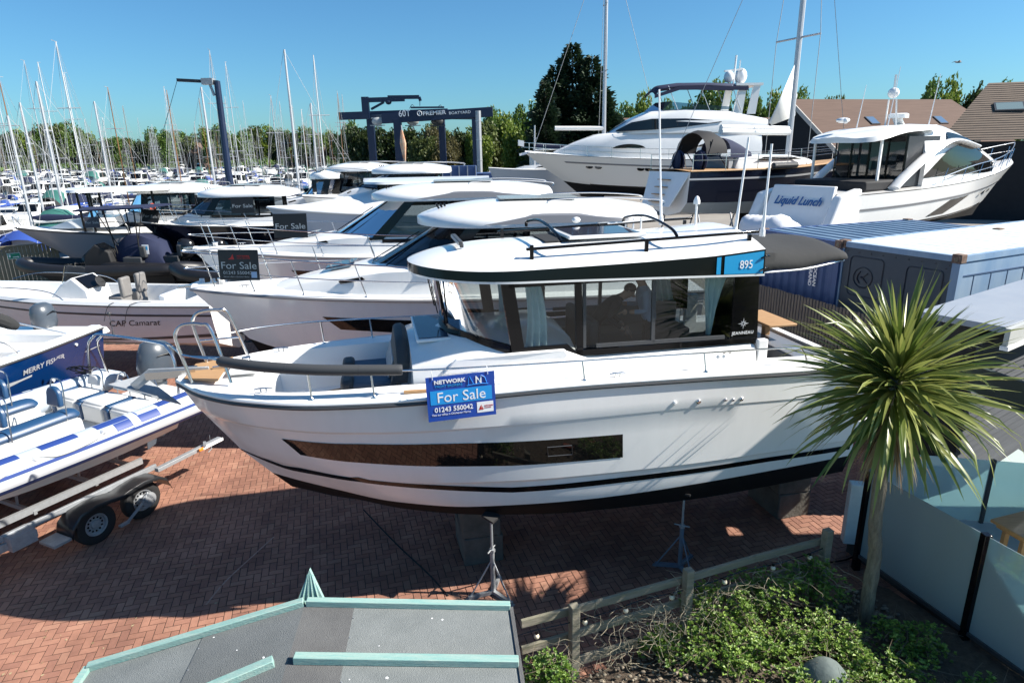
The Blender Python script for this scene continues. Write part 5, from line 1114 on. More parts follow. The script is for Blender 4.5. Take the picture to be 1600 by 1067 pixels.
        for sd_ in (-1, 1):
            for x in (.35, L * .12, L * .22, L * .34, L * .47, L * .6): 
                mb = MB(); dz = .78 * (1 if x < 1 else lerp(1, .72, (x - 1) / (L * .6))); mb.tube([V_(x + .18, sd_ * (g(x)[1] - .12), g(x)[2] + .04), V_(x, sd_ * (g(x)[1] - .10), g(x)[2] + dz)], .013, 6); mb.lathe([(.035, 0), (.03, .015), (.014, .03)], c=V_(x + .18, sd_ * (g(x)[1] - .12), g(x)[2] + .04), n=8); mb.build('stanchion', STEEL, t)
    cleat(V_(1.2, -(g(1.2)[1] - .28), g(1.2)[2] + .09), D3 @ Vector((1, 0, 0)), .12, t); cleat(V_(1.2, (g(1.2)[1] - .28), g(1.2)[2] + .09), D3 @ Vector((1, 0, 0)), .12, t)
    mb = MB(); mb.lathe([(.08, 0), (.07, .1), (.09, .14), (.0, .15)], c=V_(.6, 0, g(.6)[2] + .07), n=12); mb.bar(V_(-.3, 0, g(0)[2] + .03), V_(.5, 0, g(.3)[2] + .1), .12, .05); mb.build('windlass', STEEL, t)
    if blocks:
        for x in (L * .4, L * .85):
            mb = MB(); mb.box(x - .3, x + .3, -.4, .4, 0, zk + .02, M=M); b = mb.build('keel_block', BC, None, bevel=.02); tag(b, 'concrete keel block, ' + blab_[len(blab_u) % len(blab_)], 'block', 'keel blocks under the row of cruisers'); setorigin(b, V_(x, 0, 0)); blab_u.append(1)
    return t, h, V_, M
t, h, V_, M = cruiser('cabin_cruiser', 'white cruiser with grey roof stripe, directly behind the nearest cruiser', (-6.75, 13.4, 0), 5, L=10.6, B=1.7, zb=3.3, za=3.15, roof=(4.8, 9.75), zr=4.52, rw=1.45)
xd = M.to_3x3() @ Vector((1, -.05, 0))
saleboard('sale_board', 'black for sale board tied to the bow rail of the second cruiser', frameM(V_(.85, -.78, 3.60), M.to_3x3() @ Vector((1, -.25, .0)), Vector((-.02, .1, 1))), .86, .60)
t, h, V_, M = cruiser('cabin_cruiser', 'white cruiser with grey roof stripe and blue-tinted screen, third from the front', (-9.2, 18.7, 0), 5, L=11, B=1.75, zb=3.38, za=3.15, roof=(5.2, 10.4), zr=4.66, rw=1.45, ws0=4.1)
saleboard('sale_board', 'black for sale board half hidden by the sign in front, on the third cruiser', frameM(V_(2.55, -.95, 3.75), M.to_3x3() @ Vector((1, -.12, 0)), Vector((0, .1, 1))), .95, .66, full=False)
# plain white covered cruiser with high white foredeck
M = F_((-9.7, 26.2, 0), 3); t = thing('covered_cruiser', 'large white cruiser with long smooth foredeck cover, behind the third cruiser', 'boat', (-9.7, 26.2, 0), R(3)); V_ = lambda x, y, z: M @ Vector((x, y, z))
h = hull_of(M, 11.5, 1.9, .9, 3.95, 3.6, rake=1.0, zc=.35, blunt=.1); h.mesh('hull', [mat('gelcoat_pale_blue', (.52, .58, .68), .2), ANTIF], [1, 0, 0], t, n=24); rubrail(h, t, WHITE, .04)
mb = MB(); rows = []
for i in range(20):
    x = 11.3 * i / 19; g_ = h.row(3, min(1, x / 11.5)); top = g_[2] + interp([0, 1, 3, 5, 6, 11.3], [.05, .12, .5, .92, .95, .7], x)
    rows.append([V_(x, lerp(-1, 1, k / 10) * g_[1], lerp(g_[2], top, 1 - abs(lerp(-1, 1, k / 10)) ** 3.2)) for k in range(11)])
mb.loft(rows); mb.build('deck_cover', WHITE2, t)
for (y0, lab_) in ((0, 0),):
    mb = MB(); rows = []
    for x in [3.9, 4.0, 4.3, 4.9, 6, 7.5, 8.6, 8.9]: w = 1.45 * (1 - (1 - min(1, (x - 3.88) / 1.4)) ** 2.2) ** .55; rows.append([V_(x, -w, 4.80), V_(x, -w * .95, 4.88), V_(x, 0, 5.0), V_(x, w * .95, 4.88), V_(x, w, 4.80), V_(x, 0, 4.78)])
    mb.loft(rows, ring=True, caps=True); mb.build('roof', WHITE, t)
    mb = MB(); mb.box(4.6, 8.3, -1.2, 1.2, 4.3, 4.8, M=M); mb.build('window_band', WINDOWK, t)
saleboard('sale_board', 'black for sale board beside the third cruiser bow, far behind the front sign', frameM(Vector((-11.6, 27.2, 3.65)), (1, 0, 0), (0, .1, 1)), .95, .62, full=False)
# two hardtop cruisers farther back
t, h, V_, M = cruiser('hardtop_cruiser', 'white hardtop cruiser with slim dark windows in front of the boat hoist', (-10.0, 31.8, 0), 2, L=10, B=1.6, roof=(3.4, 7.2), zr=4.98, ws0=2.6, zb=4.0, za=3.8, zk=1.1, stripe=False, rail=False)
t, h, V_, M = cruiser('hardtop_cruiser', 'white wheelhouse boat with dark hull window and folded awning beside the hoist', (-13.4, 36.5, 0), 0, L=9.5, B=1.6, roof=(3.4, 7.0), zr=5.0, ws0=2.9, zb=3.7, za=3.5, stripe=False, rail=False)
t, h, V_, M = cruiser('wheelhouse_boat', 'pale small wheelhouse boat behind the third cruiser sale boards', (-13.6, 33.2, 0), 0, L=9.0, B=1.5, zb=3.6, za=3.3, roof=(3.6, 4.9), zr=4.75, ws0=3.2, rw=.9, stripe=False, rail=False)
saleboard('sale_board', 'black for sale board on the pale wheelhouse boat', frameM(V_(1.3, -1.4, 3.55), (1, 0, 0), (0, .05, 1)), .9, .55, full=False)
# dark hulled cabin boats
DH = mat('gelcoat_black_navy', (.004, .005, .012), .15, coat=.3)
t, h, V_, M = cruiser('dark_hull_cruiser', 'dark hulled cruiser with white cabin and red notice in its windscreen', (-16.6, 29.4, 0), 4, L=8.2, B=1.45, zk=.8, zb=3.12, za=2.95, roof=(2.6, 6.9), zr=4.2, ws0=2.0, hullm=DH, botm=DH, stripe=False, rw=1.25)
mb = MB(); mb.prism([V_(3.15, -.55, 3.75), V_(3.15, .35, 3.75), V_(3.4, .35, 4.02), V_(3.4, -.55, 4.02)], (-.01, 0, 0)); mb.build('red_notice', RED, t)
saleboard('sale_board', 'tilted black for sale board on the bow of the dark hulled cruiser', frameM(V_(.3, -.75, 3.25), (1, -.1, -.1), (-.35, .3, .9)), .75, .55, full=False)
t, h, V_, M = cruiser('dark_hull_cruiser', 'dark hulled cruiser with long white cabin roof and side curtains, behind the navy T-top', (-21.6, 33.4, 0), 3, L=9.2, B=1.5, zk=.7, zb=2.95, za=2.75, roof=(2.3, 6.6), zr=4.22, ws0=2.1, hullm=DH, stripe=False, rw=1.3)
# grey-hulled open boat with white hard top
M = F_((-22.6, 29.6, 0), 20); V_ = lambda x, y, z: M @ Vector((x, y, z))
t = thing('hard_top_boat', 'grey hulled boat with white hard top on black posts by the timber quay', 'boat', (-22.6, 29.6, 0), R(20))
h = hull_of(M, 8.5, 1.5, .3, 2.98, 2.5, rake=1.3, zc=.42); h.mesh('hull', [mat('gelcoat_mauve_grey', (.36, .33, .35), .25), WHITE3], [0, 0, 0], t, n=22); deck(h, 'deck', WHITE2, t, dz=.05); rubrail(h, t, DGREY)
mb = MB(); mb.loft([[V_(x, -w, 2.9), V_(x, -w * .9, z), V_(x, w * .9, z), V_(x, w, 2.9)] for x, w, z in ((1.4, .4, 2.95), (2.2, .8, 3.2), (3.2, 1.0, 3.35), (4.2, 1.0, 3.3), (4.3, 1, 2.9))]); mb.build('coachroof', WHITE, t)
mb = MB(); rows = []
for x, w in ((2.4, .5), (2.7, 1.0), (3.2, 1.3), (4.5, 1.4), (6.2, 1.35), (6.6, 1.1)): rows.append([V_(x, -w, 4.48), V_(x, -w * .9, 4.58), V_(x, 0, 4.68), V_(x, w * .9, 4.58), V_(x, w, 4.48), V_(x, 0, 4.45)])
mb.loft(rows, ring=True, caps=True); mb.build('hard_top', WHITE, t)
for x in (3.0, 3.4, 6.0): 
    for y in (-1.1, 1.1): mb = MB(); mb.bar(V_(x, y, 2.7), V_(x - .05, y, 4.5), .09, .09); mb.build('top_post', BLACK, t)
mb = MB(); mb.loft([[V_(2.9 + .5 * abs(q), q * 1.1, 3.25), V_(3.2 + .5 * abs(q), q * 1.05, 3.75)] for q in [lerp(-1, 1, k / 6) for k in range(7)]]); mb.build('windscreen', GBLUE, t)
mb = MB(); mb.tube(arc([V_(3.4, -1.35, 2.7), V_(3.5, -1.35, 3.1), V_(4.6, -1.4, 3.1), V_(4.8, -1.4, 2.7)], 4), .02, 6); mb.tube(arc([V_(.2, -.3, 3.0), V_(.0, 0, 3.5), V_(.2, .3, 3.0)], 4), .02, 6); mb.build('hand_rail', STEEL, t)
mb = MB(); mb.lathe([(.12, -.03), (.16, 0), (.12, .03), (.09, 0)], n=14, M=frameM(V_(5.9, -1.25, 3.75), (1, 0, 0), (0, .1, 1))); mb.build('life_ring', mat('lifebuoy_orange', (.75, .10, .03), .5), t)
saleboard('sale_board', 'small grey for sale board on the hard top boat by the quay', frameM(V_(3.1, -1.45, 2.95), (1, .1, 0), (0, .1, 1)), .65, .48, m=mat('board_slate', (.06, .06, .08), .5), full=False)
mb = MB(); mb.box(3.2, 3.8, -.4, .4, 0, .45, M=M); b = mb.build('keel_block', BC, None, bevel=.02); tag(b, 'concrete block under the grey hulled hard top boat', 'block', 'keel blocks under the row of cruisers'); setorigin(b, V_(3.5, 0, 0))
# ================================================================== RIGHT SIDE
CBLUE = mat('container_blue', (.035, .075, .20), .5, noise=.5, nscale=1.2, color2=(.09, .15, .28), bump=.1, bscale=8)
CDARK = mat('container_slate', (.042, .062, .085), .6, noise=.6, nscale=2, color2=(.07, .09, .11))
CPALE = mat('container_faded', (.16, .27, .42), .55, noise=.7, nscale=1.6, color2=(.30, .40, .50), stretch=(1, 1, .3))
CROOF = mat('container_roof', (.50, .54, .52), .6, noise=.8, nscale=1.1, color2=(.66, .64, .55), bump=.15, bscale=5)
RUST = mat('rusty_casting', (.13, .07, .045), .8, noise=.8, nscale=9, color2=(.25, .2, .17))
def container(name, label, c0, c1, L, H_, side_m, end_m, roof_m, corr_end=False, ribs=True):
    """c0,c1: the near end's top corners (left, right); body runs away from them"""
    c0 = Vector(c0); c1 = Vector(c1); ex = (c1 - c0); W_ = ex.length; ex.normalize(); ey = Vector((-ex.y, ex.x, 0)); 
    if ey.dot(Vector((1, 1, 0))) < 0: ey = -ey
    t = thing(name, label, 'container', (c0.x, c0.y, 0), math.atan2(ex.y, ex.x)); z1 = c0.z; z0 = z1 - H_
    V_ = lambda a, b, z: Vector((c0.x, c0.y, 0)) + ex * a + ey * b + Vector((0, 0, z))
    def wall(p, q, m, corr, nm, panels=0):
        p = Vector(p); q = Vector(q); d = q - p; l = d.length; d.normalize(); nrm = Vector((d.y, -d.x, 0)); mb = MB()
        if corr:
            n = int(l / .28); row0 = []; row1 = []
            for i in range(n):
                for f, dep in ((0, 0), (.32, 0), (.5, .05), (.82, .05)): a = p + d * (l * (i + f) / n) - nrm * dep; row0.append(a + Vector((0, 0, z0 + .12))); row1.append(a + Vector((0, 0, z1 - .14)))
            row0.append(q + Vector((0, 0, z0 + .12))); row1.append(q + Vector((0, 0, z1 - .14))); mb.loft([row0, row1])
        else: mb.add([p + Vector((0, 0, z0 + .1)), q + Vector((0, 0, z0 + .1)), q + Vector((0, 0, z1 - .1)), p + Vector((0, 0, z1 - .1))], [(0, 1, 2, 3)])
        return mb.build(nm, m, t, angle=20)
    e = .03
    wall(V_(0, e, 0), V_(W_, e, 0), end_m, corr_end, 'end_wall'); wall(V_(W_ - e, 0, 0), V_(W_ - e, L, 0), side_m, False if not ribs else True, 'side_wall'); wall(V_(e, L, 0), V_(e, 0, 0), side_m, True, 'side_wall'); wall(V_(W_, L - e, 0), V_(0, L - e, 0), side_m, True, 'end_wall')
    mb = MB()
    for (a, b) in ((0, 0), (W_ - .16, 0), (0, L - .16), (W_ - .16, L - .16)): 
        mb.prism([V_(a, b, z0), V_(a + .16, b, z0), V_(a + .16, b + .16, z0), V_(a, b + .16, z0)], (0, 0, H_))
    for zz in (z0, z1 - .13):
        mb.prism([V_(.16, .002, zz), V_(W_ - .16, .002, zz), V_(W_ - .16, .1, zz), V_(.16, .1, zz)], (0, 0, .128)); mb.prism([V_(.16, L - .1, zz), V_(W_ - .16, L - .1, zz), V_(W_ - .16, L - .003, zz), V_(.16, L - .003, zz)], (0, 0, .128))
        for a in (.002, W_ - .1): mb.prism([V_(a, .16, zz), V_(a + .098, .16, zz), V_(a + .098, L - .16, zz), V_(a, L - .16, zz)], (0, 0, .127))
    mb.build('frame', side_m, t, angle=20)
    rd = .012 if not ribs else .03; mb = MB(); n = int(L / .42); rows = []
    for i in range(n):
        for f, dz in ((.0, -rd), (.4, -rd), (.5, .0), (.9, .0)): b = .1 + (L - .2) * (i + f) / n; rows.append([V_(.08, b, z1 + dz - .01), V_(W_ - .08, b, z1 + dz - .01)])
    mb.loft(rows); mb.build('roof', roof_m, t, angle=15)
    for (a, b) in ((-.01, -.01), (W_ - .19, -.01), (-.01, L - .19), (W_ - .19, L - .19)):
        mb = MB(); mb.prism([V_(a, b, z1 - .16), V_(a + .2, b, z1 - .16), V_(a + .2, b + .2, z1 - .16), V_(a, b + .2, z1 - .16)], (0, 0, .19)); cc = mb.build('corner_casting', RUST, t, bevel=.015)
        mb = MB(); mb.prism([V_(a + .06, b - .003, z1 - .12), V_(a + .14, b - .003, z1 - .12), V_(a + .14, b - .003, z1 - .03), V_(a + .06, b - .003, z1 - .03)], ey * -.002); mb.build('casting_hole', BLACK, cc)
    return t, V_, W_, ex, ey, z0, z1
ZC = 3.72
t, V_, W_, ex, ey, z0, z1 = container('refrigerated_container', 'blue refrigerated container with dark panelled end and pale worn roof, behind the palm', P(1312, 376, Z=ZC), P(1503, 401, Z=ZC), 9, ZC, CPALE, CDARK, CROOF, ribs=False)
mb = MB()
for k in range(14): b = .6 + k * .62; mb.prism([V_(W_ - .028, b, z0 + .3), V_(W_ - .028, b + .02, z0 + .3), V_(W_ - .028, b + .02, z1 - .45), V_(W_ - .028, b, z1 - .45)], ex * .006)
mb.prism([V_(W_ - .028, .2, z1 - .45), V_(W_ - .028, 8.8, z1 - .45), V_(W_ - .028, 8.8, z1 - .42), V_(W_ - .028, .2, z1 - .42)], ex * .012); mb.build('panel_seams', mat('seam_blue', (.06, .11, .2), .6), t)
mb = MB()      # end hatch outlines, round emblem, rivets
def rr(a0, a1, z_0, z_1, r=.1):
    pts = []
    for (cx, cz, s0) in ((a1 - r, z_1 - r, 0), (a0 + r, z_1 - r, 90), (a0 + r, z_0 + r, 180), (a1 - r, z_0 + r, 270)):
        for k in range(5): an = R(s0 + k * 22.5); pts.append(V_(cx + r * math.cos(an), .02, cz + r * math.sin(an)))
    return pts
mb.tube(rr(.35, 1.2, z1 - 1.25, z1 - .32), .012, 5, closed=True); mb.tube(rr(1.75, 2.55, z1 - 1.55, z1 - .36), .012, 5, closed=True)
mb.tube([V_(.72 + .24 * math.cos(k * PI / 12), .018, z1 - .80 + .24 * math.sin(k * PI / 12)) for k in range(24)], .014, 5, closed=True); mb.build('hatch_outline', mat('slate_dark', (.02, .028, .045), .5), t)
mb = MB(); c_ = lambda x, z: V_(.72 + x, .012, z1 - .80 + z)
mb.tube(arc([c_(-.07, .14), c_(-.13, .05), c_(-.14, -.05), c_(-.07, -.14)], 4), .018, 5); mb.tube([c_(.12, .12), c_(.0, .0), c_(.12, -.12)], .018, 5); mb.ball(c_(-.02, 0), .035, 8, 6); mb.build('round_emblem', MATS['slate_dark'], t)
mb = MB()
for k in range(9): 
    for (a, z) in ((.25 + k * .3, z1 - .22), (.12, z1 - .3 - k * .3), (W_ - .28, z1 - .3 - k * .3)): c = V_(a, .028, z); mb.tube([c, c - ey * .012], .02, 6)
mb.build('rivets', MATS['slate_dark'], t)
t2, V2, W2, ex2, ey2, za, zb = container('shipping_container', 'dark blue corrugated container with ribbed roof and white lettering, beside the reefer', P(1187, 358, Z=ZC - .02), P(1313, 378, Z=ZC - .02) + Vector((0, -.05, 0)), 5.5, ZC - .05, CBLUE, CBLUE, mat('container_roof_blue', (.10, .17, .26), .5, noise=.5, nscale=1, color2=(.2, .3, .4)), corr_end=True)
for k, s in enumerate(('NZRU', 'GRAND')):
    a = V2(W2 - .75 + .0, -.012, zb - .75 - .0); text('container_lettering', 'OCEAN\nGRAND' if k else 'ZN', .15, frameM(V2(W2 - .62 - k * .0, -.012, zb - .45 - k * .95), (0, 0, -1), ex2) if False else frameM(V2(W2 - .75 + k * .0, -.012, zb - .35 - k * .35), Vector((0, 0, -1)), ex2), LETW, t2, .001, bold=.004)
# slatted fence
PAL = mat('fence_grey_wood', (.16, .145, .125), .85, noise=.7, nscale=6, color2=(.09, .085, .075), stretch=(4, 4, .5))
a = P(1160, 436, Z=2.35); b = P(1303, 477, Z=2.35); d = (b - a).normalized(); a = a - d * 1.2; Lf = 7.4
t = thing('slatted_fence', 'grey vertical slatted timber fence in front of the blue containers', 'fence', (a.x, a.y, 0), math.atan2(d.y, d.x)); nrm = Vector((d.y, -d.x, 0))
mb = MB(); r_ = random.Random(2)
for i in range(int(Lf / .105)): p = a + d * i * .105; p.z = 0; h_ = 2.35 + r_.uniform(-.015, .015); mb.prism([p, p + d * .075, p + d * .075 + nrm * .02, p + nrm * .02], (0, 0, h_))
mb.build('slats', PAL, t, flat=True)
for zz in (.5, 1.6): mb = MB(); p = a + Vector((0, 0, 0)) - nrm * .025; p.z = zz; mb.bar(p, p + d * Lf, .045, .09); mb.build('rail', PAL, t)
def yacht_side(V_, pts, y, m, t, nm, off=None, th=.02):
    mb = MB(); mb.prism([V_(x, y, z) for x, z in pts], (V_(0, 1, 0) - V_(0, 0, 0)) * th); return mb.build(nm, m, t)
# ---------------- sports yacht, bow right
bw = P(1578, 250, Y=44); st = P(1252, 330, Y=32.8); hd = Vector((st.x - bw.x, st.y - bw.y, 0)); LP = hd.length
ang = math.degrees(math.atan2(hd.y, hd.x)); M = F_((bw.x, bw.y, 0), ang); V_ = lambda x, y, z: M @ Vector((x, y, z)); D3 = M.to_3x3()
# x aft; heading aft is towards camera-left, so +y (rotated 90deg ccw) faces the camera
t = thing('sports_yacht', 'large white sports yacht with arched dark side windows, bow to the right', 'yacht', (bw.x, bw.y, 0), R(ang)); YS = t
zb = bw.z; h = hull_of(M, LP, 2.55, 1.0, zb - .05, 3.55, rake=1.9, zc=.42, blunt=.12, flare=0); h.mesh('hull', [WHITE, ANTIF], [1, 0, 0], t, n=30)
for sd_ in (1, -1):
    h.strip(lambda q: (lerp(0, 1, q), 2.30 + .0 * q), lambda q: (lerp(0, 1, q), 2.2), sd_, .03).build('rubbing_strake', GREYP, t)
    h.strip(lambda q: (lerp(.15, 1, q), 1.12), lambda q: (lerp(.15, 1, q), 1.02), sd_, .008).build('boot_stripe', BLACK, t)
    h.strip(lambda q: (lerp(.40, .52, q), 2.12), lambda q: (lerp(.50, .60, q), 1.25), sd_, .012).build('hull_window', WINDOWK, t)
    for s in (.235, .29):
        c = h.pt(s, 2.02, sd_, .0); o_ = h.pt(s, 2.02, sd_, .10); dd = (h.pt(s + .02, 2.02, sd_) - h.pt(s - .02, 2.02, sd_)).normalized(); up_ = (h.pt(s, 2.2, sd_) - h.pt(s, 1.8, sd_)).normalized(); mb = MB(); mb.add([o_ + dd * .30 * math.cos(k * PI / 8) + up_ * .15 * math.sin(k * PI / 8) for k in range(16)], [tuple(range(16))]); mb.build('porthole', WINDOWK, t)
g = lambda x: h.row(3, min(max(x / LP, 0), 1))
deck(h, 'deck', WHITE, t, dz=.04, crown=.1)
k_ = LP / 20.0
# superstructure: lofted, high arch
def sup(x): return interp([v * k_ for v in (2.8, 5, 7.5, 9.5, 12, 15, 17.6)], [.12, .85, 1.75, 2.65, 3.15, 3.1, 2.75], x)
def sw(x): return interp([v * k_ for v in (2.8, 5, 8, 17.6)], [.5, 1.5, 2.05, 2.15], x)
mb = MB(); rows = []
for i in range(26):
    x = lerp(2.8, 13.6, i / 25) * k_; z0_ = g(x)[2]; H1 = sup(x); w = sw(x)
    rows.append([V_(x, -w, z0_), V_(x, -w, z0_ + H1 * .42), V_(x, -w * .86, z0_ + H1 * .88), V_(x, -w * .6, z0_ + H1), V_(x, 0, z0_ + H1 * 1.03), V_(x, w * .6, z0_ + H1), V_(x, w * .86, z0_ + H1 * .88), V_(x, w, z0_ + H1 * .42), V_(x, w, z0_)])
mb.loft(rows, caps=True); mb.build('superstructure', WHITE, t, angle=50)
mb = MB(); rows = []
for x in (12.6, 13.2, 13.8, 14.4, 15, 15.6, 16.2, 16.8, 17.3, 17.6, 17.85, 18.0): q = max(0, (x - 16) / 2); x *= k_; z0_ = g(x)[2] + sup(min(x, 17.6 * k_)) - .12 * q * q; w = sw(x) * .97 * (1 - .45 * q ** 5); rows.append([V_(x, -w, z0_ - .22), V_(x, -w * .9, z0_), V_(x, 0, z0_ + .1), V_(x, w * .9, z0_), V_(x, w, z0_ - .22), V_(x, 0, z0_ - .2)])
mb.loft(rows, ring=True, caps=True); mb.build('hard_top', WHITE3, t)
for sd_ in (1, -1):
    def sidept(x, f): w = sw(x * k_); z0_ = g(x * k_)[2]; H1 = sup(x * k_); fy = interp([0, .42, .88, 1], [1, 1, .86, .6], f); return V_(x * k_, sd_ * (w * fy + .03), z0_ + H1 * f)
    def wstrip(x0, x1, fb, ft, nm, m=WINDOWK, n=16): mb = MB(); mb.loft([[sidept(lerp(x0, x1, i / n), ft(i / n)), sidept(lerp(x0, x1, i / n), lerp(ft(i / n), fb(i / n), .5)), sidept(lerp(x0, x1, i / n), fb(i / n))] for i in range(n + 1)]); mb.build(nm, m, t)
    wstrip(6.0, 13.6, lambda q: .16, lambda q: .16 + .60 * (1 - (2 * q - .75) ** 2 / 1.6) if q < 1 else .2, 'arched_window')
    wstrip(7.6, 11.6, lambda q: .80 - .1 * q, lambda q: .90 - .02 * q, 'upper_window')
    # swooping white arch behind the window
    mb = MB(); mb.tube(arc([sidept(8.6, .80) + D3 @ Vector((0, .05 * sd_, 0)), V_(11.5 * k_, sd_ * 2.2, g(9)[2] + 2.15), V_(13.6 * k_, sd_ * 2.28, g(9)[2] + 1.55), V_(15.6 * k_, sd_ * 2.3, g(9)[2] + .45), V_(16.4 * k_, sd_ * 2.3, g(9)[2] - .1)], 6), .30, 10, flat=.4); mb.build('side_arch', WHITE, t)
mb = MB(); mb.add([V_(15.1 * k_, -1.95, g(14)[2] + .2), V_(15.1 * k_, 1.95, g(14)[2] + .2), V_(15.1 * k_, 1.8, g(14)[2] + 2.75), V_(15.1 * k_, -1.8, g(14)[2] + 2.75)], [(0, 1, 2, 3)]); mb.build('saloon_doors', GSMOKE, t)
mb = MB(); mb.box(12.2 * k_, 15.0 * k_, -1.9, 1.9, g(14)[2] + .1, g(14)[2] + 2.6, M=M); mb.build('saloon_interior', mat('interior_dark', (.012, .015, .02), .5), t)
for y in (-1.0, 0, 1.0, 1.9, -1.9): mb = MB(); mb.bar(V_(15.14 * k_, y, g(14)[2] + .1), V_(15.14 * k_, y, g(14)[2] + 2.7), .06, .06); mb.build('door_frame', BLACK, t)
mb = MB(); mb.box(17.0 * k_, 17.1 * k_, 1.75, 1.85, g(14)[2], g(14)[2] + 2.7, M=M); mb.build('top_support', WHITE, t); mb = MB(); mb.box(17.0 * k_, 17.1 * k_, -1.85, -1.75, g(14)[2], g(14)[2] + 2.7, M=M); mb.build('top_support', WHITE, t)
mb = MB(); mb.box(15.4 * k_, 18.2 * k_, -2.0, 2.0, g(16)[2] + .05, g(16)[2] + .55, M=M); mb.build('cockpit_seating', mat('cover_black', (.012, .012, .014), .8), t, bevel=.1)
# transom with name, quarters and bathing platform
mb = MB(); mb.prism([V_(LP + .05, -1.7, 4.0), V_(LP + .05, 1.7, 4.0), V_(LP + .95, 1.9, 1.6), V_(LP + .95, -1.9, 1.6)], D3 @ Vector((-.25, 0, 0))); mb.build('transom_door', WHITE, t, bevel=.05)
for sd_ in (-1, 1): mb = MB(); mb.prism([V_(LP - 1.2, sd_ * 2.35, 3.9), V_(LP + .5, sd_ * 2.4, 3.6), V_(LP + 1.6, sd_ * 2.4, 1.6), V_(LP - 1.2, sd_ * 2.35, 1.6)], D3 @ Vector((0, -sd_ * .5, 0))); mb.build('quarter', WHITE, t, bevel=.12)
A0 = V_(LP + .05, 0, 4.0); A1 = V_(LP + .95, 0, 1.6); upd = (A0 - A1).normalized(); yd = -(D3 @ Vector((0, 1, 0)))
wd = (D3 @ Vector((0, 1, 0))); side_r = wd if wd.x > 0 else -wd
text('yacht_name', 'Liquid Lunch', .60, frameM(A1.lerp(A0, .62) + D3 @ Vector((.10, 0, 0)), side_r, upd), mat('script_blue', (.03, .12, .32), .4), t, .01, 'CENTER', xs=.85, shear=.35, bold=.012)
mb = MB(); mb.box(LP - .2, LP + 3.2, -2.3, 2.3, 1.25, 1.5, M=M); mb.build('bathing_platform', WHITE, t, bevel=.05)
mb = MB(); mb.box(LP + .3, LP + 3.1, -2.2, 2.2, 1.502, 1.52, M=M); mb.build('platform_teak', TEAK, t)
for lv, r in ((.85, .028), (.48, .018)):
    for sd_ in (-1, 1):
        mb = MB(); mb.tube(arc([V_(x * k_, sd_ * (g(x * k_)[1] - .12), g(x * k_)[2] + lv * f) for x, f in ((14, .2), (12, .6), (9, 1), (6, 1), (3, 1.1), (.8, 1.25), (-.2, 1.35))], 4), r, 6); mb.build('guard_rail', STEEL, t)
for sd_ in (-1, 1):
    for x in (.2, 1.2, 2.6, 4.2, 6, 8, 10, 12): mb = MB(); mb.tube([V_(x * k_ + .25, sd_ * (g(x * k_)[1] - .15), g(x * k_)[2]), V_(x * k_ - .1, sd_ * (g(x * k_)[1] - .12), g(x * k_)[2] + .92)], .02, 5); mb.build('stanchion', STEEL, t)
mb = MB(); zr = g(12)[2] + 3.25; mb.lathe([(.5, .35), (.5, .55), (.4, .6)], c=V_(13.0 * k_, 0, zr - .1), n=14); mb.bar(V_(12.6 * k_, 0, zr - .3), V_(13.1 * k_, 0, zr + .25), .5, .08); mb.build('radar', WHITE, t)
for x, y, hh in ((14.5, -1.3, 2.0), (12.4, 1.3, 2.4), (15.8, 1.2, 2.6)): mb = MB(); mb.tube([V_(x * k_, y, zr - .2), V_(x * k_ - .4, y, zr + hh)], [.035, .015], 6); mb.build('whip_aerial', LETW, t)
mb = MB(); mb.tube([V_(13.6 * k_, .3, zr - .2), V_(13.9 * k_, .3, zr + 1.2)], .05, 6); mb.tube([V_(13.6 * k_, -.3, zr - .2), V_(13.9 * k_, -.1, zr + 1.2)], .04, 6); mb.ball(V_(13.9 * k_, .1, zr + 1.5), .28, 10, 8); mb.tube([V_(13.9 * k_, .1, zr + 1.7), V_(13.9 * k_, .1, zr + 2.4)], [.05, .07], 6); mb.ball(V_(16.6 * k_, -.7, zr + .15), (.35, .35, .14), 10, 6); mb.ball(V_(17.1 * k_, -.2, zr + .1), .14, 8, 6); mb.build('top_fittings', WHITE, t)
for x in (LP * .35, LP * .8):
    mb = MB(); mb.box(x - .4, x + .4, -.5, .5, 0, 1.08, M=M); b = mb.build('keel_block', BC, None, bevel=.03); tag(b, 'tall concrete block under the keel of the sports yacht', 'block', 'keel blocks under the sports yacht'); setorigin(b, V_(x, 0, 0))
# covered tender on the platform
tc = V_(LP + 2.2, 0, 1.52); TM = Matrix.Translation(tc) @ Matrix.Rotation(R(ang + 90), 4, 'Z'); V3 = lambda x, y, z: TM @ Vector((x, y, z))
t = thing('covered_tender', 'tender boat under a crumpled white cover on the sports yacht bathing platform', 'boat', tc, R(ang + 90))
mb = MB(); rows = []; rr_ = random.Random(5); sgn = 1 if (TM.to_3x3() @ Vector((1, 0, 0))).x < 0 else -1
for i in range(22):
    q = i / 21; x = lerp(1.9, -1.9, q) * sgn; w = .8 * (1 - abs(2 * q - 1) ** 4) + .05; hh = interp([0, .1, .45, .6, .8, 1], [.5, .95, 1.0, 1.15, .75, .3], q)
    rows.append([V3(x, w * math.cos(a) * (1 + .05 * math.sin(a * 7 + q * 20)), .35 + hh * .75 * max(-.25, math.sin(a)) * (1 + .06 * math.sin(q * 45 + a * 3))) for a in [PI * (-.15 + 1.3 * k / 16) for k in range(17)]])
mb.loft(rows, ring=True, caps=True); mb.build('cover', mat('cover_white', (.72, .73, .76), .7, bump=.5, bscale=4), t, angle=70)
mb = MB(); mb.loft([[V3(x * sgn, w * math.cos(a), .28 + .26 * math.sin(a)) for a in [PI * (1 + k / 8) for k in range(9)]] for x, w in ((1.8, .2), (1.4, .65), (0, .8), (-1.3, .7), (-1.8, .3))]); mb.build('hull', TW, t)
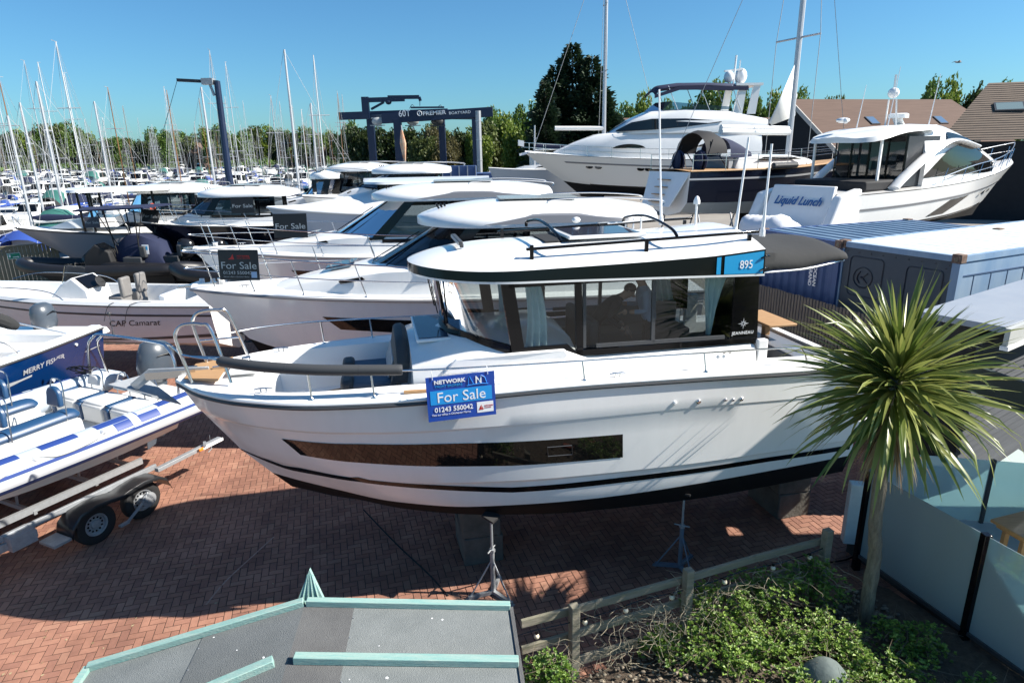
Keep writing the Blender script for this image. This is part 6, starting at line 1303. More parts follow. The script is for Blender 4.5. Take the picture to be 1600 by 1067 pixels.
for x in (-1.2, 1.2): mb = MB(); mb.tube([V3(x, -.5, 0), V3(x, -.45, .22), V3(x, .45, .22), V3(x, .5, 0)], .04, 6); mb.build('chock', GALV, t)
mb = MB(); mb.tube(arc([V3(-1.8 * sgn, 0, .5), V3(-2.05 * sgn, .1, .25), V3(-1.95 * sgn, 0, .02)], 4), .05, 6); mb.build('lashing', BLACK, t)
# ---------------- dark sailing yacht
sb_ = Vector((9.2, 38.0, 0)); angS = 24; LS = 14.5
MO_ = sb_ + Vector((math.cos(R(angS)), math.sin(R(angS)), 0)) * LS; M = F_(MO_, angS + 180); V_ = lambda x, y, z: M @ Vector((x, y, z)); D3 = M.to_3x3()
t = thing('dark_sailing_yacht', 'navy hulled sailing yacht with teak rail and white stepped transom, ashore', 'yacht', MO_, R(angS + 180))
s7 = [0, .06, .15, .3, .5, .75, 1]
hs = Hull(M, LS, [dict(x0=2.2, s=[0, 1], b=[0, 0], z=[2.2, 2.1]), dict(x0=1.2, s=s7, b=[.03, .3, .65, 1.1, 1.4, 1.45, 1.2], z=[2.7, 2.55, 2.4, 2.2, 2.1, 2.15, 2.4]), dict(x0=.7, s=s7, b=[.04, .4, .85, 1.4, 1.85, 1.95, 1.75], z=[3.2, 3.05, 2.95, 2.85, 2.8, 2.85, 2.95]), dict(x0=0, s=s7, b=[.06, .5, 1.0, 1.6, 2.05, 2.1, 1.9], z=[5.0, 4.9, 4.8, 4.7, 4.6, 4.58, 4.6])])
hs.mesh('hull', [DH, CREAM, WHITE], [1, 1, 0], t, n=26, transom_m=2)
deck(hs, 'deck', TEAK, t, dz=.03, crown=.12)
for sd_ in (-1, 1): mb = MB(); mb.tube(hs.edge(3, sd_, dz=.05), .05, 6); mb.build('toe_rail', TEAK, t); hs.strip(lambda q: (lerp(.02, 1, q), 2.80), lambda q: (lerp(.02, 1, q), 2.74), sd_, .008).build('cove_line', LETS, t)
mb = MB(); mb.prism([V_(LS, -1.85, 4.6), V_(LS, 1.85, 4.6), V_(LS + .9, 1.3, 2.7), V_(LS + .9, -1.3, 2.7)], D3 @ Vector((-.1, 0, 0)));mb.build('transom', WHITE, t, bevel=.06)
mb = MB()
for k in range(4): mb.box(LS + .12 + .2 * k, LS + .4 + .2 * k, -.5, .5, 4.15 - .4 * k, 4.19 - .4 * k, M=M)
mb.build('transom_steps', TEAK, t)
mb = MB(); rows = []
for x, w, z in ((3.2, .3, 4.85), (4.5, .9, 5.15), (6.5, 1.25, 5.4), (9, 1.35, 5.45), (10.6, 1.35, 5.35), (10.8, 1.3, 4.8)): rows.append([V_(x, -w - .1, 4.65), V_(x, -w, z - .08), V_(x, -w * .7, z), V_(x, w * .7, z), V_(x, w, z - .08), V_(x, w + .1, 4.65)])
mb.loft(rows, caps=True); mb.build('coachroof', WHITE, t)
mb = MB(); mb.prism([V_(5.5, 1.28, 5.1), V_(9.4, 1.47, 5.12), V_(8.8, 1.42, 5.3), V_(6.5, 1.33, 5.26)], D3 @ Vector((0, .03, 0))); mb.prism([V_(5.5, -1.31, 5.1), V_(9.4, -1.5, 5.12), V_(8.8, -1.45, 5.3), V_(6.5, -1.36, 5.26)], D3 @ Vector((0, .03, 0))); mb.build('coachroof_window', WINDOWK, t)
def hood(x0, x1, w, zb_, h_, m, nm):
    mb = MB(); rows = []
    for i in range(7):
        q = i / 6; x = lerp(x0, x1, q); hh = h_ * math.sin(lerp(.35, 1.25, q) * 1.25)
        rows.append([V_(x, w * math.cos(a), zb_ + hh * math.sin(a) ** .6) for a in [PI * k / 12 for k in range(13)]])
    mb.loft(rows); mb.build(nm, m, t, angle=60)
hood(9.6, 11.2, 1.3, 5.3, 1.15, CANVASN, 'spray_hood'); 
mb = MB(); mb.loft([[V_(x, 1.35 * math.cos(a), 5.55 + z * math.sin(a)) for a in [PI * k / 12 for k in range(13)]] for x, z in ((11.5, 1.05), (11.9, 1.25), (12.6, 1.3), (13.0, 1.15))]); mb.build('bimini', mat('canvas_black', (.012, .012, .014), .8), t, angle=60)
for y in (-1.35, 1.35): mb = MB(); mb.tube([V_(13.4, y, 4.7), V_(12.9, y, 5.5), V_(12.5, y * .9, 6.3)], .03, 6); mb.tube([V_(11.4, y, 4.7), V_(12.2, y, 5.6)], .03, 6); mb.build('bimini_frame', BLACK, t)
for y in (-.95, .95): mb = MB(); mb.lathe([(.55, -.08), (.62, 0), (.55, .08), (.5, 0)], n=20, M=frameM(V_(13.1, y, 5.15), D3 @ Vector((0, 1, 0)), (0, 0, 1))); mb.ball(V_(13.12, y, 5.15), (.12, .55, .58), 12, 8); mb.build('wheel_cover', CANVASN, t)
mb = MB(); mb.box(10.9, 11.2, -1.2, 1.2, 4.7, 5.35, M=M); mb.build('cockpit_table', CUSHL, t)
for zz in (5.25, 5.55):
    for sd_ in (-1, 1): mb = MB(); mb.tube([hs.pt(s, 3, sd_) + Vector((0, 0, zz - 4.62)) for s in (.03, .2, .4, .6, .8, .99)], .014, 5); mb.build('guard_wire', STEEL, t)
for sd_ in (-1, 1):
    for s in (.03, .2, .36, .52, .68, .84, .99): mb = MB(); p = hs.pt(s, 3, sd_); mb.tube([p, p + Vector((0, 0, .95))], .022, 5); mb.build('stanchion', STEEL, t)
for s in (.52, .58): mb = MB(); p = hs.pt(s, 3, 1, .22) + Vector((0, 0, .25)); dd = (hs.pt(s + .03, 3, 1) - hs.pt(s - .03, 3, 1)).normalized(); mb.tube([p - dd * .55, p - dd * .48, p + dd * .48, p + dd * .55], [.05, .18, .18, .05], 10); mb.build('fender', DGREY, t)
def rig(V_, t, x, zb_, zt, r=.11, spread=1.6, boomz=1.6, boomL=4.5, boomx=1, cover=None, L=12, bowz=4.8, wires=True, ztop=None):
    mb = MB(); mb.tube([V_(x, 0, zb_), V_(x + .02, 0, lerp(zb_, zt, .5)), V_(x + .05, 0, zt)], [r, r, r * .8], 9); mb.build('mast', ALU, t)
    for q in (.38, .68): mb = MB(); z = lerp(zb_, zt, q); mb.tube([V_(x + .15, -spread * (1.2 - q), z), V_(x, 0, z + .03), V_(x + .15, spread * (1.2 - q), z)], r * .35, 5); mb.build('spreader', ALU, t)
    mb = MB(); mb.tube([V_(x + .1, 0, zb_ + boomz), V_(x + boomL * boomx, 0, zb_ + boomz + .08)], r * 1.15, 9); mb.build('boom', WHITE3, t)
    if cover: mb = MB(); mb.tube([V_(x + .15, 0, zb_ + boomz + .35), V_(x + boomL * .3, 0, zb_ + boomz + .28), V_(x + boomL * .95, 0, zb_ + boomz + .22)], [.08, .2, .1], 8, flat=1.5); mb.build('sail_cover', cover, t)
    if wires:
        mb = MB(); w = r * .12
        mb.tube([V_(.2, 0, bowz), V_(x, 0, zt)], w, 4); mb.tube([V_(L, 0, bowz - .2), V_(x, 0, zt)], w, 4)
        for sd_ in (-1, 1): mb.tube([V_(x + .2, 1.7 * sd_, bowz - .2), V_(x + .15, spread * .82 * sd_, lerp(zb_, zt, .38)), V_(x + .15, spread * .52 * sd_, lerp(zb_, zt, .68)), V_(x, 0, zt)], w, 4)
        mb.build('rigging', WIRE, t)
rig(V_, t, 5.4, 5.3, 23, .17, 2.0, 1.4, 5.5, 1, None, LS, 5.0)
mb = MB(); mb.tube([V_(5.6, 0, 6.9), V_(10.9, 0, 7.0)], .16, 10); mb.build('furled_sail', WHITE2, t)
mb = MB(); pp = [V_(5.62, .05, 10.6), V_(5.62, .05, 7.5), V_(7.1, .1, 7.1), V_(7.3, .1, 7.25)]; mb.add(pp, [(0, 1, 2, 3)]); sl2 = mb.build('sail_corner', mat('sailcloth', (.75, .75, .72), .8), t); so2 = sl2.modifiers.new('t', 'SOLIDIFY'); so2.thickness = .015
mb = MB(); p = V_(5.1, -.5, 9.3); mb.loft([[p + Vector((.08 * math.sin(q * 5), .05 * math.cos(q * 4), -q)), p + Vector((.35 + .1 * math.sin(q * 6), .1, -q - .2))] for q in [2.0 * k / 10 for k in range(11)]]); mb.build('ensign', LETW, t)
mb = MB(); mb.tube([V_(LS - .3, .9, 5.5), V_(LS - .9, .9, 3.2)], .02, 5); mb.build('stern_ladder', STEEL, t)
mb = MB(); mb.prism([V_(6.2, -.15, 2.2), V_(9.2, -.15, 2.2), V_(8.8, -.15, .25), V_(6.9, -.15, .25)], D3 @ Vector((0, .3, 0))); mb.build('keel', ANTIF, t, bevel=.05)
for k, s in enumerate((.25, .5, .75, .92)):
    for sd_ in (1, -1):
        p = hs.pt(s, 1.2, sd_); o = thing('yacht_prop', 'angled steel prop holding up the navy sailing yacht hull', 'prop', (p.x, p.y, 0), 0, 'props around the navy sailing yacht'); q = (D3 @ Vector((0, sd_ * .8, 0))); mb = MB(); mb.tube([p, Vector((p.x, p.y, .05)) + q], .05, 6); mb.bar(Vector((p.x, p.y, .03)) + q * 1.4, Vector((p.x, p.y, .03)) + q * .5, .1, .05); mb.build('strut', GALV, o)
# ---------------- big flybridge yacht, bow left
FX = 1.5; M = F_((FX, 60.5, 0), 3); V_ = lambda x, y, z: M @ Vector((x, y, z)); D3 = M.to_3x3()
t = thing('flybridge_yacht', 'huge white flybridge motor yacht with navy bimini, bow pointing left', 'yacht', (FX, 60.5, 0), R(3))
h = hull_of(M, 23.5, 2.75, 1.2, 5.65, 4.7, rake=2.6, zc=.38, blunt=.1, flare=.0); h.mesh('hull', [mat('gelcoat_warm', (.70, .68, .64), .2), ANTIF], [1, 0, 0], t, n=26)
deck(h, 'deck', WHITE, t, dz=.05, crown=.15); g = lambda x: h.row(3, min(max(x / 23.5, 0), 1))
h.strip(lambda q: (lerp(.12, 1, q), 2.62), lambda q: (lerp(.12, 1, q), 2.52), -1, .02).build('strake', GREYP, t); h.strip(lambda q: (lerp(.12, 1, q), 1.06), lambda q: (lerp(.12, 1, q), .99), -1, .01).build('boot_stripe', BLACK, t)
for s in (.20, .235, .40, .43): c = h.pt(s, 2.35, -1, .02); dd = (h.pt(s + .01, 2.35, -1) - h.pt(s, 2.35, -1)).normalized(); mb = MB(); mb.add([c + dd * .33 * math.cos(k * PI / 8) + Vector((0, 0, .17)) * math.sin(k * PI / 8) for k in range(16)], [tuple(range(16))]); mb.build('porthole', WINDOWK, t)
def block(xs, ws, z0s, z1s, nm, m, tum=.85):
    mb = MB(); rows = [[V_(x, -w, a), V_(x, -w, lerp(a, b, .5)), V_(x, -w * tum, b - .1), V_(x, -w * tum * .8, b), V_(x, w * tum * .8, b), V_(x, w * tum, b - .1), V_(x, w, lerp(a, b, .5)), V_(x, w, a)] for x, w, a, b in zip(xs, ws, z0s, z1s)]
    mb.loft(rows, caps=True); return mb.build(nm, m, t, angle=50)
block([2.6, 4.5, 6.5, 9, 12, 16, 20, 21], [.5, 1.3, 1.9, 2.1, 2.2, 2.25, 2.25, 2.2], [5.5] + [5.1] * 3 + [4.8] * 4, [5.7, 6.5, 7.15, 7.3, 7.3, 7.3, 7.3, 7.0], 'lower_superstructure', WHITE)
block([7.6, 9.3, 11, 14, 18, 21.5], [1.1, 1.9, 2.05, 2.1, 2.1, 2.0], [7.1] * 6, [7.3, 8.3, 9.0, 9.1, 8.9, 8.2], 'saloon', WHITE)
mb = MB(); mb.loft([[V_(x, -w, a), V_(x, -w * .97, b)] for x, w, a, b in ((7.9, 1.75, 7.32, 7.40), (9.2, 2.02, 7.34, 8.05), (11, 2.12, 7.4, 8.32), (14, 2.14, 7.6, 8.3), (17.2, 2.14, 7.95, 8.05))]); mb.build('saloon_window', WINDOWK, t)
mb = MB(); mb.loft([[V_(x, lerp(-1, 1, k / 6) * 1.75, 0) + Vector((0, 0, z)) + D3 @ Vector((.8 * abs(lerp(-1, 1, k / 6)) ** 2, 0, 0)) for k in range(7)] for x, z in ((7.55, 7.35), (8.95, 8.2))]); mb.build('windscreen', WINDOWK, t)
for x0, x1 in ((7.5, 10.5), (15, 18.5)): mb = MB(); mb.loft([[V_(lerp(x0, x1, q), -2.29, 5.9), V_(lerp(x0, x1, q), -2.29, 5.9 + .35 * math.sin(PI * q) ** .6)] for q in [k / 10 for k in range(11)]]); mb.build('lower_window', WINDOWK, t)
mb = MB(); mb.loft([[V_(10.8 + 1.2 * abs(q), q * 1.7, 9.0), V_(11.8 + 1.0 * abs(q), q * 1.7, 9.75)] for q in [lerp(-1, 1, k / 8) for k in range(9)]] + []); mb.loft([[V_(x, -1.75, 9.0), V_(x + .2, -1.75, 9.75 - (x - 12) * .09)] for x in (12, 14, 16, 18)]); mb.build('flybridge_screen', GBLUE, t)
mb = MB(); mb.loft([[V_(x, lerp(-1, 1, k / 8) * 1.8, z - .35 * abs(lerp(-1, 1, k / 8)) ** 3) for k in range(9)] for x, z in ((11.2, 10.65), (11.8, 11.15), (13.5, 11.35), (16, 11.35), (19.5, 11.2))]); bm_ = mb.build('bimini', CANVASN, t, angle=60); bm_.modifiers.new('t', 'SOLIDIFY').thickness = .08
mb = MB(); mb.loft([[V_(x, -1.82, z), V_(x, -1.84, z - .3)] for x, z in ((11.2, 10.3), (13.5, 10.98), (19.5, 10.85))]); mb.build('bimini_valance', CANVASN, t)
for x in (12.4, 15.2, 18): 
    for y in (-1.75, 1.75): mb = MB(); mb.tube([V_(x + 1.0, y, 8.9), V_(x, y, 11.0)], .035, 6); mb.build('bimini_pole', STEEL, t)
for x in (18.4, 19.6):
    for y in (-1.7, 1.7): mb = MB(); mb.prism([V_(x, y, 8.6), V_(x + .75, y, 8.6), V_(x + 1.0, y, 11.0), V_(x + .4, y, 11.0)], D3 @ Vector((0, .15, 0))); mb.build('radar_arch', WHITE, t)
mb = MB(); mb.box(18.4, 20.8, -1.8, 1.8, 10.95, 11.15, M=M); mb.build('arch_top', WHITE, t)
mb = MB(); mb.tube([V_(18.8, 0, 11.1), V_(18.9, 0, 13.6)], .09, 8); mb.bar(V_(17.9, 0, 12.3), V_(19.6, 0, 12.45), .12, .15); mb.ball(V_(19.6, .4, 11.9), (.55, .55, .7), 12, 8); mb.ball(V_(18.2, -.4, 11.8), (.45, .45, .5), 12, 8); mb.tube([V_(19.2, 0, 11.1), V_(19.3, 0, 13.2)], .05, 6); mb.build('radar_mast', WHITE, t)
for lv in (.9, .5): mb = MB(); mb.tube(arc([V_(x, -(g(x)[1] - .1), g(x)[2] + lv) for x in (15, 11, 7, 4, 1.5, .2)] + [V_(-.3, 0, g(0)[2] + lv)] + [V_(x, (g(x)[1] - .1), g(x)[2] + lv) for x in (.2, 1.5, 4, 7, 11, 15)], 3), .025, 5); mb.build('guard_rail', STEEL, t)
for sd_ in (-1, 1):
    for x in (.4, 1.8, 3.4, 5.4, 7.5, 10, 12.5, 15): mb = MB(); mb.tube([V_(x, sd_ * (g(x)[1] - .1), g(x)[2]), V_(x, sd_ * (g(x)[1] - .1), g(x)[2] + .9)], .022, 5); mb.build('stanchion', STEEL, t)
mb = MB(); mb.bar(V_(-.5, 0, 5.5), V_(.6, 0, 5.75), .3, .2); mb.prism([V_(-.6, -.3, 6.3), V_(-.1, -.3, 6.2), V_(-.1, .3, 6.2), V_(-.6, .3, 6.3)], (0, 0, .5)); mb.build('anchor_cover', LETW, t)
# two smaller yachts left of it: pale keel yacht and the tall masted one behind
def keelyacht(name, label, o, deg, L, mastx, zt, hm_, zk=.9, zg=3.4, cover=CANVASN, r=.1, B=1.6, wires=True, boomz=1.5, fl=0, grp=None, keel=True, cat='yacht'):
    M = F_(o, deg); V_ = lambda x, y, z: M @ Vector((x, y, z)); t = thing(name, label, cat, o, R(deg), grp); z0 = o[2]
    hh = Hull(M, L, [dict(x0=L * .14, s=[0, 1], b=[0, 0], z=[zk + .3, zk + .15]), dict(x0=L * .08, s=s7, b=[.03, B * .18, B * .4, B * .68, B * .84, B * .8, B * .6], z=[zk + 1.0, zk + .8, zk + .6, zk + .4, zk + .3, zk + .4, zk + .65]), dict(x0=0, s=s7, b=[.05, B * .28, B * .55, B * .84, B, B * .96, B * .75], z=[zg + .25, zg + .2, zg + .12, zg + .04, zg, zg, zg + .05])])
    hh.mesh('hull', [hm_, ANTIF], [1, 0], t, n=16); deck(hh, 'deck', WHITE2, t, dz=.03, n=12)
    mb = MB(); rows = [[V_(x * L, -w * B, zg + .05), V_(x * L, -w * B * .9, zg + z), V_(x * L, w * B * .9, zg + z), V_(x * L, w * B, zg + .05)] for x, w, z in ((.22, .2, .15), (.32, .45, .4), (.5, .6, .48), (.68, .6, .45), (.7, .58, .1))]; mb.loft(rows, caps=True); mb.build('coachroof', WHITE, t)
    for sd_ in (-1, 1): mb = MB(); mb.prism([V_(L * .4, sd_ * B * .575, zg + .22), V_(L * .64, sd_ * B * .605, zg + .22), V_(L * .62, sd_ * B * .59, zg + .34), V_(L * .43, sd_ * B * .56, zg + .34)], M.to_3x3() @ Vector((0, .03 * sd_, 0))); mb.build('cabin_window', WINDOWK, t)
    rig(V_, t, mastx, zg + .4, zt, r, B * .7, boomz, L * .36, 1, cover, L, zg + .3, wires)
    if keel: mb = MB(); mb.prism([V_(L * .42, -.12, zk + .3), V_(L * .62, -.12, zk + .3), V_(L * .6, -.12, .1), V_(L * .48, -.12, .1)], M.to_3x3() @ Vector((0, .24, 0))); mb.build('keel', ANTIF, t)
    if not keel: mb = MB(); p = V_(L, 0, zg + 1.6); mb.tube([V_(L, 0, zg), V_(L + .3, 0, zg + 2.2)], .02, 4); mb.loft([[p + Vector((.05 * q, .06 * math.sin(q * 4), .55 - .15 * q)), p + Vector((.05 * q + .1, .06 * math.sin(q * 4), -.25 - .25 * q))] for q in [1.2 * k / 6 for k in range(7)]]); mb.build('ensign', RED, t)
    return t, V_
keelyacht('sailing_yacht', 'pale grey sailing yacht hull ashore, left of the huge flybridge yacht bow', (-2.0, 66, 0), 4, 11.5, 4.6, 8.2, mat('hull_pale_grey', (.45, .47, .5), .3), zk=1.0, zg=4.0, r=.08, wires=False)
keelyacht('sailing_yacht', 'sailing yacht with the tall thick mast in front of the dark conifer', (17.4, 74, 0), 186, 15, 7.0, 27, WHITE3, zk=1.4, zg=5.2, cover=None, r=.2, B=2.1, boomz=2.4)
# ---------------- barns
RT = mat('roof_tiles_brown', (.125, .078, .058), .85, noise=.6, nscale=1.2, color2=(.09, .058, .045), bump=.5, bscale=3, stretch=(.3, 3, 3))
BW = mat('black_weatherboard', (.008, .009, .013), .7, noise=.4, nscale=3)
def barn(name, label, ridge0, ridge1, e0, rm=RT, depth=7.5, over=.4, ze=4.2, hip=0, skylights=(), wall=BW, tiles=0):
    """gabled barn: ridge from ridge0 to ridge1; e0 = unit vector down-slope towards camera (horizontal)"""
    a = Vector(ridge0); b = Vector(ridge1); d = (b - a).normalized(); e = Vector((d.y, -d.x, 0)); 
    if e.y > 0: e = -e
    t = thing(name, label, 'building', (a.x, a.y, 0), math.atan2(d.y, d.x)); zr_ = a.z
    for sd_, nm in ((1, 'roof'), (-1, 'roof')):
        dn = e * depth * sd_; A = a - d * over; B = b + d * over; C = b + d * (over + hip) + dn; D_ = a - d * over + dn; C.z = D_.z = ze
        nrm = Vector((0, 0, .12)); 
        mb = MB()
        if tiles:
            n = tiles
            for i in range(n):
                f0, f1 = i / n, (i + 1) / n + .01; p0, p1, q0, q1 = A.lerp(D_, f0), A.lerp(D_, f1), B.lerp(C, f0), B.lerp(C, f1); mb.add([p0 + Vector((0, 0, .0)), q0, q1 + Vector((0, 0, .05)), p1 + Vector((0, 0, .05)), p1, q1], [(0, 1, 2, 3), (3, 2, 5, 4)])
        else: mb.prism([A, B, C, D_], nrm)
        mb.build('roof', rm, t, flat=True)
    mb = MB(); w = depth - .35
    for p in (a, b): mb = MB(); mb.prism([Vector((p.x, p.y, zr_ - .25)), Vector((p.x, p.y, 0)) + e * w + Vector((0, 0, ze - .05)), Vector((p.x, p.y, 0)) + e * w, Vector((p.x, p.y, 0)) - e * w, Vector((p.x, p.y, 0)) - e * w + Vector((0, 0, ze - .05))], d * (.2 if p is a else -.2)); mb.build('gable_wall', wall, t, flat=True)
    for sd_ in (1, -1): mb = MB(); p = Vector((a.x, a.y, 0)) + e * w * sd_; q = Vector((b.x, b.y, 0)) + e * w * sd_; mb.prism([p, q, q - e * .2 * sd_, p - e * .2 * sd_], (0, 0, ze)); mb.build('side_wall', wall, t, flat=True)
    for sd_ in (1, -1):
        mb = MB(); A = a - d * (over + .04) + Vector((0, 0, -.02)); D_ = a - d * (over + .04) + e * depth * sd_; D_.z = ze - .02; mb.bar(A, D_, .12, .45); mb.build('bargeboard', mat('bargeboard_pale', (.5, .47, .43), .6), t)
    for (f, gdn) in skylights:
        c = a.lerp(b, f) + e * depth * gdn; c.z = lerp(zr_, ze, gdn) + .16; up_ = (a - (a + e * depth + Vector((0, 0, ze - zr_)))).normalized(); Ms = frameM(c, d, up_)
        mb = MB(); mb.box(-.6, .6, -.75, .75, -.05, .09, M=Ms); f_ = mb.build('skylight', DGREY, t); mb = MB(); mb.box(-.5, .5, -.65, .65, .092, .10, M=Ms); mb.build('skylight_pane', mat('skylight_glass', (.10, .16, .25), .05), f_)
    return t
r0 = P(1238, 157, Y=78); r1 = P(1482, 157, Y=84); barn('boat_shed', 'long brown tiled barn with black gable and two rooflights behind the yachts', r0, Vector((r1.x, r1.y, r0.z)), None, depth=8.5, ze=5.0, hip=2.5, skylights=((.35, .45), (.78, .45)))
r0 = P(975, 186, Y=100); r1 = P(1235, 170, Y=110); barn('boat_shed', 'low brown tiled barn roof seen above the flybridge yacht', r0, Vector((r1.x, r1.y, r0.z)), None, depth=9, ze=5.5)
r0 = P(1700, 118, Y=56); r1 = P(1900, 90, Y=40); c0 = P(1470, 213, Y=48)
t = thing('tiled_barn', 'near brown pantiled barn roof with a rooflight at the right edge', 'building', (c0.x, c0.y, 0), 0)
rtop = [P(1475, 213, Y=50), P(1610, 140, Y=54), P(1800, 60, Y=50), P(1800, 240, Y=40), P(1600, 222, Y=46)]
rtop = [Vector((33.6, 52, 6.0)), Vector((40.8, 58, 10.6)), Vector((62, 52, 10.6)), Vector((54, 42, 6.0))]
A, B, C, D_ = rtop; mb = MB(); n = 26
for i in range(n):
    f0, f1 = i / n, (i + 1) / n + .005; p0, p1, q0, q1 = A.lerp(B, f0), A.lerp(B, f1), D_.lerp(C, f0), D_.lerp(C, f1); up1 = Vector((0, 0, .05)); mb.add([p0 + up1, q0 + up1, q1, p1, p0, q0], [(0, 1, 2, 3), (0, 1, 5, 4)])
mb.build('roof', mat('pantiles', (.155, .115, .085), .85, noise=.7, nscale=2.5, color2=(.10, .08, .065), stretch=(.4, 2, 2)), t, flat=True)
mb = MB(); mb.prism([A + Vector((.6, 0, -.1)), D_ + Vector((0, .4, -.1)), Vector((54, 42.4, 0)), Vector((34.2, 52.3, 0))], Vector((.2, .3, 0))); mb.prism([A + Vector((.6, 0.6, -.1)), B + Vector((0, 0, -.3)), Vector((40.8, 58, 0)), Vector((34.2, 52.6, 0))], Vector((.3, .1, 0))); mb.prism([D_ + Vector((0, .5, -.1)), C + Vector((0, 0, -.3)), Vector((62, 52, 0)), Vector((54, 42.5, 0))], (.2, 0, 0)); mb.build('wall', BW, t, flat=True)
cc = A.lerp(B, .52).lerp(D_.lerp(C, .52), .13) + Vector((0, 0, .12)); Ms = frameM(cc, D_ - A, B - A); mb = MB(); mb.box(-1.0, 1.0, -.7, .7, -.1, .08, M=Ms); f_ = mb.build('skylight', DGREY, t); mb = MB(); mb.box(-.88, .88, -.58, .58, .082, .09, M=Ms); mb.build('skylight_pane', mat('skylight_clear', (.18, .24, .24), .08), f_)
# ---------------- parked dark blue estate car, people barrier line
cp_ = P(1592, 314, Z=0) ; M = F_((53.0, 63.5, 0), 100); V_ = lambda x, y, z: M @ Vector((x, y, z))
t = thing('parked_car', 'dark blue car parked by the black barn at the right edge', 'car', (53.0, 63.5, 0), R(100)); CB = mat('car_blue', (.01, .02, .09), .2, coat=.6)
pr = [(-2.2, .45, .9, .8), (-2.15, .35, 1.0, .86), (-1.6, .3, 1.05, .9), (-1.2, .3, 1.5, .86), (-.3, .3, 1.62, .82), (.9, .3, 1.6, .82), (1.8, .3, 1.5, .84), (2.15, .35, 1.0, .88), (2.25, .45, .85, .85)]
mb = MB(); mb.loft([[V_(x, -w, a), V_(x, -w * 1.02, .75), V_(x, -w * .98, .98 if b > 1.2 else b), V_(x, -w * .78, b), V_(x, w * .78, b), V_(x, w * .98, .98 if b > 1.2 else b), V_(x, w * 1.02, .75), V_(x, w, a)] for x, a, b, w in pr], caps=True); mb.build('body', CB, t, angle=30)
mb = MB(); mb.prism([V_(2.2, -.62, 1.03), V_(1.86, -.6, 1.42), V_(1.86, .6, 1.42), V_(2.2, .62, 1.03)], Vector(M.to_3x3() @ Vector((.03, 0, .02)))); mb.build('rear_window', WINDOWK, t)
for y in (-.68, .68): mb = MB(); mb.box(2.12, 2.24, y - .12, y + .12, .8, 1.12, M=M); mb.build('tail_light', RED, t)
mb = MB(); mb.box(2.24, 2.275, -.27, .27, .52, .64, M=M); mb.build('number_plate', mat('plate_yellow', (.6, .45, .03), .5), t)
mb = MB(); mb.box(2.24, 2.26, -.35, .35, .86, .96, M=M); mb.build('logo_bar', LETS, t)
for x in (-1.35, 1.35):
    for y in (-.84, .84): mb = MB(); mb.lathe([(.0, -.11), (.30, -.11), (.34, -.06), (.34, .06), (.30, .11), (0, .11)], n=18, M=M @ Matrix.Translation((x, y, .34)) @ Matrix.Rotation(R(90), 4, 'X')); w = mb.build('wheel', RUBBER, t); mb = MB(); mb.lathe([(.0, -.012), (.2, -.01), (.2, .01), (0, .012)], n=12, M=M @ Matrix.Translation((x, y * 1.135, .34)) @ Matrix.Rotation(R(90), 4, 'X')); mb.build('rim', GALV, w)
def barrier(p, q, label, banner=None):
    p = Vector(p); q = Vector(q); d = (q - p).normalized(); n = (q - p).length; t = thing('crowd_barrier', label, 'barrier', p, math.atan2(d.y, d.x), 'crowd barriers on the yard')
    mb = MB(); Z = Vector((0, 0, 1)); mb.tube([p + Z * .15, p + Z * 1.0, p + Z * 1.1 + d * .1, q + Z * 1.1 - d * .1, q + Z * 1.0, q + Z * .15], .02, 6); mb.tube([p + Z * .2, q + Z * .2], .02, 6); mb.build('frame', GALV, t)
    mb = MB(); [mb.tube([p + d * (n * k / 18) + Z * .2, p + d * (n * k / 18) + Z * 1.1], .008, 4) for k in range(1, 18)]; mb.build('bars', GALV, t)
    for a in (p + d * .3, q - d * .3): mb = MB(); mb.bar(a + Vector((-.2, -.25, .02)), a + Vector((.2, .25, .02)), .04, .02); mb.bar(a, a + Z * .2, .03, .03); mb.build('foot', GALV, t)
    if banner: mb = MB(); mb.prism([p + d * .2 * n + Z * .35, p + d * .75 * n + Z * .35, p + d * .75 * n + Z * .9, p + d * .2 * n + Z * .9], Vector((0, -.02, 0))); mb.build('banner', banner, t)
b0 = P(1478, 352, Z=0.2); b1 = P(1650, 352, Z=0.2); b0 = Vector((27.0, 37.5, 0)); 
for k in range(4):
    p = Vector((24.0 + 2.5 * k, 36.0 + .25 * k, 0)); barrier(p, p + Vector((2.35, .2, 0)), ['steel crowd barrier nearest the sports yacht keel', 'steel crowd barrier with a dark bag hung on it', 'steel crowd barrier with a dark green banner', 'steel crowd barrier at the right edge'][k], {1: mat('bag_dark', (.02, .02, .025), .8), 2: mat('banner_green', (.01, .05, .03), .7)}.get(k))
# ---------------- timber building with pale flat roof, terrace and glass screens
bd = Vector((.83, .55, 0)).normalized(); bn = Vector((bd.y, -bd.x, 0))
t = thing('terrace_building', 'dark timber clad building with a pale flat roof edge, at the right', 'building', (6.6, 9.6, 0), math.atan2(bd.y, bd.x))
Q = Vector((6.55, 10.0, 0))     # far left roof corner
def Bv(a, n_, z): return Q + bd * a + bn * n_ + Vector((0, 0, z))
ROOFM = mat('roof_membrane', (.24, .275, .33), .55, noise=.4, nscale=2, color2=(.32, .355, .40)); FAS = mat('fascia_grey', (.44, .46, .45), .5, noise=.3, nscale=5, color2=(.34, .36, .36))
mb = MB(); mb.prism([Bv(0, 0, 3.28), Bv(9, 0, 3.28), Bv(9, 1.22, 3.28), Bv(0, 1.22, 3.28)], (0, 0, .10)); mb.build('roof_top', ROOFM, t, bevel=.01)
mb = MB(); mb.prism([Bv(0, 1.222, 3.10), Bv(9, 1.222, 3.10), Bv(9, 1.29, 3.10), Bv(0, 1.29, 3.10)], (0, 0, .26)); mb.build('fascia', FAS, t)
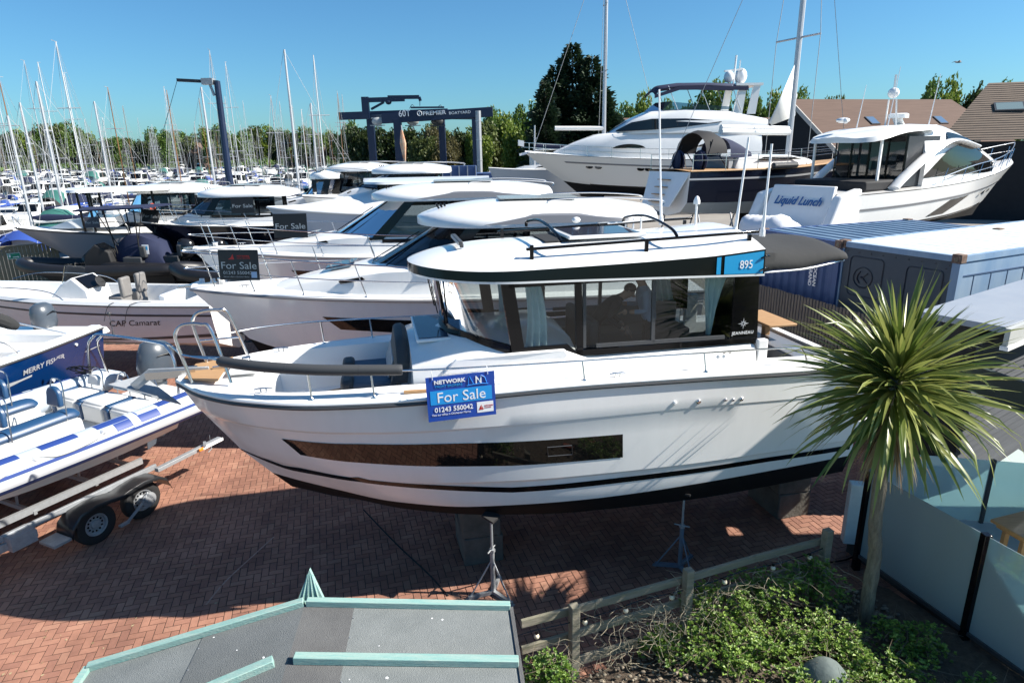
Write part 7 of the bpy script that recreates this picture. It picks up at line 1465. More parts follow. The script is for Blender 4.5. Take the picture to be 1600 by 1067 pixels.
mb = MB(); mb.prism([Bv(-.02, 1.20, 3.03), Bv(9, 1.20, 3.03), Bv(9, 1.31, 3.03), Bv(-.02, 1.31, 3.03)], (0, 0, .065)); mb.build('drip_trim', LETW, t)
mb = MB(); CLAD = mat('dark_cladding', (.050, .056, .066), .75, noise=.6, nscale=3, color2=(.028, .032, .04), stretch=(.3, .3, 6), bump=.3, bscale=10)
for k in range(21): z = .2 + k * .14; mb.prism([Bv(.15, .86, z), Bv(.15, .93, z), Bv(.15, .87, z + .128), Bv(.15, .84, z + .128)], bd * 8.6)
mb.build('cladding', CLAD, t, flat=True)
mb = MB(); mb.prism([Bv(.2, .3, 0), Bv(8.8, .3, 0), Bv(8.8, .835, 0), Bv(.2, .835, 0)], (0, 0, 3.27)); mb.build('inner_wall', BW, t)
mb = MB(); w0 = Vector((9.3, 7.9, 0)); mb.prism([Vector((8.1, 6.45, 0)), Vector((12, 6.45, 0)), Vector((12, 8.5, 0)), Vector((8.1, 8.5, 0))], (0, 0, 6.0)); mb.build('added_shade_block', CLAD, t, flat=True)  # unseen block, added beyond the right edge to shade the stern and paving
mb = MB(); c_ = Bv(2.35, .96, 2.42); mb.box(-.07, .07, -.05, .05, -.12, .12, M=Matrix.Translation(c_)); lm = mb.build('wall_light', BLACK, t, bevel=.01); mb = MB(); mb.ball(c_ + Vector((.09, -.02, 0)), (.035, .035, .10), 8, 6); mb.build('lamp_glass', WHITE2, t)
mb = MB(); mb.prism([P(1505, 565, Y=9.2), P(1605, 600, Y=8.2), P(1605, 650, Y=8.2), P(1520, 612, Y=9.2)], (.05, .1, 0)); mb.build('awning_panel', mat('awning_green', (.012, .03, .03), .7), t)
TZ = .5
t = thing('terrace', 'raised pale tiled terrace behind the tinted glass screens', 'terrace', (5.4, 7, 0), 0)
TP = [Vector((4.95, 8.35, 0)), Vector((6.0, 5.0, 0)), Vector((6.6, 3.6, 0)), Vector((9.28, 3.6, 0)), Vector((9.28, 10.6, 0)), Vector((7.6, 9.6, 0)), Vector((5.6, 9.4, 0))]
TP = [Vector((5.06, 8.45, 0)), Vector((6.35, 4.0, 0)), Vector((9.28, 4.0, 0)), Vector((9.28, 10.7, 0)), Vector((7.3, 9.35, 0))]
TILE = mat('terrace_tile', (.42, .50, .50), .55, noise=.4, nscale=1.5, color2=(.35, .42, .42))
mb = MB(); mb.prism([p + Vector((0, 0, .0)) for p in TP], (0, 0, TZ)); mb.build('terrace_slab', mat('slab_dark', (.03, .035, .035), .8), t, flat=True)
mb = MB(); mb.prism([p + Vector((.03, 0, TZ + .002)) for p in TP], (0, 0, .03)); mb.build('tile_floor', TILE, t, flat=True)
GP = glass('screen_glass', (.66, .84, .85), haze=.38, hazecol=(.72, .86, .87))
g0 = Vector((4.98, 8.02, 0)); g1 = Vector((6.1, 4.5, 0)); gd = (g1 - g0).normalized(); gl = (g1 - g0).length
pc = (Vector((5.37, 6.42, 0)) - g0).dot(gd)
t = thing('glass_screen', 'tinted glass balustrade with black posts along the terrace edge', 'balustrade', g0, math.atan2(gd.y, gd.x))
cuts = [0, pc, gl]
for a, b in zip(cuts[:-1], cuts[1:]):
    mb = MB(); p = g0 + gd * (a + .04) + Vector((0, 0, .28)); q = g0 + gd * (b - .04) + Vector((0, 0, .28)); o_ = Vector((gd.y, -gd.x, 0)) * .006; mb.prism([p, q, q + o_, p + o_], (0, 0, 1.32)); mb.build('glass_panel', GP, t)
    mb = MB(); mb.bar(g0 + gd * (a + .04) + Vector((0, 0, .26)), g0 + gd * (b - .04) + Vector((0, 0, .26)), .07, .05); mb.build('base_channel', DGREY, t)
for a in cuts: mb = MB(); p = g0 + gd * a; mb.prism([p + Vector((x, y, 0)) for x, y in ((-.045, -.045), (.045, -.045), (.045, .045), (-.045, .045))], (0, 0, 1.62)); mb.build('post', BLACK, t, bevel=.006)
# inner screen and wooden table
t = thing('inner_glass_screen', 'second tinted glass panel standing across the sunny terrace', 'balustrade', (5.9, 8.6, 0), 0)
mb = MB(); p = Vector((5.5, 8.7, TZ + .05)); q = Vector((8.4, 8.0, TZ + .05)); mb.prism([p, q, q + Vector((0, .012, 0)), p + Vector((0, .012, 0))], (0, 0, 1.0)); mb.build('glass_panel', GP, t)
for p_ in (p, p.lerp(q, .5), q): mb = MB(); mb.bar(p_ + Vector((0, .0, -.02)), p_ + Vector((0, 0, 1.02)), .05, .05); mb.build('post', DGREY, t)
t = thing('wooden_table', 'varnished wooden table on the terrace at the right edge', 'table', (6.9, 7.3, TZ), 0)
PINE = mat('varnished_pine', (.50, .25, .08), .35, noise=.5, nscale=5, color2=(.33, .14, .04), stretch=(1, 7, 7), coat=.3)
mb = MB(); q = [Vector((6.36, 7.50, 1.10)), Vector((6.47, 7.02, 1.10)), Vector((7.9, 7.35, 1.10)), Vector((7.8, 7.95, 1.10))]; mb.prism(q, (0, 0, .045)); mb.build('table_top', PINE, t, bevel=.015)
mb = MB(); mb.prism([v + (Vector((7.2, 7.45, 1.1)) - v) * .12 - Vector((0, 0, .08)) for v in q], (0, 0, .078)); mb.build('apron', PINE, t)
for x, y in ((6.55, 7.42), (6.6, 7.18), (7.7, 7.5), (7.65, 7.8)): mb = MB(); mb.bar((x, y, TZ + .03), (x, y, 1.03), .06, .06); mb.build('leg', PINE, t)
# meter box and black pole by the palm
t = thing('meter_box', 'pale grey electric box on a black post beside the palm trunk', 'electric box', (5.0, 8.3, 0), R(10)); M = F_((5.0, 8.3, 0), -12)
mb = MB(); mb.box(-.12, .10, -.11, .05, .30, 1.28, M=M); mb.build('cabinet', mat('cabinet_grey', (.68, .72, .70), .5, noise=.3, nscale=5), t, bevel=.015)
mb = MB(); mb.box(.12, .24, -.05, .06, 0, 1.45, M=M); mb.build('post', RUBBER, t); mb = MB(); mb.tube(arc([M @ Vector(p) for p in ((.1, -.1, .55), (.14, -.14, .4), (.02, -.13, .1), (-.3, -.2, .02))], 5), .012, 5); mb.build('cable', BLACK, t)
# sea gull over the roofs
bp = P(1497, 98, Y=60); t = thing('seagull', 'lone gull flying over the barn roofs', 'bird', bp, 0)
mb = MB(); mb.tube([bp + Vector((-.28, 0, 0)), bp + Vector((-.1, 0, .02)), bp + Vector((.12, 0, .02)), bp + Vector((.24, 0, .03)), bp + Vector((.32, 0, .0))], [.02, .07, .07, .045, .01], 8); mb.build('body', mat('gull_grey', (.2, .18, .17), .7), t)
for s_ in (-1, 1): mb = MB(); mb.loft([[bp + Vector((-.08, 0, .03)), bp + Vector((.1, 0, .03))], [bp + Vector((-.1, .25 * s_, .14)), bp + Vector((.08, .25 * s_, .13))], [bp + Vector((-.2, .55 * s_, .06)), bp + Vector((-.15, .55 * s_, .06))]]); w = mb.build('wing', MATS['gull_grey'], t); w.modifiers.new('t', 'SOLIDIFY').thickness = .012
# ================================================================== FOREGROUND
# shed with mineral felt roof and pale green boards
TEAL = mat('painted_teal_wood', (.19, .36, .33), .65, noise=.8, nscale=7, color2=(.34, .42, .37), stretch=(.4, 5, 5), bump=.3, bscale=30)
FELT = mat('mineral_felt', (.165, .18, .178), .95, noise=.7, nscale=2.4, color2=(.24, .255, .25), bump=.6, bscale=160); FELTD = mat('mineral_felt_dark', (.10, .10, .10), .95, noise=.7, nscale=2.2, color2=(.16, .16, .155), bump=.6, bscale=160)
ZR = 2.42; ap = P(476, 944, Z=ZR); le = P(138, 1046, Z=2.16); re_ = P(797, 950, Z=2.30)
gd_ = Vector((0.10, -1, 0)).normalized()     # ridge runs towards the camera
t = thing('felt_roof_shed', 'garden shed with grey felt roof edged in pale green boards, nearest the camera', 'shed', (ap.x, ap.y - 1, 0), 0)
LR = 3.6
def lvl(p, k): return p + gd_ * k
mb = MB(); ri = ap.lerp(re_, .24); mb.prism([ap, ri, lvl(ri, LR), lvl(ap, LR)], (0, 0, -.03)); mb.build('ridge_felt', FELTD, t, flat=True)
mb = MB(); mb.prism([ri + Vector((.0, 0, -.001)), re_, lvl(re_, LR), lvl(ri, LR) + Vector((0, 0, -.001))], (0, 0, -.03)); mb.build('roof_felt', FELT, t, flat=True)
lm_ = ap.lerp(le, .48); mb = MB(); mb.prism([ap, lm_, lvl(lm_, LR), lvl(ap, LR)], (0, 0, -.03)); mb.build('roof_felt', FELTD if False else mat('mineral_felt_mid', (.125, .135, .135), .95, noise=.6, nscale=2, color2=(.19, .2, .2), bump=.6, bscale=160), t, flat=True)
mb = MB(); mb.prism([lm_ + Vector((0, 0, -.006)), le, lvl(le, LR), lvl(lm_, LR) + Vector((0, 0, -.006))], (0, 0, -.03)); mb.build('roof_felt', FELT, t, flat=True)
def board_(a, b, w, h_, lift, nm='verge_board'): mb = MB(); z = Vector((0, 0, lift)); mb.bar(a + z, b + z, w, h_); return mb.build(nm, TEAL, t, bevel=.005)
board_(ap + Vector((-.005, 0, 0)), le, .062, .055, .025); board_(ap + Vector((.02, 0, 0)), re_, .062, .055, .025)
board_(ap + Vector((0, .05, -.06)), le + Vector((0, .05, -.06)), .02, .12, 0, 'fascia_board'); board_(ap + Vector((0, .05, -.06)), re_ + Vector((0, .05, -.06)), .02, .12, 0, 'fascia_board')
k1 = .62; a = lvl(ap.lerp(re_, .03), k1); b = lvl(re_, k1) ; board_(a, b, .07, .06, .03, 'batten'); b = lvl(le.lerp(ap, .35), 1.25 * k1); a = lvl(ap.lerp(le, .06), k1 * .98); board_(a, b, .07, .06, .03, 'batten')
mb = MB(); mb.bar(le, lvl(le, LR), .05, .08); mb.build('eave_board', TEAL, t); mb = MB(); mb.bar(re_ + Vector((.01, 0, -.03)), lvl(re_, LR) + Vector((.01, 0, -.03)), .03, .09); mb.build('eave_board', FELTD, t)
mb = MB(); sp = ap + Vector((.0, .10, -.05)); mb.prism([sp + Vector((-.10, 0, 0)), sp + Vector((.13, 0, 0)), sp + Vector((-.0, .10, .24))], (0, .03, 0))
for k in range(4): x = -.06 + .05 * k; mb.bar(sp + Vector((x, -.004, 0)), sp + Vector((x * .25 - .0, .085, .20)), .012, .012)
mb.build('gable_finial', TEAL, t)
mb = MB(); 
for a, b, zt in ((le, ap, 0), (ap, re_, 0)): mb.prism([Vector((a.x, a.y - .12, 0)), Vector((b.x, b.y - .12, 0)), Vector((b.x, b.y - .12, b.z - .05)), Vector((a.x, a.y - .12, a.z - .05))], gd_ * .04)
for a in (le, re_): a2 = a + (ap - a) * .05; b = lvl(a2, LR); mb.prism([Vector((a2.x, a2.y - .12, 0)), Vector((b.x, b.y, 0)), Vector((b.x, b.y, a.z - .06)), Vector((a2.x, a2.y - .12, a.z - .06))], Vector((.03, 0, 0)))
mb.build('wall_boards', TEAL, t, flat=True)
mb = MB(); r_ = random.Random(8)
for k in range(26):
    q = r_.choice([(ap, re_), (ap, le)]); c = lvl(q[0].lerp(q[1], r_.uniform(.05, .95)), r_.uniform(.06, 1.1)) + Vector((0, 0, .001)); s_ = r_.uniform(.004, .013); mb.add([c + Vector((s_ * math.cos(w) * r_.uniform(.6, 1.3), s_ * math.sin(w) * r_.uniform(.6, 1.3), 0)) for w in [k2 * PI / 4 for k2 in range(8)]], [tuple(range(8))])
mb.build('droppings', LETW, t, flat=True)
mb = MB()
for k in range(5):
    for a in (ri, lm_): c = lvl(a, .15 + .22 * k) + Vector((.012, 0, .002)); mb.tube([c, c + Vector((0, 0, .003))], .006, 6)
mb.build('felt_nails', GALV, t)
# weathered post and rail fence
FW = mat('weathered_rail', (.27, .24, .19), .85, noise=.8, nscale=4, color2=(.15, .15, .09), stretch=(.5, 4, 4), bump=.5, bscale=25)
f0 = Vector((.18, 5.92, 0)); f1 = Vector((4.30, 7.42, 0)); fd = (f1 - f0).normalized(); fn = Vector((fd.y, -fd.x, 0))
t = thing('post_and_rail_fence', 'weathered post and rail timber fence overgrown with bramble, in front of the cruiser', 'fence', f0, math.atan2(fd.y, fd.x))
for k, u in enumerate((.50, 2.03, 4.2)):
    c = f0 + fd * u; h_ = (1.04, 1.10, 1.12)[k]; mb = MB(); mb.prism([c + fd * x + fn * y for x, y in ((-.055, -.05), (.055, -.045), (.05, .055), (-.05, .05))], (0, 0, h_)); mb.build('post', FW, t, bevel=.008)
for z, w in ((.90, .10), (.56, .10), (.16, .12)):
    mb = MB(); pts = [f0 + fd * u + fn * -.085 + Vector((0, 0, z + .012 * math.sin(u * 2 + z * 9))) for u in (-.12, .8, 2.0, 3.1, 4.28)]
    for a, b in zip(pts[:-1], pts[1:]): mb.bar(a, b, .042, w)
    mb.build('rail', FW, t, bevel=.006)
t = thing('festoon_lights', 'string of unlit white festoon bulbs hung along the fence rail', 'string lights', f0 + Vector((0, 0, .85)), 0)
mb = MB(); cab = [f0 + fd * u + fn * .0 + Vector((0, 0, .86 - .05 * abs(math.sin(u * 2.2)))) for u in [-.3 + .2 * k for k in range(24)]]; mb.tube(cab, .007, 5); mb.build('cable', BLACK, t)
for u in (.02, .62, 1.15, 1.78, 2.55, 3.3, 3.9, -.35):
    c = f0 + fd * u + fn * .035 + Vector((0, 0, .80 if u > 0 else .66)); mb = MB(); mb.tube([c + Vector((0, 0, .055)), c + Vector((0, 0, .03))], [.017, .018], 8); mb.build('lamp_holder', BLACK, t); mb = MB(); mb.ball(c + Vector((0, -.005, 0)), .032, 12, 8); mb.build('bulb', mat('bulb_opal', (.72, .64, .48), .3), t)
# planting bed with soil, stones
SOIL = mat('bed_soil', (.07, .05, .035), .95, noise=.8, nscale=12, color2=(.14, .11, .08), bump=1, bscale=30)
mb = MB(); r_ = random.Random(11); rows = []
for i in range(22):
    u = lerp(-.4, 5.2, i / 21); rows.append([f0 + fd * u + fn * v + Vector((0, 0, .03 + .12 * math.sin(min(1, v) * 1.5) + r_.uniform(-.015, .02) + (.0 if v > .1 else -.02))) for v in [.02 + .22 * k for k in range(15)]])
mb.loft(rows); b_ = mb.build('planting_bed', SOIL, None, angle=60); b_['kind'] = 'structure'
mb = MB()
for k in range(900):
    u = r_.uniform(-.2, 4.8); v = abs(r_.gauss(.25, .5)) + .04; c = f0 + fd * u + fn * v + Vector((0, 0, .07 + .12 * math.sin(min(1, v) * 1.5))); s_ = r_.uniform(.008, .028); mb.vr = r_.random(); mb.ball(c, (s_ * r_.uniform(.8, 1.5), s_, s_ * .6), 6, 4)
g_ = mb.build('gravel', leafmat('gravel_stone', (.30, .25, .18), (.12, .10, .08), .85, 0), None, angle=80); g_['kind'] = 'stuff'
mb = MB(); c = Vector((3.42, 5.75, .16)); mb.ball(c, (.30, .26, .34), 14, 10)
for v in mb.v: v += Vector((math.sin(v.x * 9 + v.z * 7), math.cos(v.y * 11), math.sin(v.x * 6))) * .018
o = mb.build('boulder', mat('boulder_stone', (.13, .16, .15), .8, noise=.5, nscale=6, color2=(.07, .09, .085), bump=.4, bscale=12), None, angle=80); tag(o, 'rounded grey boulder among the brambles below the palm', 'boulder'); setorigin(o, c - Vector((0, 0, .1)))
for k, (x, y, a_) in enumerate(((2.05, 5.02, .4), (2.6, 4.95, 1.2))):
    mb = MB(); MM = F_((x, y, .12), math.degrees(a_)); mb.box(-.11, .11, -.055, .055, 0, .07, M=MM); o = mb.build('loose_brick', mat('old_brick', (.33, .10, .06), .85, noise=.6, nscale=8), None, bevel=.008); tag(o, ['loose red brick at the bottom edge of the bed', 'second loose red brick nearer the boulder'][k], 'brick'); setorigin(o, (x, y, .12))
# plants
LG = leafmat('bramble_leaf', (.06, .15, .018), (.34, .48, .09)); LG2 = leafmat('shrub_leaf', (.06, .15, .02), (.24, .36, .06)); TWIG = mat('twig', (.20, .16, .11), .8, noise=.5, nscale=20)
def leafq(mb, c, d, w, l, up_, r_):
    """one leaf: two faces folded along the rib"""
    s_ = d.cross(up_)
    if s_.length < .01: s_ = Vector((1, 0, 0))
    s_.normalize(); mb.vr = r_.random(); n_ = s_.cross(d).normalized() * w * .25
    mb.add([c, c + d * l * .5 + s_ * w / 2 + n_, c + d * l, c + d * l * .5 - s_ * w / 2 + n_], [(0, 1, 2), (0, 2, 3)])
def rvec(r_, zmin=-1):
    while True:
        v = Vector((r_.uniform(-1, 1), r_.uniform(-1, 1), r_.uniform(zmin, 1)))
        if .05 < v.length < 1: return v.normalized()
def bramble(name, label, o, n, rad, hgt, r_, lm, lsz=.05, cat='shrub', twigs=1, group=None):
    t = thing(name, label, cat, o, 0, group); o = Vector(o); ml = MB(); mt = MB()
    for i in range(n):
        a = r_.uniform(0, 2 * PI); L = rad * r_.uniform(.35, 1); e = o + Vector((math.cos(a) * L, math.sin(a) * L * .8, hgt * r_.uniform(.35, 1) * (1 - .4 * L / rad))); b_ = o + Vector((math.cos(a) * L * .2, math.sin(a) * L * .15, 0)); m_ = b_.lerp(e, .5) + Vector((0, 0, hgt * .35)) + rvec(r_) * .06
        p = arc([b_, m_, e], 4); mt.tube(p, [.0055 - .0004 * k for k in range(len(p))], 4); e2 = e + rvec(r_, .1) * r_.uniform(.1, .35); mt.tube([p[4], e.lerp(e2, .5), e2], [.003, .0025, .0015], 3)
        for j in range(2, len(p)):
            for q in range(r_.randint(1, 3)):
                c = p[j] + rvec(r_) * .06; d0 = rvec(r_, -.2)
                for q2 in range(r_.randint(3, 6)): d = (d0 + rvec(r_, -.1) * 1.1).normalized(); d.z = abs(d.z) * .6; leafq(ml, c, d, lsz * r_.uniform(.45, .75), lsz * r_.uniform(.7, 1.2), Vector((0, 0, 1)), r_)
    ml.build('leaves', lm, t, flat=True, normals=False); mt.build('stems', TWIG, t)
    return t
r_ = random.Random(21)
spots = [(2.35, 6.15, .85, .5), (3.0, 6.25, .8, .45), (3.7, 6.35, .75, .45), (3.3, 5.55, .7, .4), (4.1, 5.75, .8, .42), (4.7, 6.3, .6, .4), (4.6, 5.2, .6, .4), (2.6, 5.3, .6, .35), (3.9, 5.05, .7, .35), (5.05, 5.5, .45, .3), (2.45, 6.62, .65, .8), (3.15, 6.85, .7, .85), (3.85, 7.08, .6, .8), (1.75, 6.35, .45, .35)]
blab = ['bramble against the overgrown middle fence post', 'bramble clump halfway along the fence rails', 'leafy bramble left of the palm trunk foot', 'low bramble spilling over the grey boulder', 'bramble right of the boulder, leaning to the glass', 'bramble at the foot of the palm trunk beside the glass', 'sprawling twiggy bramble below the black glass post', 'sparse bramble at the bottom edge left of the boulder', 'leggy bramble at the bottom edge right of the boulder', 'small bramble sprig under the glass screen', 'bramble climbing over the middle post of the rail fence', 'bramble hanging over the top rail between middle and last post', 'bramble below the last fence post near the meter box', 'thin bramble under the bare dry stems on the fence']
for k, (x, y, rad, hg) in enumerate(spots): bramble('bramble', blab[k], (x, y, .1), int(58 * rad), rad * .8, hg, r_, LG, .052)
bramble('shrub', 'bright green shrub squeezed between the shed roof and fence', (.30, 5.35, .0), 90, .30, 1.25, r_, LG2, .045)
bramble('shrub', 'small shrub tip at the left foot of the shed roof', (-3.75, 4.55, 0), 30, .3, 1.4, r_, LG2, .045)
mt = MB()      # dry vine stems tangled on the rails
for i in range(300):
    u = r_.gauss(1.5, .55) if i % 3 else r_.uniform(2.2, 4.1); z = r_.uniform(.15, .9); p = f0 + fd * u + fn * r_.uniform(-.02, .3) + Vector((0, 0, z)); q = [p]
    dd = rvec(r_)
    for k in range(5): dd = (dd + rvec(r_) * .7).normalized(); dd.z = dd.z * .6 - .05; q.append(q[-1] + dd * r_.uniform(.05, .12))
    for v in q: v.z = max(v.z, .08)
    mt.tube(arc(q, 2), .0026, 4)
o = mt.build('dry_vine', mat('vine_dry', (.34, .29, .20), .85), None); tag(o, 'tangle of dry bare stems draped over the fence rails', 'vine'); setorigin(o, f0 + fd * 1.5)
# pale scrape line across the bricks
mb = MB(); q = [P(x, y, Z=.0165) for x, y in ((428, 838), (395, 868), (352, 908), (322, 944))]; mb.loft([[p + Vector((-.012, 0, 0)), p + Vector((.014, 0, 0))] for p in arc(q, 4)]); o = mb.build('paving_scrape', mat('scrape_pale', (.42, .30, .24), .9, noise=.8, nscale=25, color2=(.3, .15, .1)), None); o['kind'] = 'structure'
# cabbage palm
PB = Vector((4.47, 6.80, .0)); PT = Vector((4.30, 6.72, 2.95)); CC = Vector((4.29, 6.70, 3.50))
t = thing('cabbage_palm', 'cabbage palm with spiky sword leaf crown on a leaning trunk by the glass', 'palm', PB, 0)
mb = MB(); tp = arc([PB, PB + Vector((-.03, 0, .5)), PB + Vector((-.02, .02, 1.1)), PB + Vector((-.12, -.03, 1.7)), PT, CC], 6); n = len(tp)
r_ = random.Random(5); mb.tube(tp, [lerp(.085, .068, k / n) * (1 + .07 * math.sin(k * 2.3) + r_.uniform(-.04, .04)) for k in range(n)], 12); mb.build('trunk', mat('palm_bark', (.26, .225, .165), .9, noise=.9, nscale=7, color2=(.10, .085, .06), stretch=(3, 3, .7), bump=1.0, bscale=30), t)
def blade(mb, o, d, L, w, droop, r_, seg=7):
    mb.vr = r_.random(); rows = []; p = Vector(o); dd = d.normalized(); roll = r_.uniform(-.7, .7); kink = r_.uniform(.35, .75) if r_.random() < .24 else 2
    for k in range(seg + 1):
        q = k / seg; s_ = dd.cross(Vector((0, 0, 1)))
        if s_.length < .1: s_ = Vector((1, 0, 0))
        s_.normalize(); up_ = s_.cross(dd).normalized(); s2 = s_ * math.cos(roll) + up_ * math.sin(roll); u2 = -s_ * math.sin(roll) + up_ * math.cos(roll)
        wd = w * (.35 + .65 * min(1, q * 3.2)) * (1 - max(0, q - .45) / .55) ** .8 + .0015
        rows.append([p - s2 * wd / 2 + u2 * wd * .12, p, p + s2 * wd / 2 + u2 * wd * .12]); p = p + dd * L / seg
        dd = (dd + Vector((0, 0, -droop * (.3 + q * 1.3) / seg * (5 if q > kink and q < kink + .2 else 1)))).normalized()
    mb.loft(rows)
mb = MB(); md = MB()
for i in range(640):
    el = math.asin(r_.uniform(-.62, .98)); az = r_.uniform(0, 2 * PI); d = Vector((math.cos(el) * math.cos(az), math.cos(el) * math.sin(az), math.sin(el)))
    if el < .05 and r_.random() < (.58 if d.y < .2 else .2): continue
    q = (el + .65) / 2.1; o = CC + d * .07 + Vector((0, 0, lerp(-.38, .18, max(0, min(1, q)))))
    L = r_.uniform(.70, 1.32) * (1.0 if el < .8 else .82) * (1.05 if el < .2 else 1); blade(mb, o, d, L, r_.uniform(.034, .072), r_.uniform(.1, .8) + (.55 if el < .1 else 0), r_)
mb.build('crown', leafmat('palm_leaf', (.07, .12, .018), (.36, .38, .11), .36, .3), t, angle=80, normals=False)
for i in range(260):
    az = r_.uniform(0, 2 * PI); el = r_.uniform(-1.4, -.9); d = Vector((math.cos(el) * math.cos(az), math.cos(el) * math.sin(az), math.sin(el))); blade(md, CC + Vector((0, 0, -.45)) + d * .09, d, r_.uniform(.25, .85), r_.uniform(.01, .03), r_.uniform(.2, 1.2), r_, 5)
md.build('dead_leaves', leafmat('dead_leaf', (.16, .10, .05), (.34, .26, .13), .8, .15), t, angle=80, normals=False)
# hose / cable across the bricks
mb = MB(); mb.tube(arc([P(568, 796, Z=.018), P(620, 850, Z=.018), P(668, 895, Z=.018), P(700, 930, Z=.018)], 6), .012, 6); o = mb.build('black_cable', RUBBER, None); tag(o, 'thin black cable lying across the bricks under the cruiser bow', 'cable'); setorigin(o, P(620, 850, Z=.0))
mb = MB(); mb.tube(arc([P(1010, 1000, Z=.018), P(945, 990, Z=.018), P(900, 965, Z=.018)], 6), .012, 6); o = mb.build('black_cable', RUBBER, None); tag(o, 'short black cable on the bricks behind the post and rail fence', 'cable'); setorigin(o, P(945, 990, Z=0))
# ================================================================== MARINA, TREES, HOIST
FAR = 'boats moored in the marina'
MW = [WHITE, WHITE3, mat('gelcoat_offwhite', (.62, .62, .58), .3), DH, NAVYH]
def px_x(px, Y, z=-1): return P(px, 290, Y=Y).x
def mini_motor(k):
    r_ = random.Random(k); L = r_.uniform(7.5, 11); B = L * .16; hm_ = MW[[0, 0, 1, 2, 0, 3][k % 6]]
    t = thing('moored_motor_boat', 'x', 'boat', (0, 0, -1.6), 0, FAR); V_ = lambda x, y, z: Vector((x, y, z - 1.6))
    h = hull_of(Matrix.Translation((0, 0, -1.6)), L, B, -.4, 1.35 + L * .04, 1.1 + L * .03, rake=.8); h.mesh('hull', [hm_], [0, 0, 0], t, n=10, sub=1); deck(h, 'deck', WHITE2, t, dz=.03, n=8, m=4)
    z0 = 1.3 + L * .03; st = k % 3; hc_ = [.9, 1.3, 1.7][st]; mb = MB(); rows = []
    for x, w, z in ((.22, .35, .15), (.36, .75, .45), (.44, .8, .55), (.52, .8, hc_), (.8, .8, hc_), (.84, .78, .2)): rows.append([V_(x * L, -w * B, z0 - .1), V_(x * L, -w * B * .9, z0 + z), V_(x * L, w * B * .9, z0 + z), V_(x * L, w * B, z0 - .1)])
    mb.loft(rows, caps=True); mb.build('cabin', WHITE, t)
    mb = MB(); w = .8 * B; mb.prism([V_(.445 * L, -w * .92, z0 + .56), V_(.445 * L, w * .92, z0 + .56), V_(.508 * L, w * .88, z0 + hc_ - .08), V_(.508 * L, -w * .88, z0 + hc_ - .08)], (-.04, 0, .02)); mb.build('windscreen', WINDOWK, t)
    for s_ in (-1, 1): mb = MB(); mb.prism([V_(.50 * L, s_ * w * .97, z0 + .4), V_(.78 * L, s_ * w * .97, z0 + .4), V_(.78 * L, s_ * w * .93, z0 + hc_ - .15), V_(.53 * L, s_ * w * .93, z0 + hc_ - .15)], (0, .03 * s_, 0)); mb.build('side_window', WINDOWK, t)
    cm = [CANVASN, CANVASK, mat('canvas_green', (.03, .14, .12), .8), mat('canvas_blue', (.02, .06, .28), .8), CANVASN][k % 5]
    mb = MB(); mb.loft([[V_(x * L, w * math.cos(a), z0 + .1 + hh * math.sin(a) ** .5) for a in [PI * q / 6 for q in range(7)]] for x, hh in ((.80, hc_ + .25), (.88, hc_ + .3), (.98, .7))]); mb.build('canopy', cm, t)
    if st == 2: mb = MB(); mb.box(.55 * L, .75 * L, -.6, .6, z0 + hc_ - 1.6, z0 + hc_ + .4 - 1.6, taper=.1); mb.build('flybridge', WHITE3, t)
    mb = MB(); mb.tube([V_(.7 * L, 0, z0 + hc_), V_(.72 * L, 0, z0 + hc_ + 1.3)], .03, 4); mb.tube(arc([V_(.3 * L, -B * .7, z0 + .4), V_(.05, 0, z0 + .75), V_(.3 * L, B * .7, z0 + .4)], 3), .02, 4); mb.build('rail', STEEL, t)
    return t
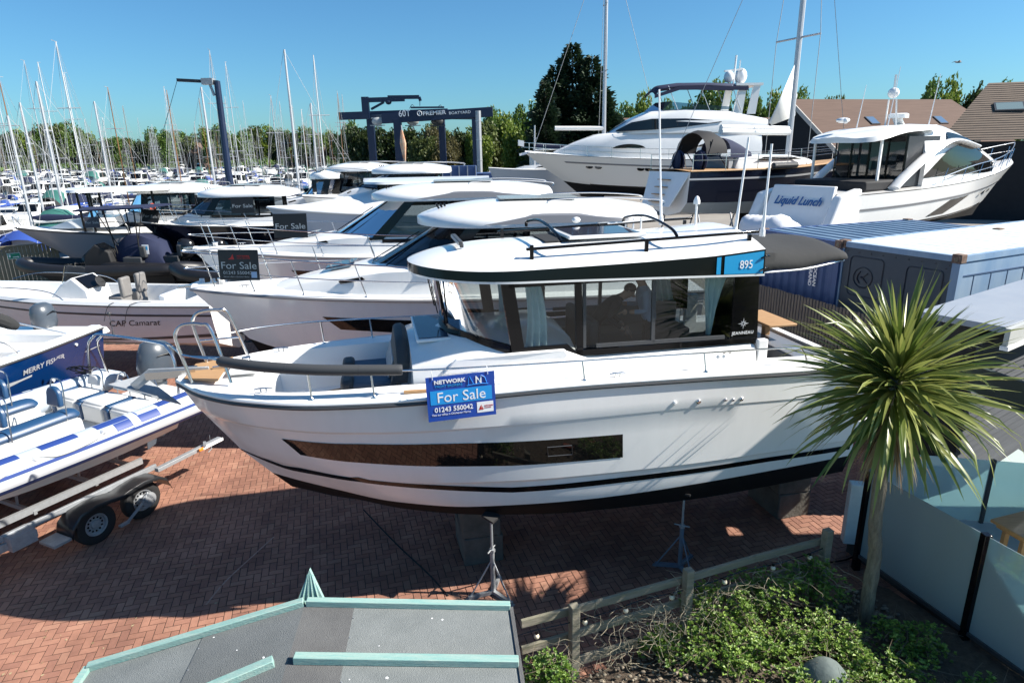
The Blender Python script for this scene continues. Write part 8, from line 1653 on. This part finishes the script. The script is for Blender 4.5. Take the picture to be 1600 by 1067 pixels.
def mini_sail(k):
    r_ = random.Random(100 + k); L = r_.uniform(8.5, 12.5); B = L * .15; hm_ = MW[[0, 4, 1, 0, 2, 3][k % 6]]
    t = thing('moored_sailing_yacht', 'x', 'yacht', (0, 0, -1.6), 0, FAR); V_ = lambda x, y, z: Vector((x, y, z - 1.6))
    h = hull_of(Matrix.Translation((0, 0, -1.6)), L, B, -.4, 1.3, 1.05, rake=1.0, stern=.7); h.mesh('hull', [hm_], [0, 0, 0], t, n=10, sub=1); deck(h, 'deck', WHITE2, t, dz=.03, n=8, m=4)
    mb = MB(); mb.loft([[V_(x * L, -w * B, 1.1), V_(x * L, -w * B * .85, 1.1 + z), V_(x * L, w * B * .85, 1.1 + z), V_(x * L, w * B, 1.1)] for x, w, z in ((.22, .25, .1), (.34, .5, .35), (.62, .6, .45), (.65, .55, .1))], caps=True); mb.build('coachroof', WHITE, t)
    for s_ in (-1, 1): mb = MB(); mb.prism([V_(.36 * L, s_ * B * .53, 1.22), V_(.6 * L, s_ * B * .6, 1.22), V_(.58 * L, s_ * B * .56, 1.42), V_(.38 * L, s_ * B * .49, 1.38)], (0, .02 * s_, 0)); mb.build('cabin_window', WINDOWK, t)
    H_ = L * r_.uniform(1.15, 1.4); x = .4 * L; mb = MB(); mb.tube([V_(x, 0, 1.2), V_(x, 0, H_)], [.055, .035], 5); mb.build('mast', [ALU, mat('mast_white', (.55, .56, .57), .4), ALU, mat('mast_wood', (.25, .12, .05), .5)][k % 4], t)
    mb = MB()
    for q in (.4, .7): z = lerp(1.2, H_, q); mb.tube([V_(x, -.75, z), V_(x, .75, z)], .03, 4)
    mb.tube([V_(x, 0, 2.1), V_(x + .4 * L, 0, 2.15)], .07, 5); mb.tube([V_(x - .15, 0, H_), V_(x + .5, 0, H_ + .05)], .02, 4); mb.build('spars', ALU, t)
    mb = MB(); mb.tube([V_(x + .1, 0, 2.3), V_(x + .2 * L, 0, 2.3), V_(x + .38 * L, 0, 2.25)], [.08, .17, .08], 6); mb.build('sail_cover', [CANVASN, MATS['canvas_blue'] if 'canvas_blue' in MATS else CANVASN, CANVASK, WHITE3][k % 4], t)
    mb = MB(); mb.tube([V_(.1, 0, 1.35), V_(x, 0, H_)], .008, 4); mb.tube([V_(L, 0, 1.2), V_(x, 0, H_)], .010, 4)
    for s_ in (-1, 1): mb.tube([V_(x + .1, s_ * B * .9, 1.1), V_(x, s_ * .75, lerp(1.2, H_, .4)), V_(x, 0, H_)], .009, 4)
    mb.build('rigging', WIRE, t)
    mb = MB(); mb.loft([[V_(xx * L, B * .5 * math.cos(a), 1.3 + hh * math.sin(a) ** .6) for a in [PI * q / 6 for q in range(7)]] for xx, hh in ((.62, .35), (.67, .75), (.74, .8))]); mb.build('spray_hood', [CANVASN, CANVASK, MATS.get('canvas_blue', CANVASN)][k % 3], t)
    return t
protoM = [mini_motor(k) for k in range(8)]; protoS = [mini_sail(k) for k in range(8)]
r_ = random.Random(77); used = {}
place_ = []
rows_ = [(47, 5.2), (57, 5.2), (68, 5.4), (80, 5.6), (93, 5.8), (108, 6), (124, 6.4), (142, 7), (162, 7.6), (186, 8.4), (214, 9.6), (246, 11), (284, 13), (325, 15)]
for ri_, (Y, dx) in enumerate(rows_):
    x = P(-30, 250, Y=Y).x; xe = P(560 if Y > 60 else 520, 250, Y=Y).x; xe = min(xe, -9)
    while x < xe:
        place_.append((x + r_.uniform(-.6, .6), Y + r_.uniform(-1, 1), ri_)); x += dx * r_.uniform(.56, .84)
desc = {0: 'in the nearest marina row', 1: 'in the second row of the marina', 2: 'in the middle rows of the marina', 3: 'in the far rows of the marina'}
mname = ['white flybridge', 'white low-cabin', 'off-white tall-cabin', 'cream sports', 'white canopied', 'dark-hulled', 'white family', 'white wheelhouse']; sname = ['white-hulled', 'navy-hulled', 'grey-masted', 'wooden-masted', 'cream-hulled', 'dark-hulled', 'white cruising', 'pale classic']
first = set()
for i, (x, y, ri_) in enumerate(place_):
    sail = r_.random() < (.52 if ri_ > 1 else .34); k = r_.randrange(8); pr_ = (protoS if sail else protoM)[k]
    if pr_.name in first: o = copy_tree(pr_)
    else: first.add(pr_.name); [KIDS.setdefault(pr_.name, list(pr_.children))]; o = pr_
    z = 0 if ri_ < 2 else (1 if ri_ < 4 else (2 if ri_ < 8 else 3)); z = min(ri_, 1) if ri_ < 2 else (2 if ri_ < 7 else 3)
    up_ = r_.random() < .5; rz = (PI / 2 if up_ else -PI / 2) + r_.uniform(-.10, .10) + .12
    lab = (sname[k] + ' sailing yacht moored ' if sail else mname[k] + ' motor boat moored ') + desc[z]
    place(o, (x, y + (-4 if up_ else 4), -1.6), rz, lab, FAR + ', ' + lab, r_.uniform(.9, 1.15))
for p_ in protoM + protoS:
    if p_.name not in first:
        for c in list(p_.children): bpy.data.objects.remove(c)
        bpy.data.objects.remove(p_)
# tall single masts the photograph shows clearly
for k, (bx, by, tx, ty, Y, lab) in enumerate(((92, 275, 52, 127, 58, 'tall white mast sailing yacht leaning out at far left'), (45, 285, 24, 160, 60, 'wooden masted yacht at far left beside the tall white mast'), (440, 275, 440, 76, 60, 'sailing yacht with the tallest mast left of the boat hoist'), (317, 275, 308, 135, 64, 'sailing yacht with mast right beside the dark mast crane'), (20, 290, -4, 180, 50, 'cream sailing yacht at the left frame edge'), (505, 280, 482, 160, 70, 'dark masted sailing yacht just left of the hoist'), (150, 270, 137, 157, 75, 'white masted yacht right of the tall leaning mast'), (655, 285, 668, 140, 90, 'slim flag-like masted yacht under the hoist'))):
    top = P(tx, ty, Y=Y); zt = top.z
    if k == 7: continue
    keelyacht('sailing_yacht', lab, (top.x - 4, Y, 0), 4 + k * 3, 11, 4, zt, [WHITE3, mat('hull_cream_wood', (.5, .46, .36), .4), WHITE, WHITE3, CREAM, DH, WHITE][k], zk=-2.4, zg=-.5, r=.11, keel=False, boomz=1.3)
# sail training flag pole under the hoist
p0 = P(637, 265, Y=88); p1 = P(627, 196, Y=88); t = thing('furled_banner', 'orange and white furled banner on a pole under the boat hoist', 'banner', (p0.x, 88, 0), 0); mb = MB(); mb.tube([Vector((p0.x, 88, 0)), p1], .06, 6); mb.build('pole', ALU, t); mb = MB(); a = p1 - Vector((0, 0, .6)); b = p0 + Vector((-.3, 0, .8)); mb.tube([a, a.lerp(b, .4), b], [.12, .42, .1], 8, flat=.5); mb.build('cloth', mat('banner_orange', (.65, .22, .08), .7, noise=.9, nscale=.8, color2=(.7, .65, .5)), t)
# pontoons
mb = MB()
for Y, dx in rows_[:9]: mb.box(P(-60, 250, Y=Y).x, -8, Y - .9, Y + .9, -1.45, -1.05)
o = mb.build('pontoon', mat('pontoon_deck', (.33, .30, .26), .85, noise=.5, nscale=2), None); o['kind'] = 'structure'
# timber quay wall with green safety sign
t = thing('timber_fence', 'tall weathered timber fence with a green sign at the left edge', 'fence', (-31, 34, 0), 0); a = P(-60, 376, Y=27); b = P(66, 345, Y=30.5); a = Vector((-27.5, 27.5, 0)); b = Vector((-21.8, 31.2, 0)); d = (b - a).normalized(); n_ = Vector((d.y, -d.x, 0))
mb = MB(); rq = random.Random(9); Lq = (b - a).length
zt_ = [P(0, 367, Y=28.5).z, P(40, 353, Y=30).z]
for i in range(int(Lq / .155)): p = a + d * i * .155; mb.prism([p, p + d * .145, p + d * .145 + n_ * .025, p + n_ * .025], (0, 0, 2.05 + rq.uniform(-.01, .01)))
mb.build('boards', mat('quay_boards', (.22, .19, .13), .85, noise=.8, nscale=2, color2=(.13, .12, .08), stretch=(5, 5, .6)), t, flat=True)
mb = MB(); mb.bar(a + Vector((0, 0, 2.08)), b + Vector((0, 0, 2.08)), .14, .05); mb.build('capping', MATS['quay_boards'], t)
sp_ = P(6, 369, Y=28.3); o = thing('safety_sign', 'green and white emergency sign fixed to the timber fence', 'sign', sp_, 0)
c = Vector((sp_.x, sp_.y, sp_.z)); fm = frameM(a + d * ((c - a).dot(d)) + n_ * .045 + Vector((0, 0, 1.62)), d, (0, 0, 1)); sgn_ = lambda x0, x1, y0, y1, z, m_, nm: (lambda mb: (mb.prism([fm @ Vector(q) for q in ((x0, y0, z), (x1, y0, z), (x1, y1, z), (x0, y1, z))], fm.to_3x3() @ Vector((0, 0, .004))), mb.build(nm, m_, o)))(MB())
sgn_(-.25, .25, -.14, .14, 0, LETW, 'border'); sgn_(-.235, .235, -.125, .125, .005, mat('sign_green', (.0, .22, .12), .5), 'panel'); mb = MB(); mb.bar(fm @ Vector((-.05, -.05, .012)), fm @ Vector((.14, -.05, .012)), .004, .03); mb.prism([fm @ Vector(q) for q in ((.13, -.1, .01), (.2, -.05, .01), (.13, 0, .01))], fm.to_3x3() @ Vector((0, 0, .004))); mb.box(-.19, -.13, -.05, .08, .01, .014, M=fm); mb.build('symbol', LETW, o)
# ---------------- boat hoist (two frames)
t = thing('boat_hoist', 'dark blue 60 tonne travelling boat hoist with lettered beam and top crane', 'boat hoist', (P(655, 180, Y=95).x, 95, 0), 0); HN = NAVYP
def W3(px, py, Y=95): return P(px, py, Y=Y)
mb = MB(); mb.bar(W3(597, 186, 92), W3(770, 175, 92), .8, 1.25); mb.build('lettered_beam', HN, t, bevel=.04); mb = MB(); mb.bar(W3(530, 182, 104), W3(700, 176, 104), .8, 1.1); mb.build('rear_beam', HN, t, bevel=.04)
for (px, Y, w) in ((621, 92, 1.05), (743, 92, 1.0), (579, 104, 1.1), (690, 104, 1.0)):
    p = W3(px, 190, Y); mb = MB(); mb.bar(Vector((p.x + (.0), Y, 1.3)), Vector((p.x, Y, p.z + .3)), w, w * .8, up=(0, 1, 0)); mb.build('leg', HN, t, bevel=.04)
    for s_ in (-1.1, 1.1): mb = MB(); mb.lathe([(.5, -.35), (.85, -.3), (.85, .3), (.5, .35)], n=16, M=Matrix.Translation((p.x, Y + s_, .85)) @ Matrix.Rotation(R(90), 4, 'Y')); mb.build('wheel', RUBBER, t)
    mb = MB(); mb.box(p.x - .5, p.x + .5, Y - 1.8, Y + 1.8, 1.0, 1.7); mb.build('bogie', HN, t)
for px in (621, 743): a = W3(px, 183, 92); b = W3(579 if px < 700 else 690, 183, 104); mb = MB(); mb.bar(a, b, .7, .7); mb.build('side_beam', HN, t)
a = W3(572, 175, 98); mb = MB(); mb.bar(Vector((a.x, 98, a.z - 1.0)), Vector((a.x, 98, a.z + 2.0)), 1.0, .7, up=(0, 1, 0)); mb.bar(W3(568, 157, 98), W3(632, 155, 98), .6, .62); mb.bar(W3(606, 152.5, 98), W3(655, 152, 98), .5, .5); mb.bar(W3(655, 152, 98), W3(657, 158, 98), .45, .4); mb.bar(W3(580, 171, 98), W3(600, 160, 98), .3, .3); mb.ball(W3(607, 160, 98), (.45, .4, .35), 10, 6); mb.tube([W3(656, 158, 98), W3(656, 166, 98)], .05, 5); mb.build('top_crane', HN, t)
mb = MB(); mb.bar(W3(642, 168.5, 91.5), W3(694, 168, 91.5), .3, .22); mb.tube(arc([W3(640, 170, 91.5), W3(644, 164, 91.5), W3(649, 169, 91.5)], 5), .04, 5); mb.tube(arc([W3(684, 169, 91.5), W3(688, 164.5, 91.5), W3(692, 169, 91.5)], 5), .04, 5); mb.build('hose_bridge', HN, t)
for px in (590, 645, 683):
    c = W3(px, 190, 97 if px < 600 else 93); mb = MB(); mb.ball(c, (.85, .3, .55), 12, 8); mb.bar(c + Vector((-1.1, 0, -.55)), c + Vector((1.1, 0, -.55)), .15, .12); mb.bar(c + Vector((-.9, 0, .45)), c + Vector((.9, 0, .45)), .15, .12); mb.tube([c + Vector((0, 0, -.5)), c + Vector((0, 0, -1.1))], .08, 6); mb.build('pulley_block', mat('pulley_grey', (.40, .42, .42), .5) if px < 680 else DGREY, t)
def btext(s, px, py, size, xs=1, bold=.01): c = W3(px, py, 91.4); ax = (W3(770, 175, 92) - W3(597, 186, 92)).normalized(); text('lettering', s, size, frameM(c, ax, (0, 0, 1)), LETW, t, .01, xs=xs, bold=bold)
btext('60T', 623, 182.8, 1.15, .88, .006); btext('PREMIER', 660.5, 180.8, .72, 1.16, .012); btext('BOATYARD', 701.5, 179.3, .5, 1.12, .004)
mb = MB(); c = W3(655.5, 177.5, 91.35); mb.tube([c + Vector((.3 * math.cos(k * PI / 8), 0, .3 * math.sin(k * PI / 8))) for k in range(16)], .05, 5, closed=True); mb.bar(c + Vector((0, 0, -.2)), c + Vector((0, 0, .2)), .08, .05); mb.build('round_logo', LETW, t)
p = W3(747, 176, 89); o = thing('steel_pile', 'grey steel mooring pile standing in front of the hoist right leg', 'pile', (p.x, 89, 0), 0); mb = MB(); mb.tube([Vector((p.x, 89, -2)), Vector((p.x, 89, p.z + .2))], .36, 10); mb.build('shaft', GALV, o); mb = MB(); [mb.tube([Vector((p.x, 89, z)), Vector((p.x, 89, z + .12))], .39, 10) for z in (2, 4.6, 7.2, 9.6)]; mb.build('bands', LETS, o)
# mast crane
a = P(357, 272, Y=52); b = P(339, 127, Y=52); t = thing('mast_crane', 'dark steel mast crane with long arm, above the marina', 'crane', (a.x, 52, 0), 0); hx = (a.x + b.x) / 2 - .6
top = Vector((b.x, 52, b.z)); bot = Vector((a.x, 52, a.z)); bot = top + (bot - top) * 1.0; gz = Vector((bot.x + .35, 52, -1.6)); mb = MB(); mb.tube([gz, bot, top], [.30, .27, .22], 10); mb.build('column', NAVYP, t)
tipc = P(277, 125.5, Y=52); mb = MB(); mb.bar(top + Vector((.1, 0, -.08)), tipc, .25, .22); mb.build('jib', mat('steel_black', (.02, .022, .03), .5), t); c = P(327, 130, Y=52); mb = MB(); mb.bar(c + Vector((-.5, 0, .1)), c + Vector((.35, 0, .1)), .5, .45); mb.tube([c, c + Vector((.25, 0, -.9))], .10, 6); mb.build('winch', GALV, t)
mb = MB(); mb.tube([tipc, P(255, 205, Y=52)], .02, 4); mb.build('hoist_wire', BLACK, t)
# blue containers / railings near the hoist
p = P(737, 272, Y=84); t = thing('site_container', 'small blue container beside the hoist with white lettering', 'container', (p.x + 1, 84, 0), 0); mb = MB(); mb.box(p.x - .2, p.x + 3.2, 83, 86, 0, 3.2); mb.build('body', CBLUE, t, bevel=.05); mb = MB(); mb.box(p.x + .1, p.x + 1.5, 82.95, 83, .2, 3.0); mb.build('door', NAVYP, t); text('lettering', 'MSC', .5, frameM((p.x + .2, 82.93, 2.3), (1, 0, 0), (0, 0, 1)), LETW, t, .01)
p = P(700, 262, Y=80); t = thing('blue_skip', 'long open blue framed container left of the hoist pile', 'container', (p.x, 80, 0), 0); mb = MB(); mb.box(p.x - .6, p.x + 3.4, 79, 81, 1.4, 4.2); mb.build('body', CBLUE, t); mb = MB(); [mb.bar((p.x - .6 + k, 78.96, 1.4), (p.x - .6 + k, 78.96, 4.2), .1, .06, up=(0, 1, 0)) for k in range(5)]; mb.box(p.x - .6, p.x + 3.4, 78.9, 78.98, 2.7, 2.8); mb.build('ribs', LETS, t)
# ---------------- trees
BARK = mat('bark', (.10, .08, .06), .9, noise=.5, nscale=3)
LEAFS = [leafmat('leaf_mid_green', (.05, .10, .015), (.16, .25, .05)), leafmat('leaf_dark', (.018, .036, .010), (.06, .09, .02)), leafmat('leaf_spring', (.10, .17, .02), (.24, .30, .05)), leafmat('leaf_olive', (.05, .08, .02), (.15, .18, .05)), leafmat('leaf_russet', (.07, .07, .03), (.17, .15, .06))]
def tree_proto(kind, lm, r_, h=10, w=4.5, n=2600, ls=.38):
    t = thing('tree', 'x', 'tree', (0, 0, 0), 0); mb = MB(); mt = MB(); mt.tube(arc([(0, 0, -.5), (.1, 0, h * .25), (-.1, .1, h * .5), (.05, 0, h * .75)], 3), [.3, .28, .26, .22, .2, .18, .15, .12, .09, .06], 7)
    lob = [(Vector((r_.gauss(0, w * .38), r_.gauss(0, w * .38), h * r_.uniform(.30, .86))), r_.uniform(.28, .5) * w) for _ in range(16)]
    for c, rr_ in lob: mt.tube([Vector((0, 0, c.z * .55)), c * .7 + Vector((0, 0, c.z * .2)), c], [.12, .07, .03], 5)
    for i in range(n):
        c, rr_ = lob[i % len(lob)]; d = rvec(r_); p = c + d * rr_ * r_.uniform(.55, 1.08) * Vector((1, 1, .85)).length / 1.65; p.z = max(p.z, .3)
        leafq(mb, p, rvec(r_), ls * r_.uniform(.5, 1), ls * r_.uniform(.7, 1.3), rvec(r_), r_)
    mb.build('crown', lm, t, flat=True, normals=False); mt.build('trunk', BARK, t); return t
def conifer_proto(lm, r_, h=14, w=3.4, n=12000):
    t = thing('conifer', 'x', 'tree', (0, 0, 0), 0); mb = MB(); mt = MB(); mt.tube([(0, 0, -.5), (0, 0, h * .5), (0, 0, h * .97)], [.35, .2, .04], 7)
    for i in range(n):
        q = r_.random() ** .62; z = h * (1 - q) + .4; band = .82 + .30 * math.sin(z * 2.6) * (1 if r_.random() < .8 else .3); rad = w * min(1, q * 1.25 + .05) ** .8 * band * r_.uniform(.5, 1.06); a = r_.uniform(0, 2 * PI) ; rad *= 1 + .22 * math.sin(a * 5 + z * 1.7)
        d = Vector((math.cos(a), math.sin(a), r_.uniform(-.3, .6))).normalized(); leafq(mb, Vector((math.cos(a) * rad, math.sin(a) * rad, z)), d, 0.32 * r_.uniform(.5, 1.2), .70 * r_.uniform(.6, 1.2), rvec(r_), r_)
    for k in range(26): z = h * (.06 + .034 * k); a = k * 2.4; mt.tube([Vector((0, 0, z)), Vector((math.cos(a), math.sin(a), .1)) * w * .8 * (1 - z / h) + Vector((0, 0, z))], [.06, .015], 4)
    mb.build('crown', lm, t, flat=True, normals=False); mt.build('trunk', BARK, t); return t
r_ = random.Random(31)
TPR = [tree_proto(k, LEAFS[k], r_, n=5200, ls=.62) for k in range(5)]; CPR = conifer_proto(leafmat('leaf_conifer', (.010, .026, .011), (.035, .065, .026), .6, .1), r_)
for p_ in TPR + [CPR]: KIDS[p_.name] = list(p_.children)
kindn = ['mid green leafy tree', 'dark evergreen tree', 'fresh spring green tree', 'olive tinged tree', 'russet twiggy tree']; seen = set()
def tree(k, px, pyt, Y, lab, wpx=None, con=False, group=None):
    pr_ = CPR if con else TPR[k]; top = P(px, pyt, Y=Y); h_ = top.z + .3; base_h = 14 if con else 10
    if pr_.name in seen: o = copy_tree(pr_)
    else: seen.add(pr_.name); o = pr_
    s = h_ / base_h; wx = (wpx / 1000 * Y / (2 * (3.4 if con else 5.2))) if wpx else s
    return place(o, (top.x, Y, 0), r_.uniform(0, 6.28), lab, group, (wx, wx, s))
for px, py, wp in ((895, 80, 98), (868, 112, 84), (925, 98, 92), (945, 150, 74), (852, 135, 66)): tree(0, px, py, 98 + r_.uniform(-4, 4), {895: 'tallest dark conifer behind the mast', 868: 'left conifer of the dark group behind the mast', 925: 'right hand tall conifer of the dark group', 945: 'shorter conifer at the right end of the dark group', 852: 'shorter conifer at the left end of the dark group'}[px], wp, True)
G = 'trees behind the boatyard'
lst = [(2, 785, 185, 115, 70), (0, 815, 168, 118, 66), (3, 755, 190, 112, 76), (1, 720, 200, 116, 70), (2, 800, 205, 105, 60), (3, 690, 195, 120, 64), (4, 672, 202, 112, 50), (1, 640, 195, 118, 66), (1, 600, 192, 120, 66), (1, 560, 190, 122, 60), (0, 540, 196, 125, 44), (2, 742, 205, 108, 54), (0, 768, 175, 125, 60), (3, 655, 215, 108, 50), (0, 830, 205, 104, 46), (4, 700, 220, 106, 44),
       (2, 1010, 152, 135, 60), (0, 985, 168, 130, 56), (2, 1042, 165, 138, 50), (0, 1105, 138, 140, 84), (2, 1135, 142, 138, 60), (0, 1165, 158, 138, 50), (2, 1215, 150, 130, 56), (0, 1245, 148, 128, 50), (3, 1310, 150, 130, 46), (0, 1455, 135, 100, 56), (2, 1490, 132, 98, 60), (1, 1530, 127, 96, 56), (0, 1560, 140, 92, 54), (3, 1590, 138, 96, 40), (0, 1180, 150, 135, 54), (2, 960, 178, 132, 44)]
adj = ['tallest', 'broad', 'rounded', 'slender', 'bushy', 'drooping', 'full', 'low']
zone = lambda px: 'directly behind the boat hoist' if px < 700 else ('between hoist and conifers' if px < 850 else ('above the flybridge yacht' if px < 1200 else ('above the long barn' if px < 1400 else 'between the two barns, right side')))
for i, (k, px, py, Y, wp) in enumerate(lst): lb = '%s %s %s' % (adj[(i * 3) % 8], kindn[k], zone(px)); tree(k, px, py, Y, lb, wp, group=G + ', ' + lb)
GF = 'trees along the far marina shore'
x = -20; i = 0
while x < 560:
    py = interp([-20, 20, 60, 110, 135, 160, 215, 240, 270, 300, 330, 360, 420, 460, 500, 560], [205, 206, 198, 196, 214, 216, 222, 205, 210, 214, 196, 208, 198, 206, 206, 205], x) + r_.uniform(-5, 5)
    k = [0, 1, 0, 2, 1, 0, 3][i % 7] if x < 230 else [1, 0, 3, 2, 1, 0][i % 6]; q = 'left' if x < 160 else ('middle' if x < 340 else 'right')
    lab = kindn[k] + ' on the far marina shore, ' + {'left': 'behind the leaning masts', 'middle': 'around the dark mast crane', 'right': 'between crane and hoist'}[q]
    tree(k, x, py, 345 + r_.uniform(-20, 20), lab, r_.uniform(34, 52), False, GF + ', ' + lab); x += r_.uniform(13, 20); i += 1
# far woodland closing the horizon
mb = MB(); rw = random.Random(6)
for i in range(9000):
    a = rw.uniform(-1.15, 1.2); D = rw.uniform(430, 480); c = Vector((math.sin(a) * D * 1.15, math.cos(a) * D * 1.1, 0)); c.z = -1 + 9 * rw.random() * (.75 + .25 * math.sin(a * 23) * math.sin(a * 7)); s_ = rw.uniform(1.5, 3.2); leafq(mb, c, rvec(rw), s_, s_ * 1.3, rvec(rw), rw)
o = mb.build('far_woodland', LEAFS[0], None, flat=True, normals=False); o['kind'] = 'stuff'
# houses on the far shore
for k, (px, py, Y, w, lab) in enumerate(((292, 223, 330, 12, 'low brown roofed house on the far shore left of the crane'), (468, 208, 330, 20, 'grey pitched roof house among trees right of the tall mast'))):
    c = P(px, py, Y=Y); t = thing('shore_house', lab, 'house', (c.x, Y, 0), 0); mb = MB(); mb.prism([(c.x - w / 2, Y, c.z - 5), (c.x + w / 2, Y, c.z - 5), (c.x + w / 2 - 4, Y + 5, c.z), (c.x - w / 2 + 4, Y + 5, c.z)], (0, 5, 0)); mb.build('roof', RT if k == 0 else mat('slate', (.09, .085, .085), .8), t); mb = MB(); mb.box(c.x - w / 2 + .6, c.x + w / 2 - .6, Y + .5, Y + 9, 0, c.z - 4.9); mb.build('wall', mat('brick_wall', (.09, .06, .05), .9), t); mb = MB(); [mb.box(c.x - w / 2 + 2 + q * 3.4, c.x - w / 2 + 3.6 + q * 3.4, Y + .42, Y + .5, 2, c.z - 6) for q in range(4)]; mb.build('windows', WINDOWK, t)
